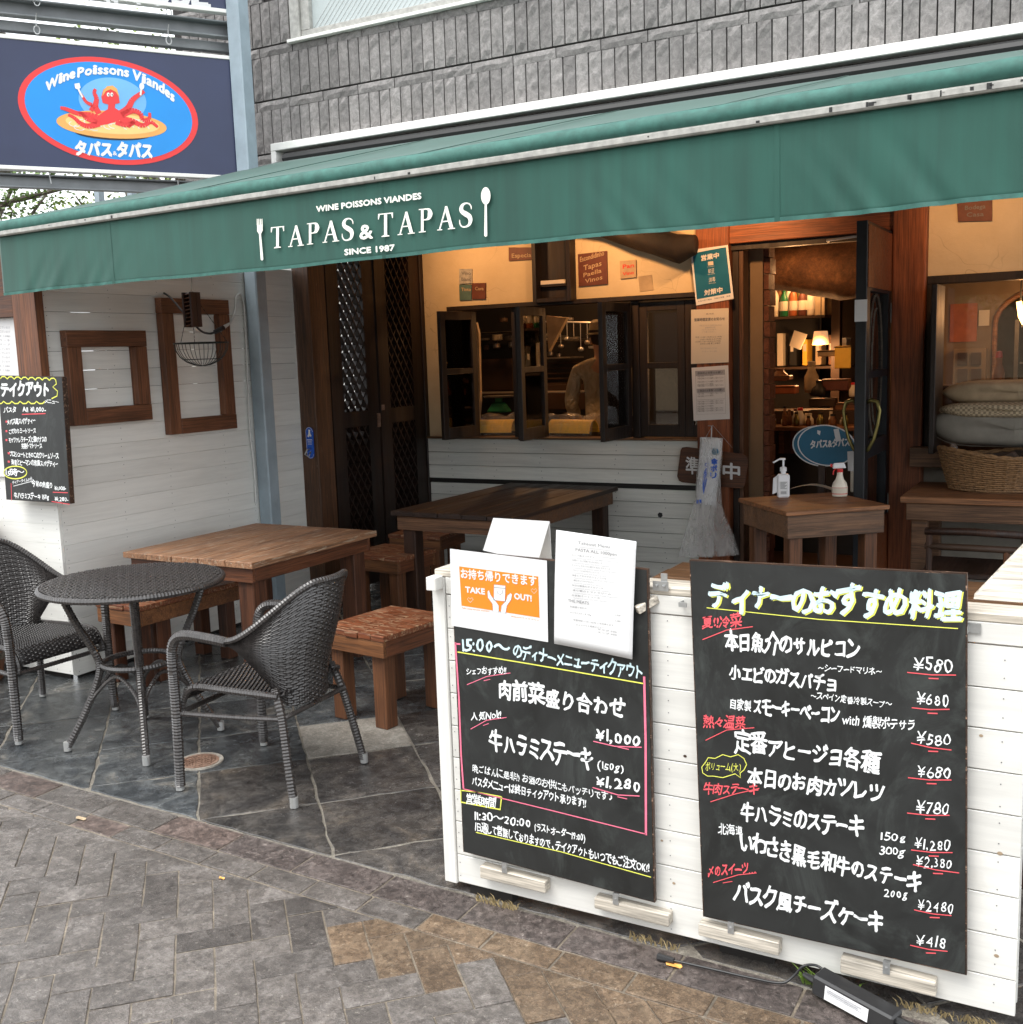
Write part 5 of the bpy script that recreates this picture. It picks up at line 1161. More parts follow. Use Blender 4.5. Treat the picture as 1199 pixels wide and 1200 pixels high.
wood_table('hand_sanitiser_stand', 'small wooden stand holding the sanitiser bottles in front of the door', 'table', (-1.454, 5.992, 0), rad(41), .60, .60, .80, 3, (M['stand_top'], M['stand_side'], M['stand_side'], M['stool_leg']), leg=.075, apron=.125, th=.024, over=.02, along='x')
wood_table('side_table', 'brown table at the right edge carrying the wicker basket', 'table', (-.42, 6.68, 0), 0, 1.24, .72, .80, 4, (M['stand_top'], M['stand_side'], M['stand_side'], M['stand_side']), leg=.085, apron=.10, th=.036, along='x')
# ---- woven rattan
def weave(g, P, nu, nv, h=.0028, side=1, wu=.86, ph=0):
    e = 1e-3
    def N(u, v):
        a = P(min(u+e, 1), v)-P(max(u-e, 0), v); b = P(u, min(v+e, 1))-P(u, max(v-e, 0)); n = a.cross(b)
        return n.normalized()*side if n.length > 1e-12 else Vector((0, 0, side))
    du, dv = 1/nu, 1/nv
    for j in range(nv):
        vc = (j+.5)*dv; row = []
        for k in range(2*nu+1):
            u = k*du/2; i = min(k//2, nu-1)
            if k % 2: o = h if ((i+2*(j % 2)+ph*0) % 4) < 3 else -h*.5
            else:
                a = ((max(i-1, 0)+2*(j % 2)) % 4) < 3; b = ((i+2*(j % 2)) % 4) < 3; o = h*.9 if a and b else 0
            n = N(u, vc); c = P(u, vc)
            row.append((P(u, max(0, vc-dv*wu/2))+n*(o-h*.55), c+n*(o+h*.35), P(u, min(1, vc+dv*wu/2))+n*(o-h*.55)))
        b = len(g.v)
        for r in row: g.v += [Vector(q) for q in r]
        for k in range(2*nu):
            g.f += [[b+3*k, b+3*k+3, b+3*k+4, b+3*k+1], [b+3*k+1, b+3*k+4, b+3*k+5, b+3*k+2]]; g.m += [0, 0]
    for i in range(nu):
        uc = (i+.5)*du
        for j in range(nv):
            if ((i+2*(j % 2)) % 4) < 3: continue
            vc = (j+.5)*dv; n = N(uc, vc); q = [P(uc-du*.42, max(0, vc-dv*.55)), P(uc+du*.42, max(0, vc-dv*.55)), P(uc+du*.42, vc), P(uc-du*.42, vc), P(uc+du*.42, min(1, vc+dv*.55)), P(uc-du*.42, min(1, vc+dv*.55))]
            b = len(g.v); g.v += [q[0], q[1], q[2]+n*h, q[3]+n*h, q[4], q[5]]; g.f += [[b, b+1, b+2, b+3], [b+3, b+2, b+4, b+5]]; g.m += [0, 0]
def wrapped(pts, r, parent, name, step=.0058, flat=1, n=8):
    """a tube wound with cane: a ridge every few millimetres"""
    P_ = [Vector(p) for p in pts]; fine = []
    for i in range(len(P_)-1):
        p0, p1, p2, p3 = P_[max(i-1, 0)], P_[i], P_[i+1], P_[min(i+2, len(P_)-1)]; m = max(2, int((p2-p1).length/step))
        for k in range(m):
            t = k/m; fine.append(.5*((2*p1)+(p2-p0)*t+(2*p0-5*p1+4*p2-p3)*t*t+(3*p1-p0-3*p2+p3)*t**3))
    fine.append(P_[-1]); g = MB(); g.tube(fine, [r*(1.03 if i % 2 else .89) for i in range(len(fine))], n, True, flat)
    return g.build(name, M['rattan'], parent, local=True)
def foot(parent, x, y, dx=0, dy=0):
    g = MB(); g.tube([(x+dx*.3, y+dy*.3, .046), (x, y, .006)], .0165, 12); a = g.build('leg_cap', M['alu'], parent, local=True, smooth=False)
    g = MB(); g.tube([(x, y, .006), (x, y, 0)], .0145, 10); g.build('leg_pad', M['rubber'], parent, local=True)
def sm(a, b, x): t = max(0, min(1, (x-a)/(b-a))); return t*t*(3-2*t)
def shell(u, v):
    th = (u-.5)*2*rad(112); at = abs(th)
    zt = .848-.218*sm(rad(18), rad(88), at); zb = .352+.262*sm(rad(34), rad(86), at)
    zt = max(zt, zb+.012); z = zb+(zt-zb)*v; k = sm(.38, .9, z)
    R = .222+.115*k; Ry = .215+.055*sm(.4, .62, z)
    x = -.005-R*math.cos(th) if at < rad(90) else -.005+.33*math.sin(at-rad(90))
    return Vector((x, Ry*math.sin(th) if at < rad(90) else math.copysign(Ry-.01*(at-rad(90)), th), z))
def seat(u, v):
    y = (u-.5)*.43; s = v*.53
    if s < .42: x = -.205+s; z = .418-.012*math.cos((u-.5)*math.pi)*math.sin(s/.42*math.pi*.9)
    else: a = (s-.42)/.11*1.5; x = .215+.055*math.sin(a); z = .418-.055*(1-math.cos(a))-.02*max(0, a-.8)
    w_ = 1-.10*(1-v); return Vector((x, y*w_, z))
def make_chair(label, loc, rz):
    t = thing('rattan_chair', label, 'chair', loc, rz, 'woven rattan armchairs at the round table')
    g = MB(); g.grid([[shell(i/40, j/10) for i in range(41)] for j in range(11)]); bk = g.build('backrest', M['rattan_under'], t, local=True, smooth=True); md_ = bk.modifiers.new('s', 'SOLIDIFY'); md_.thickness = .001; md_.offset = 0
    g = MB(); weave(g, shell, 72, 44, .0030, 1); g.build('cane_weave', M['rattan'], bk, local=True, kind='stuff')
    g = MB(); weave(g, shell, 72, 44, .0030, -1); g.build('cane_weave', M['rattan'], bk, local=True, kind='stuff')
    g = MB(); g.grid([[seat(i/16, j/20) for i in range(17)] for j in range(21)]); st = g.build('seat', M['rattan_under'], t, local=True, smooth=True); md_ = st.modifiers.new('s', 'SOLIDIFY'); md_.thickness = .001; md_.offset = 0
    g = MB(); weave(g, lambda u, v: seat(u, v)+Vector((0, 0, .002)), 46, 56, .0028, 1); g.build('cane_weave', M['rattan'], st, local=True, kind='stuff')
    wrapped([shell(i/28, .985)+Vector((0, 0, .004)) for i in range(1, 28)], .013, bk, 'top_rim')
    for s in (-1, 1):
        a = wrapped([(-.02, s*.268, .630), (.08, s*.272, .640), (.17, s*.270, .642), (.225, s*.266, .625), (.255, s*.262, .575), (.262, s*.258, .48), (.263, s*.257, .30), (.268, s*.262, .02)], .0205, t, 'arm_and_front_leg'); foot(a, .269, s*.263)
        b = wrapped([(-.165, s*.185, .44), (-.20, s*.20, .34), (-.232, s*.222, .18), (-.262, s*.240, .02)], .0175, t, 'rear_leg'); foot(b, -.264, s*.241)
        wrapped([(.262, s*.248, .315), (.0, s*.228, .322), (-.205, s*.205, .33)], .011, t, 'side_stretcher')
        wrapped([(-.19, s*.20, .415), (0, s*.213, .420), (.17, s*.219, .422), (.225, s*.220, .405), (.255, s*.221, .36), (.262, s*.228, .318)], .014, t, 'seat_rail')
    wrapped([(-.215, -.20, .335), (-.215, .20, .335)], .010, t, 'rear_stretcher', n=6); wrapped([(.255, -.25, .318), (.255, .25, .318)], .011, t, 'front_stretcher', n=6)
    return t
ch = make_chair('dark woven rattan armchair with its back to the stools, right of the round table', (-2.915, 3.17, 0), rad(184))
another(ch, 'dark woven rattan armchair at the left edge, cut off by the frame', (-4.50, 3.235, 0), rad(-2))
# round bistro table
bt = thing('round_table', 'round dark woven rattan table between the two rattan armchairs', 'table', (-3.74, 3.24, 0), rad(3))
R_ = .385; TH = .742
g = MB(); g.lathe([(.001, TH-.03), (R_-.02, TH-.03), (R_-.004, TH-.022), (R_, TH-.010), (R_-.006, TH-.003), (.001, TH-.003)], n=64); tp = g.build('table_top', M['rattan_under'], bt, local=True)
g = MB(); c_ = .0125; n_ = int(R_/c_)
def seg(p, q, dirn, over):
    pass
for ax in (0, 1):
    for j in range(-n_, n_+1):
        y = j*c_; ch_ = math.sqrt(max(0, (R_-.006)**2-y*y)); m_ = int(ch_/c_)
        for i in range(-m_, m_):
            ov = ((i+2*(j % 2)) % 4) < 2 if ax == 0 else ((i+1+2*(j % 2)) % 4) < 2
            if ax == 1 and ((j-1+2*(i % 2)) % 4) < 2 and False: continue
            x0_, x1_ = i*c_, (i+1)*c_; hh = .0032 if ov else -.0014; z = TH
            pr_ = ((x0_, -.42, -.0014), (x0_, 0, 0), (x0_, .42, -.0014)); b = len(g.v)
            for xx, dz in ((x0_, hh*.35), ((x0_+x1_)/2, hh), (x1_, hh*.35)):
                for _, f_, d_ in pr_:
                    p = (xx, y+f_*c_, z+dz+d_+.0005); g.v.append(Vector(p if ax == 0 else (p[1], p[0], p[2]-.0006)))
            for k in range(2): g.f += [[b+3*k, b+3*k+3, b+3*k+4, b+3*k+1], [b+3*k+1, b+3*k+4, b+3*k+5, b+3*k+2]]; g.m += [0, 0]
g.build('cane_weave', M['rattan'], tp, local=True, kind='stuff')
wrapped([((R_-.003)*math.cos(i*math.pi/24), (R_-.003)*math.sin(i*math.pi/24), TH-.014) for i in range(49)], .014, tp, 'rim', step=.007)
for k in range(4):
    a = rad(45+90*k); cx, sx = math.cos(a), math.sin(a)
    lg = wrapped([(r*cx, r*sx, z) for r, z in ((.30, .71), (.25, .58), (.185, .44), (.165, .37), (.185, .29), (.25, .15), (.325, .02))], .0165, bt, 'leg'); foot(lg, .326*cx, .326*sx)
    a2 = a+math.pi/2; mx = (math.cos(a)+math.cos(a2))/2; my = (math.sin(a)+math.sin(a2))/2
    wrapped([(.245*cx, .245*sx, .165), (.20*(cx*.8+mx*.2), .20*(sx*.8+my*.2), .26), (.185*mx, .185*my, .335), (.20*(math.cos(a2)*.8+mx*.2), .20*(math.sin(a2)*.8+my*.2), .26), (.245*math.cos(a2), .245*math.sin(a2), .165)], .009, bt, 'brace', n=6)
wrapped([(.155*math.cos(i*math.pi/12), .155*math.sin(i*math.pi/12), .375) for i in range(25)], .013, bt, 'ring', n=6)
# barrel planter at the far left
q = pZ(0, 815); t = thing('wooden_barrel', 'brown wooden barrel behind the left rattan armchair, cut off by the frame', 'barrel', (-5.43, 3.50, 0))
for k in range(18):
    a0, a1 = 2*math.pi*k/18, 2*math.pi*(k+.94)/18; g = MB(); rws = []
    for z, r in ((0, .20), (.15, .225), (.4, .25), (.65, .235), (.88, .205)): rws.append([(r*math.cos(a), r*math.sin(a), z) for a in (a0, (a0+a1)/2, a1)])
    g.grid(rws); o = g.build('stave', M['frame_v'], t, local=True); o.modifiers.new('s', 'SOLIDIFY').thickness = .018
for z, r in ((.12, .226), (.76, .226)): MB().lathe([(r, z), (r+.006, z), (r+.006, z+.035), (r, z+.035)], n=36).build('hoop', M['bark'], t, local=True)
MB().lathe([(.001, .86), (.20, .86), (.20, .87), (.001, .87)], n=24).build('lid', M['frame_x'], t, local=True)
# ================================================================ THINGS ON AND AROUND
# hanging wire basket lamp + louvred box + cable
bk = pY(232, 352, 4.4); t = thing('wire_basket', 'hanging half-round wire basket on chains in front of the tall frame', 'basket', (bk.x, 4.4, bk.z-.14)); R0 = .145; cx, cy, cz = bk.x, 4.4, pY(232, 402, 4.4).z
g = MB(); g.tube([(cx+R0*math.cos(a), cy+R0*math.sin(a), cz) for a in [i*math.pi/16 for i in range(33)]], .0035, 6); g.build('rim', M['chain'], t)
g = MB()
for k in range(9):
    a = math.pi*k/9
    g.tube([(cx+R0*math.cos(a)*math.cos(b), cy+R0*math.sin(a)*math.cos(b), cz-.125*math.sin(b)) for b in [j*math.pi/10 for j in range(11)]], .0018, 5)
g.tube([(cx+R0*.72*math.cos(a), cy+R0*.72*math.sin(a), cz-.088) for a in [i*math.pi/10 for i in range(21)]], .002, 5); g.build('wires', M['chain'], t)
top = pY(224, 342, 4.4)
for k in range(3):
    a = 2*math.pi*k/3+.5; g = MB(); p0 = Vector((cx+R0*math.cos(a), cy+R0*math.sin(a), cz)); p1 = Vector((top.x, 4.4, top.z)); n = 26
    for i in range(n):
        c = p0+(p1-p0)*(i+.5)/n; d = (p1-p0)/n*.62; g.bar(c-d, c+d, .0035 if i % 2 else .0012, .0012 if i % 2 else .0035)
    g.build('chain', M['chain'], t, kind='stuff')
g = MB(); g.tube([(top.x, 4.4, top.z), (top.x+.01, 4.4, top.z+.05), (top.x-.005, 4.4, top.z+.25)], .003, 6); g.build('hook', M['zinc'], t)
a = pY(217, 343, 4.36); b = pY(231, 383, 4.36); t = thing('louvred_box', 'narrow dark brown slatted box hanging above the wire basket', 'box', (a.x, 4.36, b.z))
MB().box(a.x, b.x, 4.37, 4.40, b.z, a.z).build('back', M['brown_box'], t); w_ = (b.x-a.x)
for x0_, x1_ in ((a.x, a.x+w_*.2), (b.x-w_*.2, b.x)): MB().box(x0_, x1_, 4.33, 4.369, b.z, a.z).build('side', M['brown_box'], t, bevel=.002)
for k in range(9):
    z = b.z+(a.z-b.z)*(k+.3)/9; g = MB(); g.hexa([(a.x+w_*.21, 4.335, z), (b.x-w_*.21, 4.335, z+.004), (b.x-w_*.21, 4.365, z+.014), (a.x+w_*.21, 4.365, z+.010), (a.x+w_*.21, 4.335, z+.004), (b.x-w_*.21, 4.335, z+.008), (b.x-w_*.21, 4.365, z+.018), (a.x+w_*.21, 4.365, z+.014)]); g.build('slat', M['frame_v'], t)
def cable(name, label, pts, r, mat):
    P_ = [Vector(p) for p in pts]; f = []
    for i in range(len(P_)-1):
        p0, p1, p2, p3 = P_[max(i-1, 0)], P_[i], P_[i+1], P_[min(i+2, len(P_)-1)]
        for k in range(8): t_ = k/8; f.append(.5*((2*p1)+(p2-p0)*t_+(2*p0-5*p1+4*p2-p3)*t_*t_+(3*p1-p0-3*p2+p3)*t_**3))
    f.append(P_[-1]); o = MB().tube(f, r, 7).build(name, M[mat], smooth=True); o['label'] = label; o['category'] = 'cable'; ROOT[o.name] = Matrix(); return o
k = cable('black_cable', 'thin black cable drooping from the awning to a plug near the tall frame', [pY(150, 330, 4.5), pY(172, 339, 4.6), pY(195, 345, 4.6), pY(214, 365, 4.5), pY(226, 378, 4.42), pY(236, 388, 4.5), pY(246, 391, 4.65), pY(254, 388, 4.7)], .006, 'black_plastic')
MB().tube([pY(252, 389, 4.7), pY(258, 386, 4.7), pY(262, 384, 4.7)], .014, 8).build('plug', M['black_plastic'], k)
k = cable('white_cable', 'white cable running from the plug along the wall beside the steel post', [pX(262, 384, -4.80), pX(270, 378, -4.82), pX(276, 363, -4.84), pX(277, 348, -4.84), pX(283, 346, -4.835), pX(287, 370, -4.835), pX(289, 420, -4.835), pX(291, 460, -4.83), pX(293, 505, -4.835), pX(298, 550, -4.835), pX(300, 590, -4.835)], .006, 'white_cable')
MB().tube([pX(258, 387, -4.79), pX(268, 379, -4.81)], .012, 8).build('connector', M['white_cable'], k)
# things on the sanitiser stand
def on(px, py, z): return pZ(px, py, z)
p = on(918, 583, .80); t = thing('pump_bottle', 'white pump sanitiser bottle on the wooden stand', 'bottle', (p.x, p.y, .801), rad(20))
MB().box(-.034, .034, -.022, .022, 0, .135).build('bottle_body', M['bottle_white'], t, local=True, bevel=.008)
g = MB(); g.lathe([(.014, .136), (.014, .15), (.019, .151), (.019, .172), (.014, .175), (.006, .178), (.006, .215)], n=14); g.build('collar', M['bottle_white'], t, local=True, smooth=False)
g = MB(); g.box(-.022, .012, -.008, .008, .215, .226); g.bar((-.02, 0, .221), (-.058, 0, .200), .009, .009); g.build('pump', M['bottle_white'], t, local=True, bevel=.002)
g = MB(); g.box(-.024, .024, -.0226, -.0224, .015, .095); g.build('label_sheet', M['paper'], t, local=True); g = MB()
for k in range(7): g.box(-.018, .018-(k % 3)*.006, -.0232, -.0228, .088-k*.006, .0905-k*.006)
for k in range(8): g.box(-.015+k*.004, -.013+k*.004, -.0232, -.0228, .022, .038)
g.build('label_print', M['ink'], t, local=True, kind='stuff')
g = MB(); g.prism([(-.06, -.005, .02), (-.036, -.01, .03), (-.036, -.01, .125), (-.055, -.006, .11)], (0, .018, 0)); g.build('tag', M['bottle_white'], t, local=True)
p = on(984, 582, .80); t = thing('spray_bottle', 'milky spray bottle with a red and white trigger on the stand', 'bottle', (p.x, p.y, .801), rad(15))
MB().lathe([(.001, 0), (.040, .002), (.043, .01), (.043, .055), (.038, .078), (.022, .10), (.016, .125), (.016, .14), (.001, .14)], n=20, sy=.75).build('bottle_body', M['bottle_milky'], t, local=True, smooth=True)
MB().lathe([(.017, .140), (.017, .158), (.001, .158)], n=14).build('collar', M['bottle_red'], t, local=True)
g = MB(); g.hexa([(-.04, -.010, .160), (.035, -.010, .163), (.035, .010, .163), (-.04, .010, .160), (-.035, -.009, .19), (.022, -.009, .194), (.022, .009, .194), (-.035, .009, .19)]); g.build('spray_head', M['bottle_white'], t, local=True, bevel=.004)
g = MB(); g.box(-.052, -.0405, -.008, .008, .170, .186); g.build('nozzle', M['bottle_red'], t, local=True); g = MB(); g.tube([(-.022, 0, .16), (-.034, 0, .145), (-.036, 0, .125)], .004, 6); g.build('trigger', M['bottle_red'], t, local=True)
g = MB(); g.lathe([(.0436, .015), (.0436, .055)], n=20, sy=.752); g.build('label_sheet', M['paper_warm'], t, local=True); g = MB(); g.lathe([(.0440, .016), (.0440, .020)], n=20, sy=.752); g.lathe([(.0440, .052), (.0440, .054)], n=20, sy=.752); g.build('label_print', M['bottle_red'], t, local=True, kind='stuff')
p = on(996, 578, .80); t = thing('carton', 'small cream carton holding papers behind the spray bottle', 'box', (p.x+.02, p.y+.07, .801), rad(15))
MB().box(-.03, .035, -.02, .03, 0, .12).build('carton_body', M['paper_warm'], t, local=True, bevel=.002); MB().prism([(-.03, .0, .12), (.028, .0, .12), (.034, .0, .22), (-.04, .0, .21)], (0, .004, 0)).build('paper_slip', M['paper'], t, local=True); MB().prism([(-.045, .012, .121), (.0, .012, .121), (.006, .012, .24), (-.05, .012, .235)], (0, .004, 0)).build('paper_slip', M['paper'], t, local=True)
p = on(950, 575, .80); t = thing('curled_leaflet', 'curled printed leaflet lying on the stand between the two bottles', 'leaflet', (p.x, p.y+.05, .801)); g = MB(); rws = []
for j in range(2): rws.append([(-.13+.26*i/16, -.04+.08*j, .002+.028*math.sin(math.pi*i/16)) for i in range(17)])
g.grid(rws); g.build('sheet', M['paper_warm'], t, local=True, smooth=True)
# oval shop sign behind the stand
OP = Plane((0, 6.75), (1, 0)); t = thing('oval_sign', 'blue oval shop sign standing behind the sanitiser stand', 'sign', (-1.55, 6.75, .8))
for cx, cy, off, nm in ((962, 523, -.02, 'rear_oval'), (969, 522, .0, 'front_oval')):
    g = MB(); g.prism([OP.at(*OP.uz(*q_), off) for q_ in ell(cx, cy, 34.5, 24, 0, 360, 40, 8)[:-1]], (0, .008, 0)); g.build('white_rim', M['paper'], t)
    g = MB(); polyp(g, OP, ell(cx, cy, 33, 22.7, 0, 360, 40, 8)[:-1], off+.001); g.build(nm, M['teal'], t)
g = MB(); write(g, OP, 'タパス&タパス', (950, 525), (996, 522), 9, .04, .0025); g.build('lettering', M['paper'], t)
g = MB(); polyp(g, OP, [(977, 503), (983, 502), (986, 516), (980, 518)], .0025); g.build('fork_print', M['paper'], t); g = MB(); polyp(g, OP, [(958, 504), (962, 505), (961, 510), (958, 508)], .0025); g.build('spoon_print', M['paper'], t); MB().box(-1.60, -1.56, 6.76, 6.80, .01, 1.05).build('stake', M['dark_leg'], t)
# posters on the post
PP = Plane((0, FAC-.056), (1, 0))
t = sheet('open_notice', 'tilted teal and white notice at the top of the timber post', [(809, 293), (853, 287), (860, 350), (816, 358)], PP, 'paper', 'poster', nx=1, nz=1)
c5 = C(800, 280, 5.457)
g = MB(); polyp(g, PP, [c5(64, 92), c5(278, 52), c5(310, 346), c5(92, 386)], .001); g.build('teal_panel', M['teal'], t)
g = MB(); write(g, PP, '営業中', c5(120, 138), c5(232, 118), 6, .035, .002); g.build('lettering', M['paper'], t); g = MB(); write(g, PP, '対策中', c5(140, 360), c5(255, 340), 6, .035, .002); g.build('lettering', M['paper'], t)
for q_ in (((162, 146), (196, 142), (198, 166), (164, 170)),): g = MB(); polyp(g, PP, [c5(*a) for a in q_], .002); g.build('icon', M['paper_warm'], t)
for a, b, c_ in (('歓迎', (165, 218), (202, 212)), ('消毒', (168, 276), (210, 268))): g = MB(); write(g, PP, a, c5(*b), c5(*c_), 5, .01, .002); g.build('lettering', M['paper'], t)
for (x0_, y0_) in ((158, 180), (162, 228), (168, 286)): g = MB(); stroke(g, PP, [c5(x0_, y0_), c5(x0_+46, y0_-7)], .0015, .002); g.build('rule', M['paper'], t)
g = MB(); write(g, PP, 'お店の取り組み　手指の消毒　換気', c5(100, 404), c5(306, 368), 1.8, 0, .001); g.build('lettering', M['teal'], t)
t = sheet('hours_notice', 'cream printed notice in the middle of the timber post', [(810, 363), (854, 361), (854, 424.5), (810, 426.5)], PP, 'paper_warm', 'poster', nx=1, nz=1)
def tx(s, a, b, h, mt='ink', bold=.02, em=.84): g = MB(); write(g, PP, s, c5(*a), c5(*b), h, bold, .0012, em=em); g.build('lettering', M[mt], t)
tx('タパス', (150, 485), (200, 482), 1.8); tx('営業時間変更のお知らせ', (76, 526), (270, 518), 3.4)
for k, (a, b, s) in enumerate(((110, 250, '新型コロナウイルス感染拡大防止のため'), (145, 210, '営業時間を変更'), (122, 218, 'させていただきます。'), (125, 212, 'ご了承ください。'))): tx(s, (a, 558+k*14), (b, 555+k*14), 1.7, 'ink_soft', 0)
for k, s in enumerate(('平日  11:30〜15:00 (L.O.14:00)', '17:00〜20:00 (L.O.19:00)', '土日祝 11:30〜20:00 (L.O.19:00)', '定休日 火曜 第二水曜日')): tx(s, (82 if k in (0, 2) else 112, 634+k*14), (252-k*4, 628+k*14), 1.9, 'ink', 0)
tx('皆様のご来店をお待ちしております', (115, 704), (220, 702), 1.6, 'ink_soft', 0); tx('スタッフ一同', (122, 724), (218, 722), 1.6, 'ink_soft', 0)
t = sheet('rules_notice', 'white printed notice with two boxed paragraphs, lowest on the timber post', [(810.5, 431), (853.5, 428), (855.5, 491), (813, 493)], PP, 'paper', 'poster', nx=1, nz=1)
for q_ in (((82, 845), (270, 836), (272, 868), (84, 878)), ((90, 958), (270, 950), (272, 978), (92, 986))): g = MB(); polyp(g, PP, [c5(*a) for a in q_], .0008); g.build('shaded_band', M['ink_soft'], t)
tx('感染防止対策のお願い', (96, 866), (258, 858), 2.6); tx('ご来店のお客様へのお願い', (100, 978), (262, 970), 2.6)
for k, y in enumerate((884, 898, 920, 938, 946, 996, 1012, 1046, 1060, 1078, 1092, 1106)): tx('手指の消毒とマスクの着用にご協力ください'[:(20 if k % 3 else 13)], (96, y), ((262 if k % 3 else 200), y-8), 1.9, 'ink', 0)
for q_ in ([(82, 845), (270, 836), (276, 1116), (92, 1122), (82, 845)], [(90, 1030), (270, 1022)]): g = MB(); stroke(g, PP, [c5(*a) for a in q_], .0012, .0014); g.build('rule', M['ink'], t)
# wooden "in preparation" sign
SPn = Plane((0, FAC-.075), (1, 0)); c6 = C(760, 480, 5.457); t = thing('wooden_sign', 'dark wooden plaque with two white characters hanging behind the umbrella bags', 'sign', SPn.at(*SPn.uz(836, 550), 0))
pts = [(215, 243), (205, 262), (184, 425), (195, 455), (215, 465), (560, 503), (600, 500), (618, 480), (638, 330), (630, 300), (600, 285), (240, 240)]
g = MB(); g.prism([SPn.at(*SPn.uz(*c6(*q_)), 0) for q_ in pts], (0, .018, 0)); g.build('plaque', M['frame_x'], t)
g = MB(); write(g, SPn, '準', c6(240, 400), c6(322, 405), 18, .02, .0015); g.build('lettering', M['paper'], t); g = MB(); write(g, SPn, '中', c6(478, 432), c6(584, 440), 17, .03, .0015); g.build('lettering', M['paper'], t)
# umbrella bags
UB = Plane((0, FAC-.13), (1, 0)); t = thing('umbrella_bags', 'hanging pack of clear umbrella bags with blue lettering on the post', 'bag', UB.at(*UB.uz(834, 690), 0))
def sack(secs, name, mat, dep=.03, off=0, n=16):
    g = MB(); rws = []
    for x0_, y0_, x1_, y1_ in secs:
        a = UB.uz(*c6(x0_, y0_)); b = UB.uz(*c6(x1_, y1_)); r = []
        for i in range(n+1):
            q_ = 2*math.pi*i/n; u = (a[0]+b[0])/2-(b[0]-a[0])/2*math.cos(q_); r.append(UB.at(u, a[1]*(1-(1-math.cos(q_))/2)+b[1]*(1-math.cos(q_))/2, off+dep*math.sin(q_)*(1+.25*math.sin(q_*5+y0_*.03))))
        rws.append(r)
    g.grid(rws); return g.build(name, M[mat], t, smooth=True)
sack([(330, 178, 472, 186), (330, 240, 470, 250), (322, 330, 462, 340), (316, 440, 450, 450), (312, 530, 438, 540), (312, 602, 436, 610)], 'inner_pack', 'bottle_white', .022)
sack([(332, 176, 476, 182), (322, 300, 474, 310), (306, 420, 462, 430), (300, 560, 470, 600), (270, 660, 500, 700), (240, 760, 545, 800), (190, 940, 585, 930)], 'clear_film', 'film', .035)
sack([(318, 600, 430, 610), (300, 700, 425, 710), (290, 820, 420, 830), (285, 940, 415, 945)], 'clear_film', 'film', .02, .005)
def ub(s, a, b, h, mat='dog_blue'):
    g = MB(); write(g, UB, s, c6(*a), c6(*b), h, .05, .031); g.build('lettering', M[mat], t)
for k, s in enumerate('傘ポリ'): ub(s, (412-k*4, 345+k*44), (452-k*4, 346+k*44), 6.6)
for s, y in (('C', 360),): ub(s, (368, y), (396, y), 5)
g = MB(); polyp(g, UB, ell(c6(435, 265)[0], c6(435, 265)[1], 4.1, 4.1, 0, 360, 20)[:-1], .030); g.build('round_mark', M['teal'], t)
g = MB(); polyp(g, UB, [c6(*q_) for q_ in ((372, 372), (388, 372), (384, 450), (362, 540), (356, 500), (358, 420))], .030); g.build('umbrella_mark', M['dog_blue'], t)
g = MB(); polyp(g, UB, [c6(*q_) for q_ in ((318, 575), (348, 572), (348, 594), (318, 597))], .030); g.build('print_block', M['dog_blue'], t)
g = MB(); g.tube([UB.at(*UB.uz(*c6(402, 180)), 0), UB.at(*UB.uz(*c6(405, 105)), 0), UB.at(*UB.uz(*c6(385, 102)), .01)], .004, 6); g.tube([UB.at(*UB.uz(*c6(405, 100)), -.02), UB.at(*UB.uz(*c6(360, 180)), -.02)], .0015, 5); g.tube([UB.at(*UB.uz(*c6(405, 100)), -.02), UB.at(*UB.uz(*c6(530, 245)), -.02)], .0015, 5); g.build('hook', M['zinc'], t)
# plaques on the plaster
WPl = Plane((0, FAC-.001), (1, 0))
def plaque(name, label, q_, mat, cat='plaque', th=.012, words=None, wm='art_cream'):
    t = thing(name, label, cat, WPl.at(*WPl.uz(*q_[3]), 0)); g = MB(); g.prism([WPl.at(*WPl.uz(*a), 0) for a in q_], (0, -th, 0)); g.build('panel', M[mat], t, bevel=.001)
    pw = Plane((0, FAC-.001-th), (1, 0))
    for (s, a, b, h) in words or []: g = MB(); write(g, pw, s, a, b, h, .02, .001, em=.72); g.build('lettering', M[wm], t)
    return t
plaque('wall_plaque', 'small grey-brown plaque, topmost of the three left of the window', [(539, 315), (554, 315), (554, 332), (539, 333)], 'rail', words=[('Vino', (541, 322), (552, 322), 4), ('Blanc', (541, 329), (552, 329), 4)], wm='ink')
plaque('wall_plaque', 'small aqua plaque under the grey one on the plaster wall', [(539, 334), (553.5, 333.5), (553.5, 351.5), (539.5, 352)], 'plum', words=[('Tinto', (541, 341), (552, 341), 4)])
plaque('wall_plaque', 'small dark red plaque beside the aqua one on the plaster wall', [(554, 332), (570, 331.5), (570, 350.5), (554, 351)], 'terracotta', words=[('Cava', (557, 340), (567, 340), 4)])
plaque('wall_plaque', 'dark red plaque half hidden by the awning left of the black box', [(597, 290), (628, 290), (628, 304), (597, 306)], 'terracotta', words=[('Especial', (600, 302), (624, 301), 5)])
plaque('wall_plaque', 'brown plaque with handwritten white menu right of the black box', [(678, 298), (712, 294), (713, 333), (679, 336)], 'terracotta', words=[('Escondidinho', (680, 307), (708, 299), 6), ('Tapas', (684, 317), (705, 311), 6), ('Paella', (684, 325), (705, 319), 5), ('Vinos', (686, 332), (706, 327), 5)])
plaque('wall_plaque', 'small cream plaque with red writing left of the blue notice', [(727, 306), (746, 304.5), (746.5, 325), (728, 327)], 'art_cream', words=[('Pan', (730, 315), (743, 313), 5), ('Vino', (730, 323), (743, 321), 4)], wm='bottle_red')
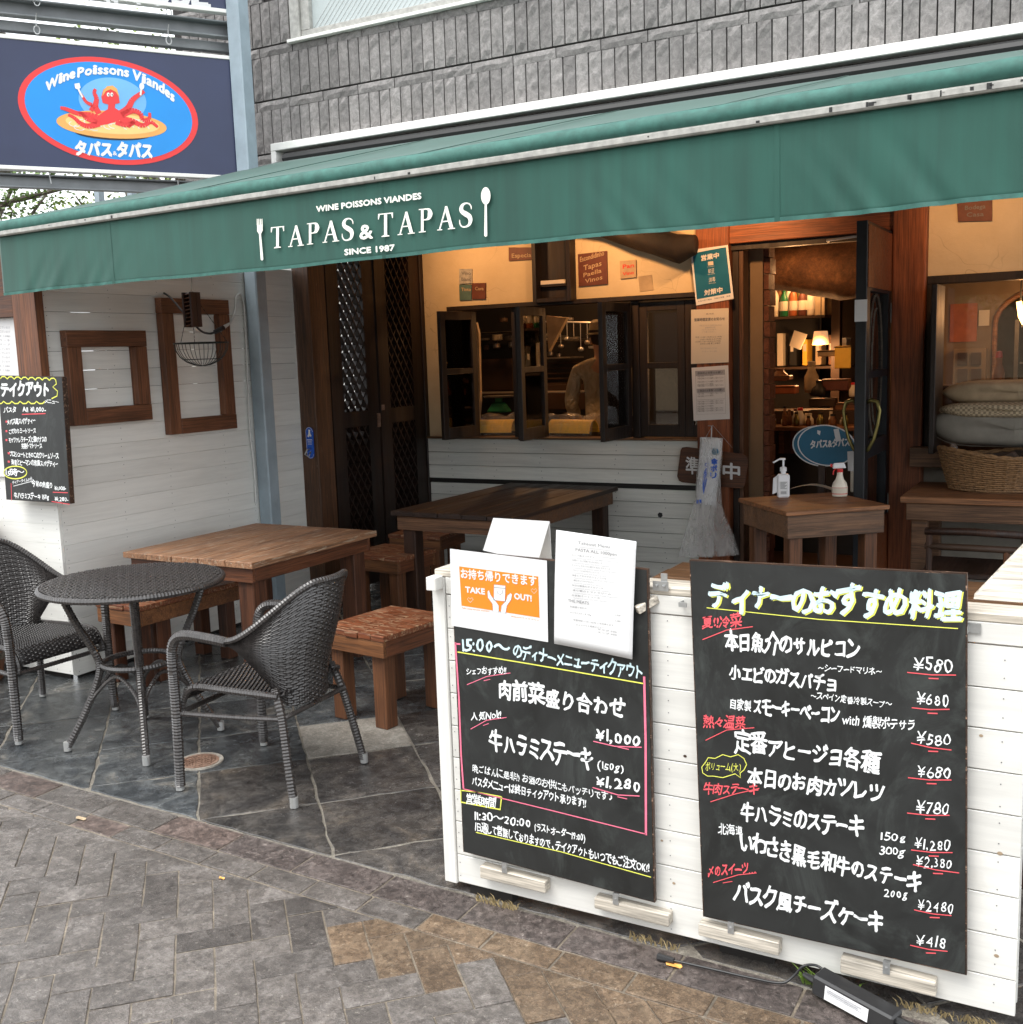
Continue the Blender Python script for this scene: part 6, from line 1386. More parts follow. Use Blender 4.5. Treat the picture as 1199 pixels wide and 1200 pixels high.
plaque('wall_note', 'faded cream note under the small cream plaque', [(748, 324), (764, 322), (766, 340), (750, 342)], 'pillow_sand', 'note', .002)
plaque('wall_plaque', 'reddish plaque with a wreath at the upper right under the awning', [(1122, 237), (1163, 234), (1163, 259), (1123, 260)], 'terracotta', words=[('Bodega', (1131, 246), (1155, 244), 5), ('Casa', (1133, 254), (1153, 253), 5)], wm='ink')
t = thing('black_wall_box', 'black wooden box with an open front hung above the kitchen window', 'box', pY(640, 353, FAC))
a = WPl.uz(630, 290); b = WPl.uz(676, 353); u0, u1, z0, z1 = a[0], b[0], b[1], 2.6
for nm, bx in (('back', (u0, u1, FAC-.02, FAC-.001, z0, z1)), ('side', (u0, u0+.03, FAC-.10, FAC-.021, z0, z1)), ('side', (u1-.03, u1, FAC-.10, FAC-.021, z0, z1)), ('shelf', (u0+.031, u1-.031, FAC-.10, FAC-.021, z0, z0+.03)), ('shelf', (u0+.031, u1-.031, FAC-.06, FAC-.021, z0+.11, z0+.125))): MB().box(*bx).build(nm, M['window_wood'], t, bevel=.002)
MB().box(u0+.05, u1-.06, FAC-.07, FAC-.045, z0+.126, z0+.155).build('box_content', M['paper_warm'], t, bevel=.003)
# dark log over the window
def logm(name, label, pts, rs, mat, seed):
    g = MB(); P_ = [Vector(p) for p in pts]; rws = []; n = 22
    for i in range(41):
        t_ = i/40; k = min(int(t_*(len(P_)-1)), len(P_)-2); f_ = t_*(len(P_)-1)-k; c = P_[k]+(P_[k+1]-P_[k])*f_; r = rs[k]+(rs[k+1]-rs[k])*f_
        rws.append([c+Vector((0, math.cos(q_), math.sin(q_)))*r*(1+.16*noise.noise(Vector((c.x*3, math.cos(q_)*1.5+seed, math.sin(q_)*1.5)))+.05*noise.noise(Vector((c.x*14, math.cos(q_)*6+seed, math.sin(q_)*6)))) for q_ in [2*math.pi*j/n for j in range(n+1)]])
    g.grid(rws); n1 = n+1; g.f += [list(range(n)), [40*n1+j for j in range(n)]]; g.m += [0, 0]; o = g.build(name, M[mat], smooth=True); o['label'] = label; o['category'] = 'log'; return o
a = pY(700, 262, 6.95); b = pY(812, 290, 6.95); logm('log_beam', 'dark rough log beam under the awning above the kitchen window', [(a.x-.5, 6.95, a.z+.10), (a.x, 6.95, a.z+.02), (b.x-.1, 6.95, b.z+.0), (b.x+.02, 6.95, b.z+.02)], [.08, .10, .095, .06], 'log_dark', 3)
c = pY(950, 312, 8.3); logm('log_beam', 'thick brown log beam spanning inside above the open doorway', [(c.x-.75, 8.3, c.z+.02), (c.x-.2, 8.3, c.z+.02), (c.x+.25, 8.3, c.z-.02), (c.x+.75, 8.3, c.z-.0)], [.21, .20, .235, .22], 'log', 8)
# pillows and basket at the right window
def pillow(label, px0, px1, pyc, y, hpx, mat, dep=.11, seed=0, sag=0):
    a = pY(px0, pyc, y); b = pY(px1, pyc, y); w_ = (b.x-a.x)/2; h_ = hpx/190*.5*(y/6.9); t = thing('cushion', label, 'cushion', ((a.x+b.x)/2, y, a.z-h_)); g = MB(); n, m_ = 40, 12; rws = []
    for j in range(m_+1):
        v = j/m_*math.pi; r = []
        for i in range(n+1):
            q_ = 2*math.pi*i/n; ca, sa = math.cos(q_), math.sin(q_); e = .24; X = math.copysign(abs(ca)**e, ca); Z = math.copysign(abs(sa)**.75, sa)*(1-.55*abs(X)**6); s = math.sin(v)**.5
            w3 = noise.noise(Vector((X*2.2+seed, Z*2, v+seed)))*.12
            r.append(((X*w_)*s, -math.cos(v)*dep*(1-.2*abs(X)**4), h_+(Z*h_*(1+w3)+sag*X*X*h_)*s))
        rws.append(r)
    g.grid(rws); g.build('cushion_cover', M[mat], t, local=True, smooth=True); g = MB(); g.tube([((math.copysign(abs(math.cos(q_))**.38, math.cos(q_)))*w_*1.0, 0, h_+math.copysign(abs(math.sin(q_))**.75, math.sin(q_))*h_*(1-.55*abs(math.cos(q_))**2.2)) for q_ in [i*math.pi/20 for i in range(41)]], .003, 5); g.build('piping', M[mat], t, local=True)
    return t
pillow('sand-coloured cushion, topmost of the pile in the right window', 1105, 1290, 460, 6.96, 26, 'pillow_sand', seed=1)
pillow('thin checked cushion, middle of the pile in the right window', 1101, 1290, 481, 6.86, 17, 'pillow_check', seed=2, sag=.2)
pillow('thick grey canvas cushion, lowest of the pile behind the basket', 1089, 1300, 502, 6.88, 40, 'pillow_grey', seed=3, sag=.25)
bc = pY(1160, 560, 6.62); t = thing('wicker_basket', 'oval brown wicker basket holding leather goods on the right table', 'basket', (bc.x+.02, bc.y+.10, .801))
def bsurf(u, v):
    a = 2*math.pi*u; r = .78+.22*v**.8; e = .025*math.sin(a*2+.6)*v; return Vector((.31*r*math.cos(a), .19*r*math.sin(a), .004+.215*v+e))
g = MB(); g.grid([[bsurf(i/40, j/6)*.985+Vector((0, 0, .003)) for i in range(41)] for j in range(7)]); wl = g.build('basket_wall', M['kitchen_brown'], t, local=True, smooth=True)
g = MB(); weave(g, bsurf, 64, 17, .0055, 1, .95); g.build('wicker_weave', M['wicker'], wl, local=True, kind='stuff')
g = MB()
for s in range(2): g.tube([bsurf(i/60, 1)+Vector((0, 0, .004+.007*math.sin(i*1.3+s*3.1))) for i in range(61)], .008, 6)
g.build('braided_rim', M['wicker'], t, local=True, smooth=True); MB().lathe([(.001, .0), (.21, 0), (.21, .008), (.001, .008)], n=30, sy=.7).build('base', M['wicker'], t, local=True)
for nm, lb, mt, pts in (('leather_case', 'orange leather case poking out of the wicker basket', 'leather', (-.16, -.05, .19)), ('dark_pouch', 'dark brown folded pouch on top of the wicker basket', 'kitchen_brown', (.03, -.03, .20))):
    o = thing(nm, lb, 'pouch', (bc.x+.06+pts[0], bc.y+.10+pts[1], .801+pts[2]-.12)); g = MB()
    if nm[0] == 'l': g.hexa([(-.07, -.05, 0), (.09, -.05, -.02), (.09, .05, -.02), (-.07, .05, 0), (-.10, -.045, .135), (.06, -.04, .10), (.06, .05, .10), (-.10, .045, .135)])
    else: g.hexa([(-.10, -.05, 0), (.13, -.05, 0), (.13, .06, 0), (-.10, .06, 0), (-.10, -.03, .10), (.02, -.01, .155), (.03, .03, .15), (-.09, .04, .10)])
    g.build('body', M[mt], o, local=True, bevel=.012)
# chair under the right table
t = thing('wooden_chair', 'dark wooden spindle chair pushed under the right table', 'chair', (-.62, 6.1, 0)); 
MB().box(-.24, .26, -.22, .24, .44, .47).build('seat', M['dark_top'], t, local=True, bevel=.006)
g = MB(); g.tube([(-.22, -.20, .60), (0, -.22, .605), (.24, -.20, .60)], .018, 8); g.build('back_rail', M['kitchen_brown'], t, local=True, smooth=True); g = MB(); g.tube([(-.22, -.21, .68), (.0, -.23, .69), (.26, -.21, .68)], .020, 8); g.build('back_rail', M['dark_leg'], t, local=True, smooth=True)
for x_, y_, z_ in ((-.20, -.2, .69), (.17, -.2, .60), (.25, -.2, .68)): g = MB(); g.tube([(x_, y_, .46), (x_, y_-.005, z_)], .016, 8); g.build('spindle', M['stool_leg'] if x_ == .17 else M['dark_leg'], t, local=True)
for x_ in (-.2, .22):
    for y_ in (-.18, .2): g = MB(); g.tube([(x_, y_, .44), (x_*1.1, y_*1.1, 0)], .018, 8); g.build('leg', M['dark_leg'], t, local=True)
# power adaptor, cable and weeds by the foot of the fence
ca = pZ(958, 1150, .035); cb = pZ(1052, 1196, .035); dv = (cb-ca); lg_ = dv.length; an = math.atan2(dv.y, dv.x); mid = (ca+cb)/2
t = thing('power_adaptor', 'black power adaptor box with a white label leaning against the fence foot', 'adaptor', (mid.x, mid.y-.0, 0), an)
g = MB(); g.hexa([(-lg_/2, -.03, .012), (lg_/2, -.03, .004), (lg_/2, .012, .012), (-lg_/2, .012, .022), (-lg_/2, -.022, .062), (lg_/2, -.022, .05), (lg_/2, .028, .052), (-lg_/2, .028, .068)]); g.build('case', M['black_plastic'], t, local=True, bevel=.005)
g = MB(); g.hexa([(-lg_*.32, -.0315, .018), (lg_*.22, -.0315, .013), (lg_*.22, -.031, .013), (-lg_*.32, -.031, .018), (-lg_*.32, -.0262, .052), (lg_*.22, -.0255, .044), (lg_*.22, -.024, .044), (-lg_*.32, -.025, .052)]); g.build('label_sheet', M['paper'], t, local=True)
g = MB()
for k in range(5): g.bar((-lg_*.29, -.0306+k*.0011, .047-k*.006), (lg_*(.15-.05*(k % 2)), -.0306+k*.0011, .041-k*.006), .0012, .0018)
g.build('label_print', M['ink_soft'], t, local=True, kind='stuff')
for s in (-1, 1): g = MB(); g.tube([(s*lg_/2, -.002, .035), (s*(lg_/2+.022), -.002, .036), (s*(lg_/2+.04), -.002, .038)], [.010, .009, .006], 8); g.build('strain_relief', M['black_plastic'], t, local=True)
cable('black_cable', 'black cable lying along the border pavers from the adaptor', [pZ(772, 1122, .012), pZ(800, 1128, .012), pZ(840, 1137, .012), pZ(880, 1146, .012), pZ(915, 1152, .012), pZ(930, 1144, .03), pZ(942, 1132, .06), pZ(958, 1132, .06), pZ(970, 1142, .05)], .0035, 'black_plastic')
g = MB(); g.tube([pZ(771, 1121, .012), pZ(790, 1126, .012)], [.011, .008], 8); o = g.build('cable_end', M['black_plastic']); o['label'] = 'black cable socket end lying at the fence foot'; o['category'] = 'connector'
cable('black_cable', 'short black cable leaving the adaptor at the lower right', [pZ(1050, 1192, .035), pZ(1066, 1200, .02), pZ(1100, 1212, .012), pZ(1150, 1222, .012)], .006, 'black_plastic')
# ================================================================ WEEDS, LEAVES
def weeds(label, x0_, x1_, n, hmax, mat, leafy=False):
    g = MB(); r = random.Random(int(x0_*100))
    for k in range(n):
        x = r.uniform(x0_, x1_); y = FY-.004-r.uniform(0, .022); h = hmax*r.uniform(.3, 1); a = r.uniform(0, 6.28); dx, dy = math.cos(a)*h*.7, -abs(math.sin(a))*h*.6; w_ = r.uniform(.001, .0022) if not leafy else .006
        p = Vector((x, y, 0)); q_ = p+Vector((dx*.4, dy*.4, h*.7)); e = p+Vector((dx, dy, h)); s = Vector((w_, w_*.4, 0))
        g.add([p-s, p+s, q_+s*.9, q_-s*.9, e], [(0, 1, 2, 3), (3, 2, 4)])
    o = g.build('weeds', M[mat]); o['label'] = label; o['category'] = 'weeds'; o['kind'] = 'stuff'
weeds('dry straw weeds at the foot of the fence below the left chalkboard', -1.66, -1.52, 90, .03, 'straw'); weeds('thin straw weeds between fence and border', -1.15, -1.0, 45, .035, 'straw')
weeds('mixed weeds beside the power adaptor', -.66, -.52, 140, .05, 'weed'); weeds('grass tufts by the adaptor', -.42, -.15, 130, .03, 'straw'); weeds('green leaves by the adaptor', -.60, -.54, 22, .035, 'weed', True)
for k, (px, py, s, mt, lb) in enumerate(((509/2.141+ -0, 0, 0, '', ''),)): pass
for px, py, mt, lb in ((95, 959, 'pillow_sand', 'small yellow leaf lying on the border pavers at the left'), (260, 1029, 'orange', 'tiny orange leaf on the grey street pavers'), (790, 1131, 'orange', 'orange dead leaf beside the cable end')):
    p = pZ(px, py, .004); r = .02 if px > 600 else (.022 if px < 200 else .01); o = MB().prism([(p.x+r*math.cos(a)*1.2, p.y+r*.5*math.sin(a), .004+.002*math.sin(3*a)) for a in [i*math.pi/5 for i in range(10)]], (0, 0, .0012)).build('fallen_leaf', M[mt]); o['label'] = lb; o['category'] = 'leaf'
# ================================================================ INSIDE
room = thing('dining_room', 'dim brown interior of the restaurant seen through the door and windows', 'room', (-2, 9, .1))
def rb(nm, x0_, x1_, y0_, y1_, z0_, z1_, mt, bev=0): return MB().box(x0_, x1_, y0_, y1_, z0_, z1_).build(nm, M[mt], room, bevel=bev)
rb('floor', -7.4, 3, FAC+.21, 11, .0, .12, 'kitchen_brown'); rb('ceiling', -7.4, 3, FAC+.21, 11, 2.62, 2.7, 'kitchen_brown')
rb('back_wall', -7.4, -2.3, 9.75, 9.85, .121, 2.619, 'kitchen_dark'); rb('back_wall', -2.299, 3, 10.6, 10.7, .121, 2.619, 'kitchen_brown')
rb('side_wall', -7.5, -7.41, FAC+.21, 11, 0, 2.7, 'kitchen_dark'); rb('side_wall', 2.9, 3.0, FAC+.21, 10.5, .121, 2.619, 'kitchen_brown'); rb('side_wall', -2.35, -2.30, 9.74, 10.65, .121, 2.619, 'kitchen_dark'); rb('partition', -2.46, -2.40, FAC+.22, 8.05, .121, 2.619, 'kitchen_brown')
def at(px, py, y): return pY(px, py, y)
def bq(nm, px0, py0, px1, py1, y, dep, mt, bev=.003, parent=None):
    a = at(px0, py1, y); b = at(px1, py0, y); return MB().box(a.x, b.x, y, y+dep, a.z, b.z).build(nm, M[mt], parent or room, bevel=bev)
# kitchen fittings
bq('shelf_board', 515, 388, 615, 392, 9.2, .3, 'pot'); bq('shelf_board', 636, 399, 672, 401, 9.2, .25, 'pot'); bq('shelf_board', 636, 418, 668, 421, 9.0, .3, 'pot'); bq('back_panel', 560, 420, 600, 458, 9.5, .05, 'kitchen_brown')
for k in range(6): bq('corrugated_rib', 636, 424+k*6, 688, 427+k*6, 9.1, .04, 'kitchen_brown')
g = MB(); a = at(640, 370, 8.4); b = at(664, 372, 8.4); c = at(643, 412, 8.4); g.prism([a, b, c], (0, .05, 0)); g.build('hood_panel', M['pillow_sand'], room)
bq('corner_board', 636, 450, 700, 480, 8.9, .04, 'kitchen_brown')
PL_ = ['steel pot left of the cook on the middle kitchen shelf', 'small steel pot nearer the cook on the middle shelf', 'wide steel pot seen left of the second casement', 'brown pot at the left end of the kitchen shelf', 'steel pot behind the first window mullion', 'flat steel pan on the upper shelf near the cook', 'brown pan high on the left kitchen shelf', 'tall narrow brown canister behind the mullion']
for k, (px, py, w_, h_, mt) in enumerate(((645, 412, 8, 5, 'pot'), (655, 414, 6, 4, 'pot'), (582, 402, 10, 6, 'pot'), (570, 404, 8, 6, 'kitchen_brown'), (600, 400, 9, 7, 'pot'), (668, 372, 10, 4, 'pot'), (590, 372, 12, 5, 'kitchen_brown'), (618, 400, 6, 18, 'kitchen_brown'))):
    p = at(px, py+h_, 9.25); r = w_/2/138; t = thing('cooking_pot', PL_[k], 'pot', p); MB().lathe([(.001, 0), (r*.9, 0), (r, .01), (r, h_/138), (r*1.08, h_/138), (.001, h_/138+.004)], n=14).build('pot_body', M[mt], t, local=True, smooth=False)
    MB().box(-.012, .012, -.012, .012, h_/138+.004, h_/138+.02).build('knob', M['rubber'], t, local=True)
rk = thing('utensil_rack', 'rack of hanging steel ladles and pans above the kitchen shelf', 'rack', at(655, 382, 8.9)); a_ = at(600, 376, 8.9); b_ = at(700, 378, 8.9); MB().tube([a_, b_], .008, 8).build('rail', M['alu'], rk)
rr_ = random.Random(3)
for k in range(13):
    c_ = a_+(b_-a_)*(k+.5)/13; ln = rr_.uniform(.10, .22); MB().tube([c_, c_-Vector((0, 0, ln))], .0035, 5).build('handle', M['alu'], rk)
    (MB().blob(c_-Vector((0, 0, ln+.02)), .032, .02, .022, 10, 6) if k % 3 else MB().lathe([(.001, 0), (.05, .004), (.055, .025), (.001, .026)], c_-Vector((0, 0, ln+.03)), 14)).build('ladle_bowl' if k % 3 else 'pan', M['pot' if k % 2 else 'alu'], rk, smooth=bool(k % 3))
for k in range(9):
    c_ = at(568+k*15, 399, 9.12); t = thing('plate_stack', ['low stack of pale plates at the left of the kitchen shelf', 'second plate stack from the left on the kitchen shelf', 'plate stack behind the first window post', 'tall plate stack just right of the first window post', 'plate stack in the middle of the kitchen shelf', 'plate stack left of the tilted hood panel', 'plate stack under the tilted hood panel', 'plate stack beside the cook on the kitchen shelf', 'plate stack farthest right on the kitchen shelf'][k], 'plates', c_)
    for j in range(2+k*7 % 4): MB().lathe([(.001, 0), (.03, 0), (.052, .008), (.052, .010), (.001, .006)], (0, 0, j*.011), 14).build('plate', M['paper_warm' if k % 2 else 'pot'], t, local=True)
# long light board standing in the left part of the window
g = MB(); q_ = [at(*p, 7.75) for p in ((552, 380), (558, 378), (561, 390), (563, 470), (560, 502), (554, 498), (549, 460), (548, 410))]; g.prism(q_, (0, .03, 0)); o = g.build('serving_board', M['pillow_sand']); o['label'] = 'long pale wooden board standing upright in the left window opening'; o['category'] = 'board'
bq('worktop', 505, 459, 700, 463, 7.9, .35, 'pot'); rb('worktop_base', -7.3, -3.0, 7.95, 8.2, .121, 1.30, 'kitchen_dark') if 0 else None
p = at(585, 480, 7.75); t = thing('kitchen_scale', 'green kitchen scale behind the yellow cards in the left window', 'scale', p)
g = MB(); g.hexa([(-.10, -.05, -.02), (.10, -.05, -.02), (.10, .05, -.02), (-.10, .05, -.02), (-.05, -.03, .06), (.05, -.03, .06), (.05, .03, .06), (-.05, .03, .06)]); g.build('scale_body', M['green'], t, local=True, bevel=.01); MB().box(-.03, .03, -.01, .01, .061, .10).build('post', M['green'], t, local=True); MB().lathe([(.001, .10), (.12, .10), (.13, .115), (.001, .115)], n=20).build('tray', M['pot'], t, local=True)
rb('counter', -6.5, -2.6, 7.62, 7.9, .121, 1.06, 'kitchen_dark')
# yellow card packs on the window sill
def pack(label, px0, px1, y, rz):
    a = at(px0, 512, y); b = at(px1, 512, y); w_ = b.x-a.x; t = thing('card_pack', label, 'pack', ((a.x+b.x)/2, y, 1.051), rz, 'yellow card packs on the window sill'); R__ = .125
    for k in range(16):
        a0 = math.pi*(.06+.88*k/16); a1 = math.pi*(.06+.88*(k+.92)/16); g = MB(); f = lambda q_, r: (-math.cos(q_)*r*.62, math.sin(q_)*r*.95)
        P_ = [f(a0, R__), f(a1, R__), f(a1, R__*.93), f(a0, R__*.93)]; g.prism([(-w_/2, y_, z_) for y_, z_ in P_], (w_, 0, 0)); g.build('card', M['yellow'], t, local=True)
    g = MB(); rws = []
    for i in range(9):
        x_ = -w_/2-.03+(w_+.06)*i/8; rws.append([(x_, -math.cos(q_)*.088*(1+.08*noise.noise(Vector((x_*20, q_*3, 1)))), .002+math.sin(q_)*.155*(1+.22*noise.noise(Vector((x_*14, q_*3, 5))))) for q_ in [math.pi*j/12 for j in range(13)]])
    g.grid(rws); g.build('clear_wrap', M['film_thin'], t, local=True, smooth=True)
pack('wrapped pack of yellow cards lying in the left window opening', 557, 602, 7.26, rad(8)); pack('wrapped pack of yellow cards in the middle window opening', 646, 698, 7.26, rad(-6))
# the cook
def skin_body(name, verts, edges, parent, mat, sub=2, root=0):
    me = bpy.data.meshes.new(name); me.from_pydata([v[0] for v in verts], edges, []); o = bpy.data.objects.new(name, me); COL.objects.link(o)
    sk = o.modifiers.new('skin', 'SKIN'); sk.use_smooth_shade = True; sk.branch_smoothing = .6
    for i, v in enumerate(verts):
        r = v[1]; me.skin_vertices[0].data[i].radius = r if isinstance(r, tuple) else (r, r)
        me.skin_vertices[0].data[i].use_root = (i == root)
    ss = o.modifiers.new('sub', 'SUBSURF'); ss.levels = sub; ss.render_levels = sub
    dg = bpy.context.evaluated_depsgraph_get(); m2 = bpy.data.meshes.new_from_object(o.evaluated_get(dg)); m2.materials.clear(); m2.materials.append(M[mat])
    bpy.data.objects.remove(o); m2.name = name; ob = bpy.data.objects.new(name, m2); COL.objects.link(ob); ob.parent = parent; ROOT[ob.name] = ROOT[parent.name]
    m2.polygons.foreach_set('use_smooth', [True]*len(m2.polygons)); return ob
cook = thing('person', 'person in a cream jacket and hat working in the kitchen, back turned', 'person', (-3.62, 8.0, .12), rad(28))
V = [((0, 0, .93), (.135, .10)), ((0, 0, 1.1), (.13, .10)), ((0, .0, 1.27), (.155, .11)), ((0, .0, 1.41), (.15, .09)), ((0, .01, 1.49), .055), ((0, .02, 1.56), .065), ((0, .03, 1.65), (.078, .092)), ((0, .03, 1.73), (.06, .075)),
     ((-.19, 0, 1.40), .058), ((-.25, .03, 1.14), .045), ((-.19, .22, .99), .034), ((-.17, .29, .98), .032), ((.19, 0, 1.40), .058), ((.25, .03, 1.14), .045), ((.19, .22, .99), .034), ((.17, .29, .98), .032),
     ((-.10, 0, .85), .085), ((-.11, .02, .5), .062), ((-.11, 0, .09), .042), ((-.11, .13, .03), .035), ((.10, 0, .85), .085), ((.11, .02, .5), .062), ((.11, 0, .09), .042), ((.11, .13, .03), .035)]
E_ = [(0, 1), (1, 2), (2, 3), (3, 4), (4, 5), (5, 6), (6, 7), (3, 8), (8, 9), (9, 10), (10, 11), (3, 12), (12, 13), (13, 14), (14, 15), (0, 16), (16, 17), (17, 18), (18, 19), (0, 20), (20, 21), (21, 22), (22, 23)]
for s, h in ((-1, 11), (1, 15)):
    hx, hy, hz = V[h][0]
    for k, (dx, ln) in enumerate(((-.022, .062), (-.008, .07), (.008, .066), (.022, .052))):
        b = len(V); V += [((hx+dx, hy+.035, hz-.004), .010), ((hx+dx*1.1, hy+.035+ln*.55, hz-.012), .009), ((hx+dx*1.1, hy+.035+ln*.9, hz-.036), .007)]; E_ += [(h, b), (b, b+1), (b+1, b+2)]
    b = len(V); V += [((hx-s*.032, hy+.015, hz-.008), .011), ((hx-s*.045, hy+.045, hz-.02), .009)]; E_ += [(h, b), (b, b+1)]
skin_body('body', V, E_, cook, 'skin')
J = [((0, 0, .84), (.150, .118)), ((0, 0, 1.08), (.150, .118)), ((0, -.005, 1.27), (.172, .128)), ((0, 0, 1.41), (.165, .105)), ((0, .01, 1.535), .074), ((-.195, 0, 1.40), .074), ((-.255, .03, 1.14), .062), ((-.205, .19, 1.01), .052), ((.195, 0, 1.40), .074), ((.255, .03, 1.14), .062), ((.205, .19, 1.01), .052)]
skin_body('jacket', J, [(0, 1), (1, 2), (2, 3), (3, 4), (3, 5), (5, 6), (6, 7), (3, 8), (8, 9), (9, 10)], cook, 'jacket')
skin_body('trousers', [((0, 0, .88), (.15, .115)), ((-.10, 0, .82), .10), ((-.11, .02, .5), .078), ((-.11, 0, .12), .066), ((.10, 0, .82), .10), ((.11, .02, .5), .078), ((.11, 0, .12), .066)], [(0, 1), (1, 2), (2, 3), (0, 4), (4, 5), (5, 6)], cook, 'trouser')
MB().blob((0, .02, 1.665), .083, .098, .10, 16, 10).build('hair', M['hair'], cook, local=True, smooth=True)
g = MB(); g.blob((0, .04, 1.63), .070, .088, .095, 14, 10); g.blob((0, .13, 1.62), .012, .016, .02, 8, 6); g.build('face', M['skin'], cook, local=True, smooth=True)
for s in (-1, 1): MB().blob((s*.08, .03, 1.63), .012, .02, .03, 8, 6).build('ear', M['skin'], cook, local=True, smooth=True); MB().blob((s*.03, .118, 1.645), .011, .008, .008, 8, 6).build('eye', M['paper'], cook, local=True, smooth=True)
MB().blob((0, .122, 1.585), .022, .008, .006, 8, 5).build('mouth', M['leather'], cook, local=True, smooth=True)
MB().lathe([(.001, 1.80), (.06, 1.797), (.088, 1.775), (.097, 1.72), (.097, 1.69), (.118, 1.685), (.118, 1.68), (.001, 1.68)], (0, .02, 0), 26, 1, 1.12).build('hat', M['jacket'], cook, local=True, smooth=False)
MB().lathe([(.0985, 1.695), (.0985, 1.715), (.097, 1.715)], (0, .02, 0), 26, 1, 1.12).build('hat_band', M['hair'], cook, local=True)
MB().tube([(0, .02-.104*math.cos(a), 1.49+0*a+.0) if 0 else (.085*math.sin(a), .02-.07*math.cos(a), 1.475) for a in [i*math.pi/10-1.6 for i in range(11)]], .006, 6).build('apron_string', M['paper'], cook, local=True)
# doorway: counter with a striped front, bottles on a shelf, utensils
a = at(886, 512, 8.0); b = at(1006, 490, 8.0); z1 = at(900, 500, 8.0).z; X0 = at(886, 500, 8.0).x-.1; X1 = X0+1.3
rb('bar_counter', X0, X1, 8.02, 8.6, .121, z1-.03, 'kitchen_dark'); rb('bar_top', X0-.01, X1+.02, 7.97, 8.62, z1-.029, z1, 'stool_side', .003)
k = 0; x = X0
while x < X1-.05: rb('stripe_tile', x, x+.042, 8.005, 8.019, z1-.20, z1-.031, ('terracotta', 'kitchen_dark', 'stool_side', 'kitchen_brown')[k % 4]); x += .045; k += 1
sh = at(900, 372, 9.4); X2 = at(890, 370, 9.4).x; X3 = at(968, 370, 9.4).x; rb('bottle_shelf', X2, X3, 9.35, 9.6, sh.z-.02, sh.z, 'kitchen_brown'); rb('shelf_back', X2-.05, X3, 9.62, 9.66, sh.z, sh.z+.42, 'pillow_sand')
prof = [(.001, 0), (.034, 0), (.036, .01), (.036, .17), (.03, .20), (.013, .235), (.012, .285), (.015, .287), (.015, .30), (.001, .30)]
BL = ['brass-coloured bottle at the left end of the lit bar shelf', 'dark brown bottle, second from the left on the bar shelf', 'first cream bottle from the left on the bar shelf', 'reddish brown bottle beside the first cream bottle', 'green bottle on the lit bar shelf', 'milky bottle right of the green bottle on the shelf', 'orange bottle in the middle of the bar shelf', 'brass-coloured bottle beside the orange bottle', 'dark red bottle toward the right of the bar shelf', 'dark brown bottle beside the dark red bottle', 'cream bottle at the right end of the bar shelf']
proto = None; cols = ['brass', 'kitchen_brown', 'paper_warm', 'stool_side', 'green', 'bottle_milky', 'leather', 'brass', 'terracotta', 'kitchen_brown', 'paper_warm']
for k in range(11):
    x_ = X2+.04+k*(X3-X2-.14)/11; t = thing('bar_bottle', BL[k], 'bottle', (x_, 9.47+.03*(k % 2), sh.z+.001), 0, 'bottles lined up on the lit bar shelf')
    s = (.85, 1.05, .95, 1.1)[k % 4]; MB().lathe([(r, z*s) for r, z in prof], n=12).build('bottle_glass', M[cols[k]], t, local=True, smooth=True); MB().lathe([(.037, .05), (.037, .13)], n=12).build('label_sheet', M['paper_warm'], t, local=True)
def lamp(name, label, loc, r, h, st, emit=True):
    t = thing(name, label, 'lamp', loc); MB().lathe([(r*.75, 0), (r, -h), (r*.97, -h), (r*.72, -.004)], n=20).build('lamp_shade', M['lamp_shade'], t, local=True, smooth=True); MB().blob((0, 0, -h*.55), .03, .03, .04, 10, 8).build('bulb', M['bulb'], t, local=True, smooth=True)
    MB().tube([(0, 0, 0), (0, 0, max(.05, 2.6-loc[2]))], .004, 6).build('cord', M['rubber'], t, local=True)
def plight(name, loc, e, r=.06, col=(1, .50, .20)):
    l = bpy.data.lights.new(name, 'POINT'); l.energy = e; l.shadow_soft_size = r; l.color = col; o = bpy.data.objects.new(name, l); COL.objects.link(o); o.location = loc; return o
lp = at(962, 388, 9.0); lamp('pendant_lamp', 'small lit pendant lamp above the bar counter', (lp.x, 9.0, lp.z), .07, .11, 1); plight('bar_lamp_light', (lp.x, 8.9, lp.z-.17), 10)
bp = at(930, 345, 9.3); plight('shelf_lamp_light', (bp.x+.1, 9.30, bp.z+.16), 6, .03)
t = thing('strip_lamp', 'small strip lamp fixed above the bar shelf', 'lamp', (bp.x+.1, 9.36, bp.z+.22)); MB().box(-.2, .2, 0, .03, -.0, .02).build('housing', M['bulb'], t, local=True)
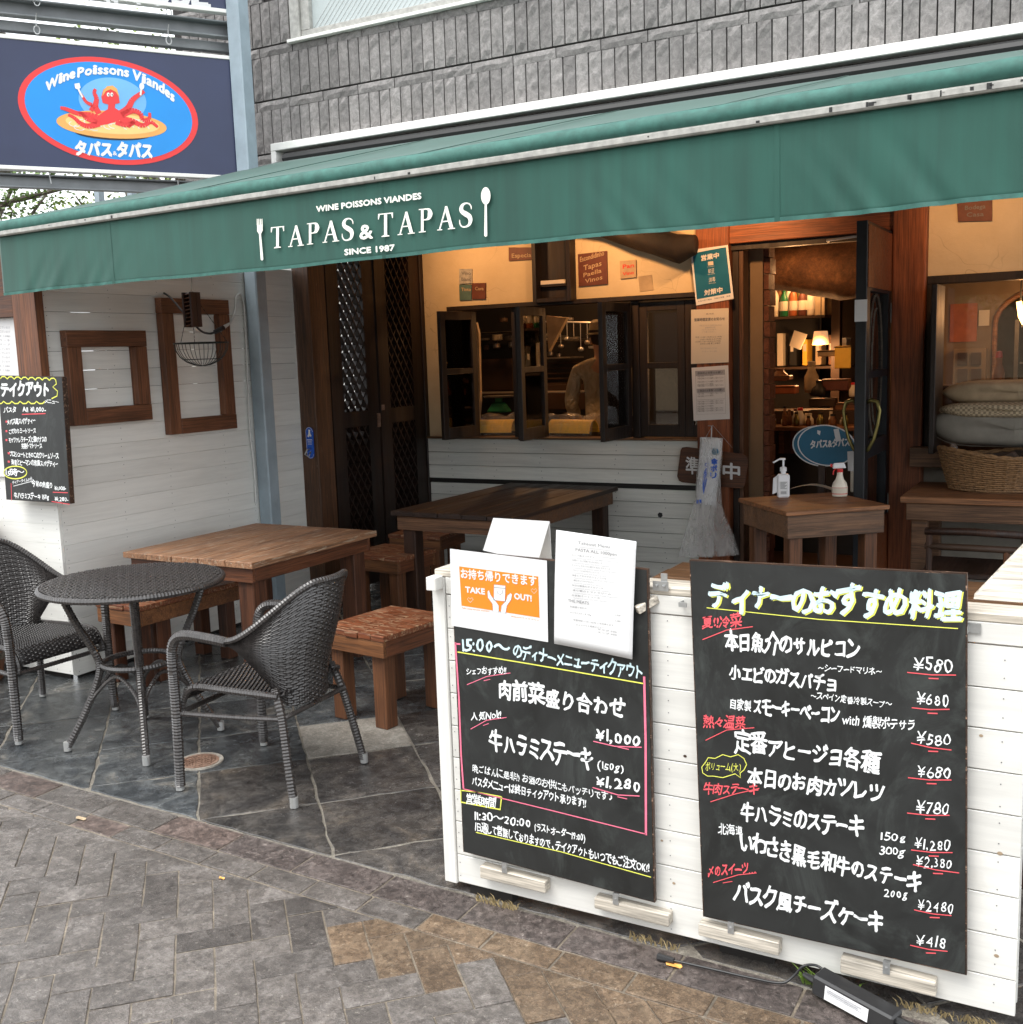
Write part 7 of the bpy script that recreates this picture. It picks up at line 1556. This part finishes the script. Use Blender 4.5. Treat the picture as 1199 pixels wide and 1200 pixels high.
# objects on the bar counter, as seen through the door
items = [('spray_bottle', 'cream spray bottle standing on the bar counter', 938, 487, .11, .036, 'bottle_milky'), ('jar', 'short pale jar beside the spray bottle on the bar', 949, 485, .075, .030, 'bottle_milky'), ('cup', 'dark cup at the left end of the bar counter', 901, 492, .10, .042, 'kitchen_brown'), ('teapot', 'round brown pot on the stacked boxes on the bar', 914, 446, .08, .062, 'stool_side'),
         ('sack', 'brown cloth sack standing at the back of the bar', 951, 460, .20, .055, 'pillow_sand'), ('black_bowl', 'stack of black bowls on the bar counter', 958, 464, .10, .062, 'rubber'), ('white_cup', 'white and red cup at the right end of the bar', 1000, 465, .09, .032, 'paper_warm'), ('pepper_mill', 'small wooden pepper mill on the bar counter', 925, 490, .10, .02, 'stool_side')]
for nm, lb, px, py, h_, r, mt in items:
    yq = 8.15 if py > 480 else 8.4; p = at(px, py, yq); z = z1+.001; dz = p.z-z
    if py < 470: z = max(z, p.z)
    t = thing(nm, lb, nm.replace('_', ' ').replace('black ', '').replace('white ', ''), (p.x, yq, z))
    MB().lathe([(.001, 0), (r*.85, 0), (r, h_*.15), (r*.98, h_*.6), (r*.55, h_*.85), (r*.5, h_), (.001, h_)], n=16).build('body', M[mt], t, local=True, smooth=True); MB().lathe([(r*.55, h_+.001), (r*.58, h_*1.18), (.001, h_*1.2)], n=14).build('top', M['bottle_red' if 'spray' in nm or 'white' in nm else mt], t, local=True)
for k, (x0_, y0_, x1_, y1_, mt, lb) in enumerate(((893, 452, 932, 462, 'leather', 'flat wooden tray stacked behind the cup'), (893, 440, 925, 446, 'stool_side', 'small brown tray under the round pot'), (948, 467, 978, 477, 'kitchen_brown', 'brown box on the bar under the bowls'), (976, 472, 1006, 482, 'stool_side', 'flat wooden box at the right of the bar'), (962, 444, 994, 458, 'terracotta', 'red brown box behind the bowls'), (978, 405, 997, 432, 'yellow', 'yellow paper bag hanging behind the bar'), (958, 410, 980, 418, 'yellow', 'small folded yellow paper behind the lamp'))):
    yq = 8.3+.03*k; a = at(x0_, y1_, yq); b = at(x1_, y0_, yq); t = thing('bar_item', lb, 'box', (a.x, yq, a.z)); MB().box(a.x, b.x, yq, yq+.12 if 'paper' not in lb else yq+.02, a.z, b.z).build('body', M['pillow_sand' if mt == 'yellow' and k == 6 else mt], t, bevel=.006); g = MB(); g.box(a.x-.003, b.x+.003, yq-.004, yq-.001, b.z-.012, b.z-.004); g.build('edge_band', M['kitchen_brown'], t)
BI = ['wine glass', 'tumbler', 'carafe', 'spice jar', 'salt pot', 'oil bottle', 'sauce pot', 'water glass', 'mustard jar', 'vinegar bottle', 'sugar jar', 'tall glass', 'candle glass', 'egg cup']
rr_ = random.Random(8)
for k in range(14):
    f_ = (k+.5)/14; x_ = X0+.14+f_*.62; row = k % 2; h_ = rr_.uniform(.05, .13); r_ = rr_.uniform(.016, .03)
    t = thing('bar_jar', ('clear ', 'amber ', 'pale ', 'brown ')[k % 4]+BI[k]+' on the crowded bar counter, '+('front row' if row else 'back row'), 'jar', (x_, 8.08 if row else 8.22, z1+.001))
    MB().lathe([(.001, 0), (r_*.9, 0), (r_, .01), (r_*1.02, h_*.6), (r_*.6, h_*.8), (r_*.6, h_), (.001, h_)], n=12).build('body', M[('alu', 'brass', 'bottle_milky', 'stool_side')[k % 4]], t, local=True, smooth=True); MB().lathe([(r_*.64, h_+.001), (r_*.64, h_+.018), (.001, h_+.019)], n=10).build('lid', M[('terracotta', 'kitchen_dark', 'paper_warm', 'rubber')[k % 4]], t, local=True)
for k in range(7):
    x_ = X2+.06+k*.11; t = thing('book_binder', ['red binder at the left under the bar shelf', 'cream binder beside the red one under the bar shelf', 'dark binder third from the left under the bar shelf', 'yellow folder in the middle under the bar shelf', 'pale folder right of the yellow folder', 'brown binder near the right under the bar shelf', 'white binder at the right end under the bar shelf'][k], 'binder', (x_, 9.42, sh.z-.42))
    MB().box(-.02, .02+.01*(k % 3), 0, .18, 0, .22+.03*(k*5 % 3)).build('spine', M[('terracotta', 'paper_warm', 'rubber', 'yellow', 'pillow_sand', 'stool_side', 'paper')[k]], t, local=True, bevel=.003); MB().box(-.012, .012, -.002, -.0005, .12, .18).build('title_patch', M['paper_warm'], t, local=True)
rb('bottle_shelf', X2, X3+.2, 9.35, 9.6, sh.z-.45, sh.z-.43, 'kitchen_brown')
rb('bar_riser', X0+.0, X1, 8.28, 8.6, z1+.001, z1+.10, 'kitchen_brown'); rb('pier', at(974, 400, 9.2).x, at(984, 400, 9.2).x, 9.2, 9.3, .121, 2.61, 'kitchen_brown'); rb('pier', at(957, 350, 9.5).x+.0, at(968, 350, 9.5).x, 9.45, 9.55, 1.9, 2.61, 'pillow_sand')
g = MB(); q_ = [at(*p, 8.9) for p in ((925, 405), (931, 387), (946, 392), (938, 410))]; g.prism(q_, (0, .004, 0)); o = g.build('paper_note', M['paper_warm']); o['label'] = 'tilted paper note pinned behind the bar counter'; o['category'] = 'note'
plight('bar_ceiling_light', (X0+.45, 7.75, 2.15), 4)
t = thing('ceiling_lamp', 'small bare bulb just inside the doorway above the bar', 'lamp', (X0+.45, 7.6, 2.45)); MB().blob((0, 0, 0), .03, .03, .035, 12, 8).build('bulb', M['bulb'], t, local=True, smooth=True); MB().tube([(0, 0, .035), (0, 0, .17)], .005, 6).build('cord', M['rubber'], t, local=True)
# right-hand room: wall with an arch, notice, fridge, wall lamp
yA = 8.6; wl = thing('arch_wall', 'inner brown wall with an arched opening behind the right window', 'wall', (-.8, yA, .12))
ax0 = at(1164, 460, yA).x; ac = ax0+.42; az = at(1164, 380, yA).z; R__ = .42
g = MB(); lft = [(-1.7, .121), (ax0, .121), (ax0, az)]+[(ac-R__*math.cos(t_), az+R__*.62*math.sin(t_)) for t_ in [i*math.pi/24 for i in range(1, 25)]]+[(ac+R__, .121), (2.85, .121), (2.85, 2.61), (-1.7, 2.61)]
def tri(g, pts, y):
    n = len(pts); 
    for i in range(3, 27): a, b = pts[i-1], pts[i]; g.add([(a[0], y, a[1]), (b[0], y, b[1]), (b[0], y, 2.61), (a[0], y, 2.61)], [(0, 1, 2, 3)])
tri(g, lft, yA); g.box(-1.7, ax0, yA, yA+.1, .121, 2.61); g.box(ac+R__, 2.85, yA, yA+.1, .121, 2.61); g.build('wall_face', M['room_wall'], wl)
g = MB(); g.tube([(ax0, yA-.01, .2), (ax0, yA-.01, az)]+[(ac-R__*math.cos(t_), yA-.01, az+R__*.62*math.sin(t_)) for t_ in [i*math.pi/16 for i in range(1, 17)]], .018, 8); g.build('arch_trim', M['stand_top'], wl)
def bw(nm, lb, cat, q, y, mt, dep=.01): a = at(q[0], q[3], y); b = at(q[2], q[1], y); o = MB().box(a.x, b.x, y-dep, y, a.z, b.z).build(nm, M[mt]); o['label'] = lb; o['category'] = cat; return o
bw('brown_paper', 'plain orange brown paper sheet on the inner wall behind the right window', 'paper', (1113, 355, 1146, 401), yA-.001, 'leather'); bw('grey_note', 'small pale note beside the brown paper sheet inside', 'paper', (1147, 363, 1160, 382), yA-.001, 'paper_warm')
t = thing('cupboard', 'pale panelled cupboard seen inside below the brown paper', 'cupboard', at(1115, 470, 8.5)); a = at(1116, 475, 8.5); b = at(1156, 408, 8.5); MB().box(a.x, b.x, 8.5, 8.58, .13, b.z).build('carcass', M['room_wall'], t, bevel=.004)
for px0, px1, py0, py1 in ((1122, 1134, 413, 428), (1138, 1150, 413, 428), (1122, 1134, 432, 452), (1138, 1150, 432, 452)): a = at(px0, py1, 8.49); b = at(px1, py0, 8.49); MB().box(a.x, b.x, 8.485, 8.499, a.z, b.z).build('panel', M['kitchen_brown'], t)
a = at(1187, 470, 9.3); b = at(1260, 372, 9.3); t = thing('display_fridge', 'tall dim glass fridge inside the arch at the right edge', 'fridge', (a.x, 9.3, .12)); MB().box(a.x, b.x, 9.3, 9.7, .121, b.z).build('cabinet', M['kitchen_dark'], t); MB().box(a.x, a.x+.03, 9.27, 9.299, .2, b.z).build('door_edge', M['pot'], t)
for k in range(4): MB().box(a.x+.04, b.x, 9.28, 9.299, .9+k*.28, .915+k*.28).build('shelf', M['pot'], t)
p = at(1170, 447, 7.6); t = thing('squeeze_bottle', 'orange bottle with a red cap standing behind the cushions', 'bottle', (p.x, 7.6, p.z-.02)); MB().lathe([(.001, 0), (.035, 0), (.037, .07), (.03, .1), (.02, .13), (.02, .17), (.001, .17)], n=16).build('bottle_body', M['leather'], t, local=True, smooth=True); MB().lathe([(.022, .171), (.018, .21), (.001, .215)], n=12).build('cap', M['bottle_red'], t, local=True)
MB().box(p.x-.5, p.x+.8, 7.5, 7.8, .121, p.z-.021).build('inner_ledge', M['kitchen_brown'], room)
lpq = at(1196, 362, 8.2); t = thing('wall_lamp', 'lit tube lamp glowing inside the right window', 'lamp', (lpq.x, 8.2, lpq.z)); MB().tube([(-.01, 0, .05), (.005, 0, -.05), (.03, 0, -.10)], .018, 8).build('bulb', M['bulb'], t, local=True, smooth=True); MB().tube([(0, 0, .05), (0, 0, .4)], .006, 6).build('cord', M['rubber'], t, local=True); plight('wall_lamp_light', (lpq.x+.05, 8.12, lpq.z), 6)
# lamps under the soffit and in the kitchen
for k, (x_, e, tx_, lb) in enumerate(((-4.15, 22, 0, 'small spot lamp under the soffit above the black wall box'), (-3.05, 30, 0, 'small spot lamp under the soffit near the log beam'), (-2.15, 26, 0, 'small spot lamp under the soffit above the doorway'), (-.75, 13, .1, 'small spot lamp under the soffit above the right window'))):
    t = thing('spot_lamp', lb, 'lamp', (x_, 6.42, 2.695), 0, 'spot lamps under the soffit'); MB().lathe([(.03, 0), (.03, -.03), (.045, -.09), (.04, -.09), (.02, -.04)], n=16).build('lamp_housing', M['rubber'], t, local=True); MB().blob((0, 0, -.075), .028, .028, .02, 10, 6).build('bulb', M['bulb'], t, local=True, smooth=True)
    l = bpy.data.lights.new('spot_lamp_light', 'SPOT'); l.energy = e; l.shadow_soft_size = .05; l.color = (1, .50, .20); l.spot_size = rad(112); l.spot_blend = .8; lo = bpy.data.objects.new('spot_lamp_light', l); COL.objects.link(lo)
    lo.location = (x_, 6.42, 2.59); lo.rotation_euler = (Vector((x_, 6.42, 2.59))-Vector((x_+tx_, FAC, 2.36))).to_track_quat('Z', 'Y').to_euler()
t = thing('kitchen_lamp', 'bare lit bulb hanging in the kitchen', 'lamp', (-4.3, 8.45, 2.45)); MB().blob((0, 0, 0), .04, .04, .05, 12, 8).build('bulb', M['bulb'], t, local=True, smooth=True); MB().tube([(0, 0, .05), (0, 0, .17)], .005, 6).build('cord', M['rubber'], t, local=True); plight('kitchen_lamp_light', (-4.3, 8.45, 2.36), 12)
t = thing('kitchen_lamp', 'bare lit bulb hanging above the cook', 'lamp', (-3.35, 8.2, 2.45)); MB().blob((0, 0, 0), .04, .04, .05, 12, 8).build('bulb', M['bulb'], t, local=True, smooth=True); MB().tube([(0, 0, .05), (0, 0, .17)], .005, 6).build('cord', M['rubber'], t, local=True); plight('kitchen_lamp_light', (-3.35, 8.3, 2.33), 7)

# ================================================================ ACROSS THE STREET (what the panes reflect)
opp = thing('opposite_house', 'plain beige house with a dark roof across the street behind the viewer', 'house', (-6, -14, 0))
MB().box(-16, 6, -18, -14, 0, 4.6).build('wall', M['pillow_sand'], opp); g = MB(); g.prism([(-16.5, -13.6, 4.6), (-16.5, -18.5, 4.6), (-16.5, -16, 6.6)], (23, 0, 0)); g.build('roof', M['kitchen_dark'], opp)
for k in range(6): MB().box(-15+k*3.4, -13.4+k*3.4, -13.99, -13.95, 1.2, 2.7).build('window', M['kitchen_dark'], opp); MB().box(-15+k*3.4, -13.4+k*3.4, -13.94, -13.90, 2.72, 2.8).build('window_sill', M['frame_white'], opp)
tree('dense green street tree across the road, left of the opposite house door', (-1.5, -11.2, 0), 6.0, 14, 2.2, 'leaf', 7000, .12)
tree('dense green street tree across the road, right of the viewer', (3.6, -11.5, 0), 6.5, 15, 2.2, 'leaf', 7000, .12)
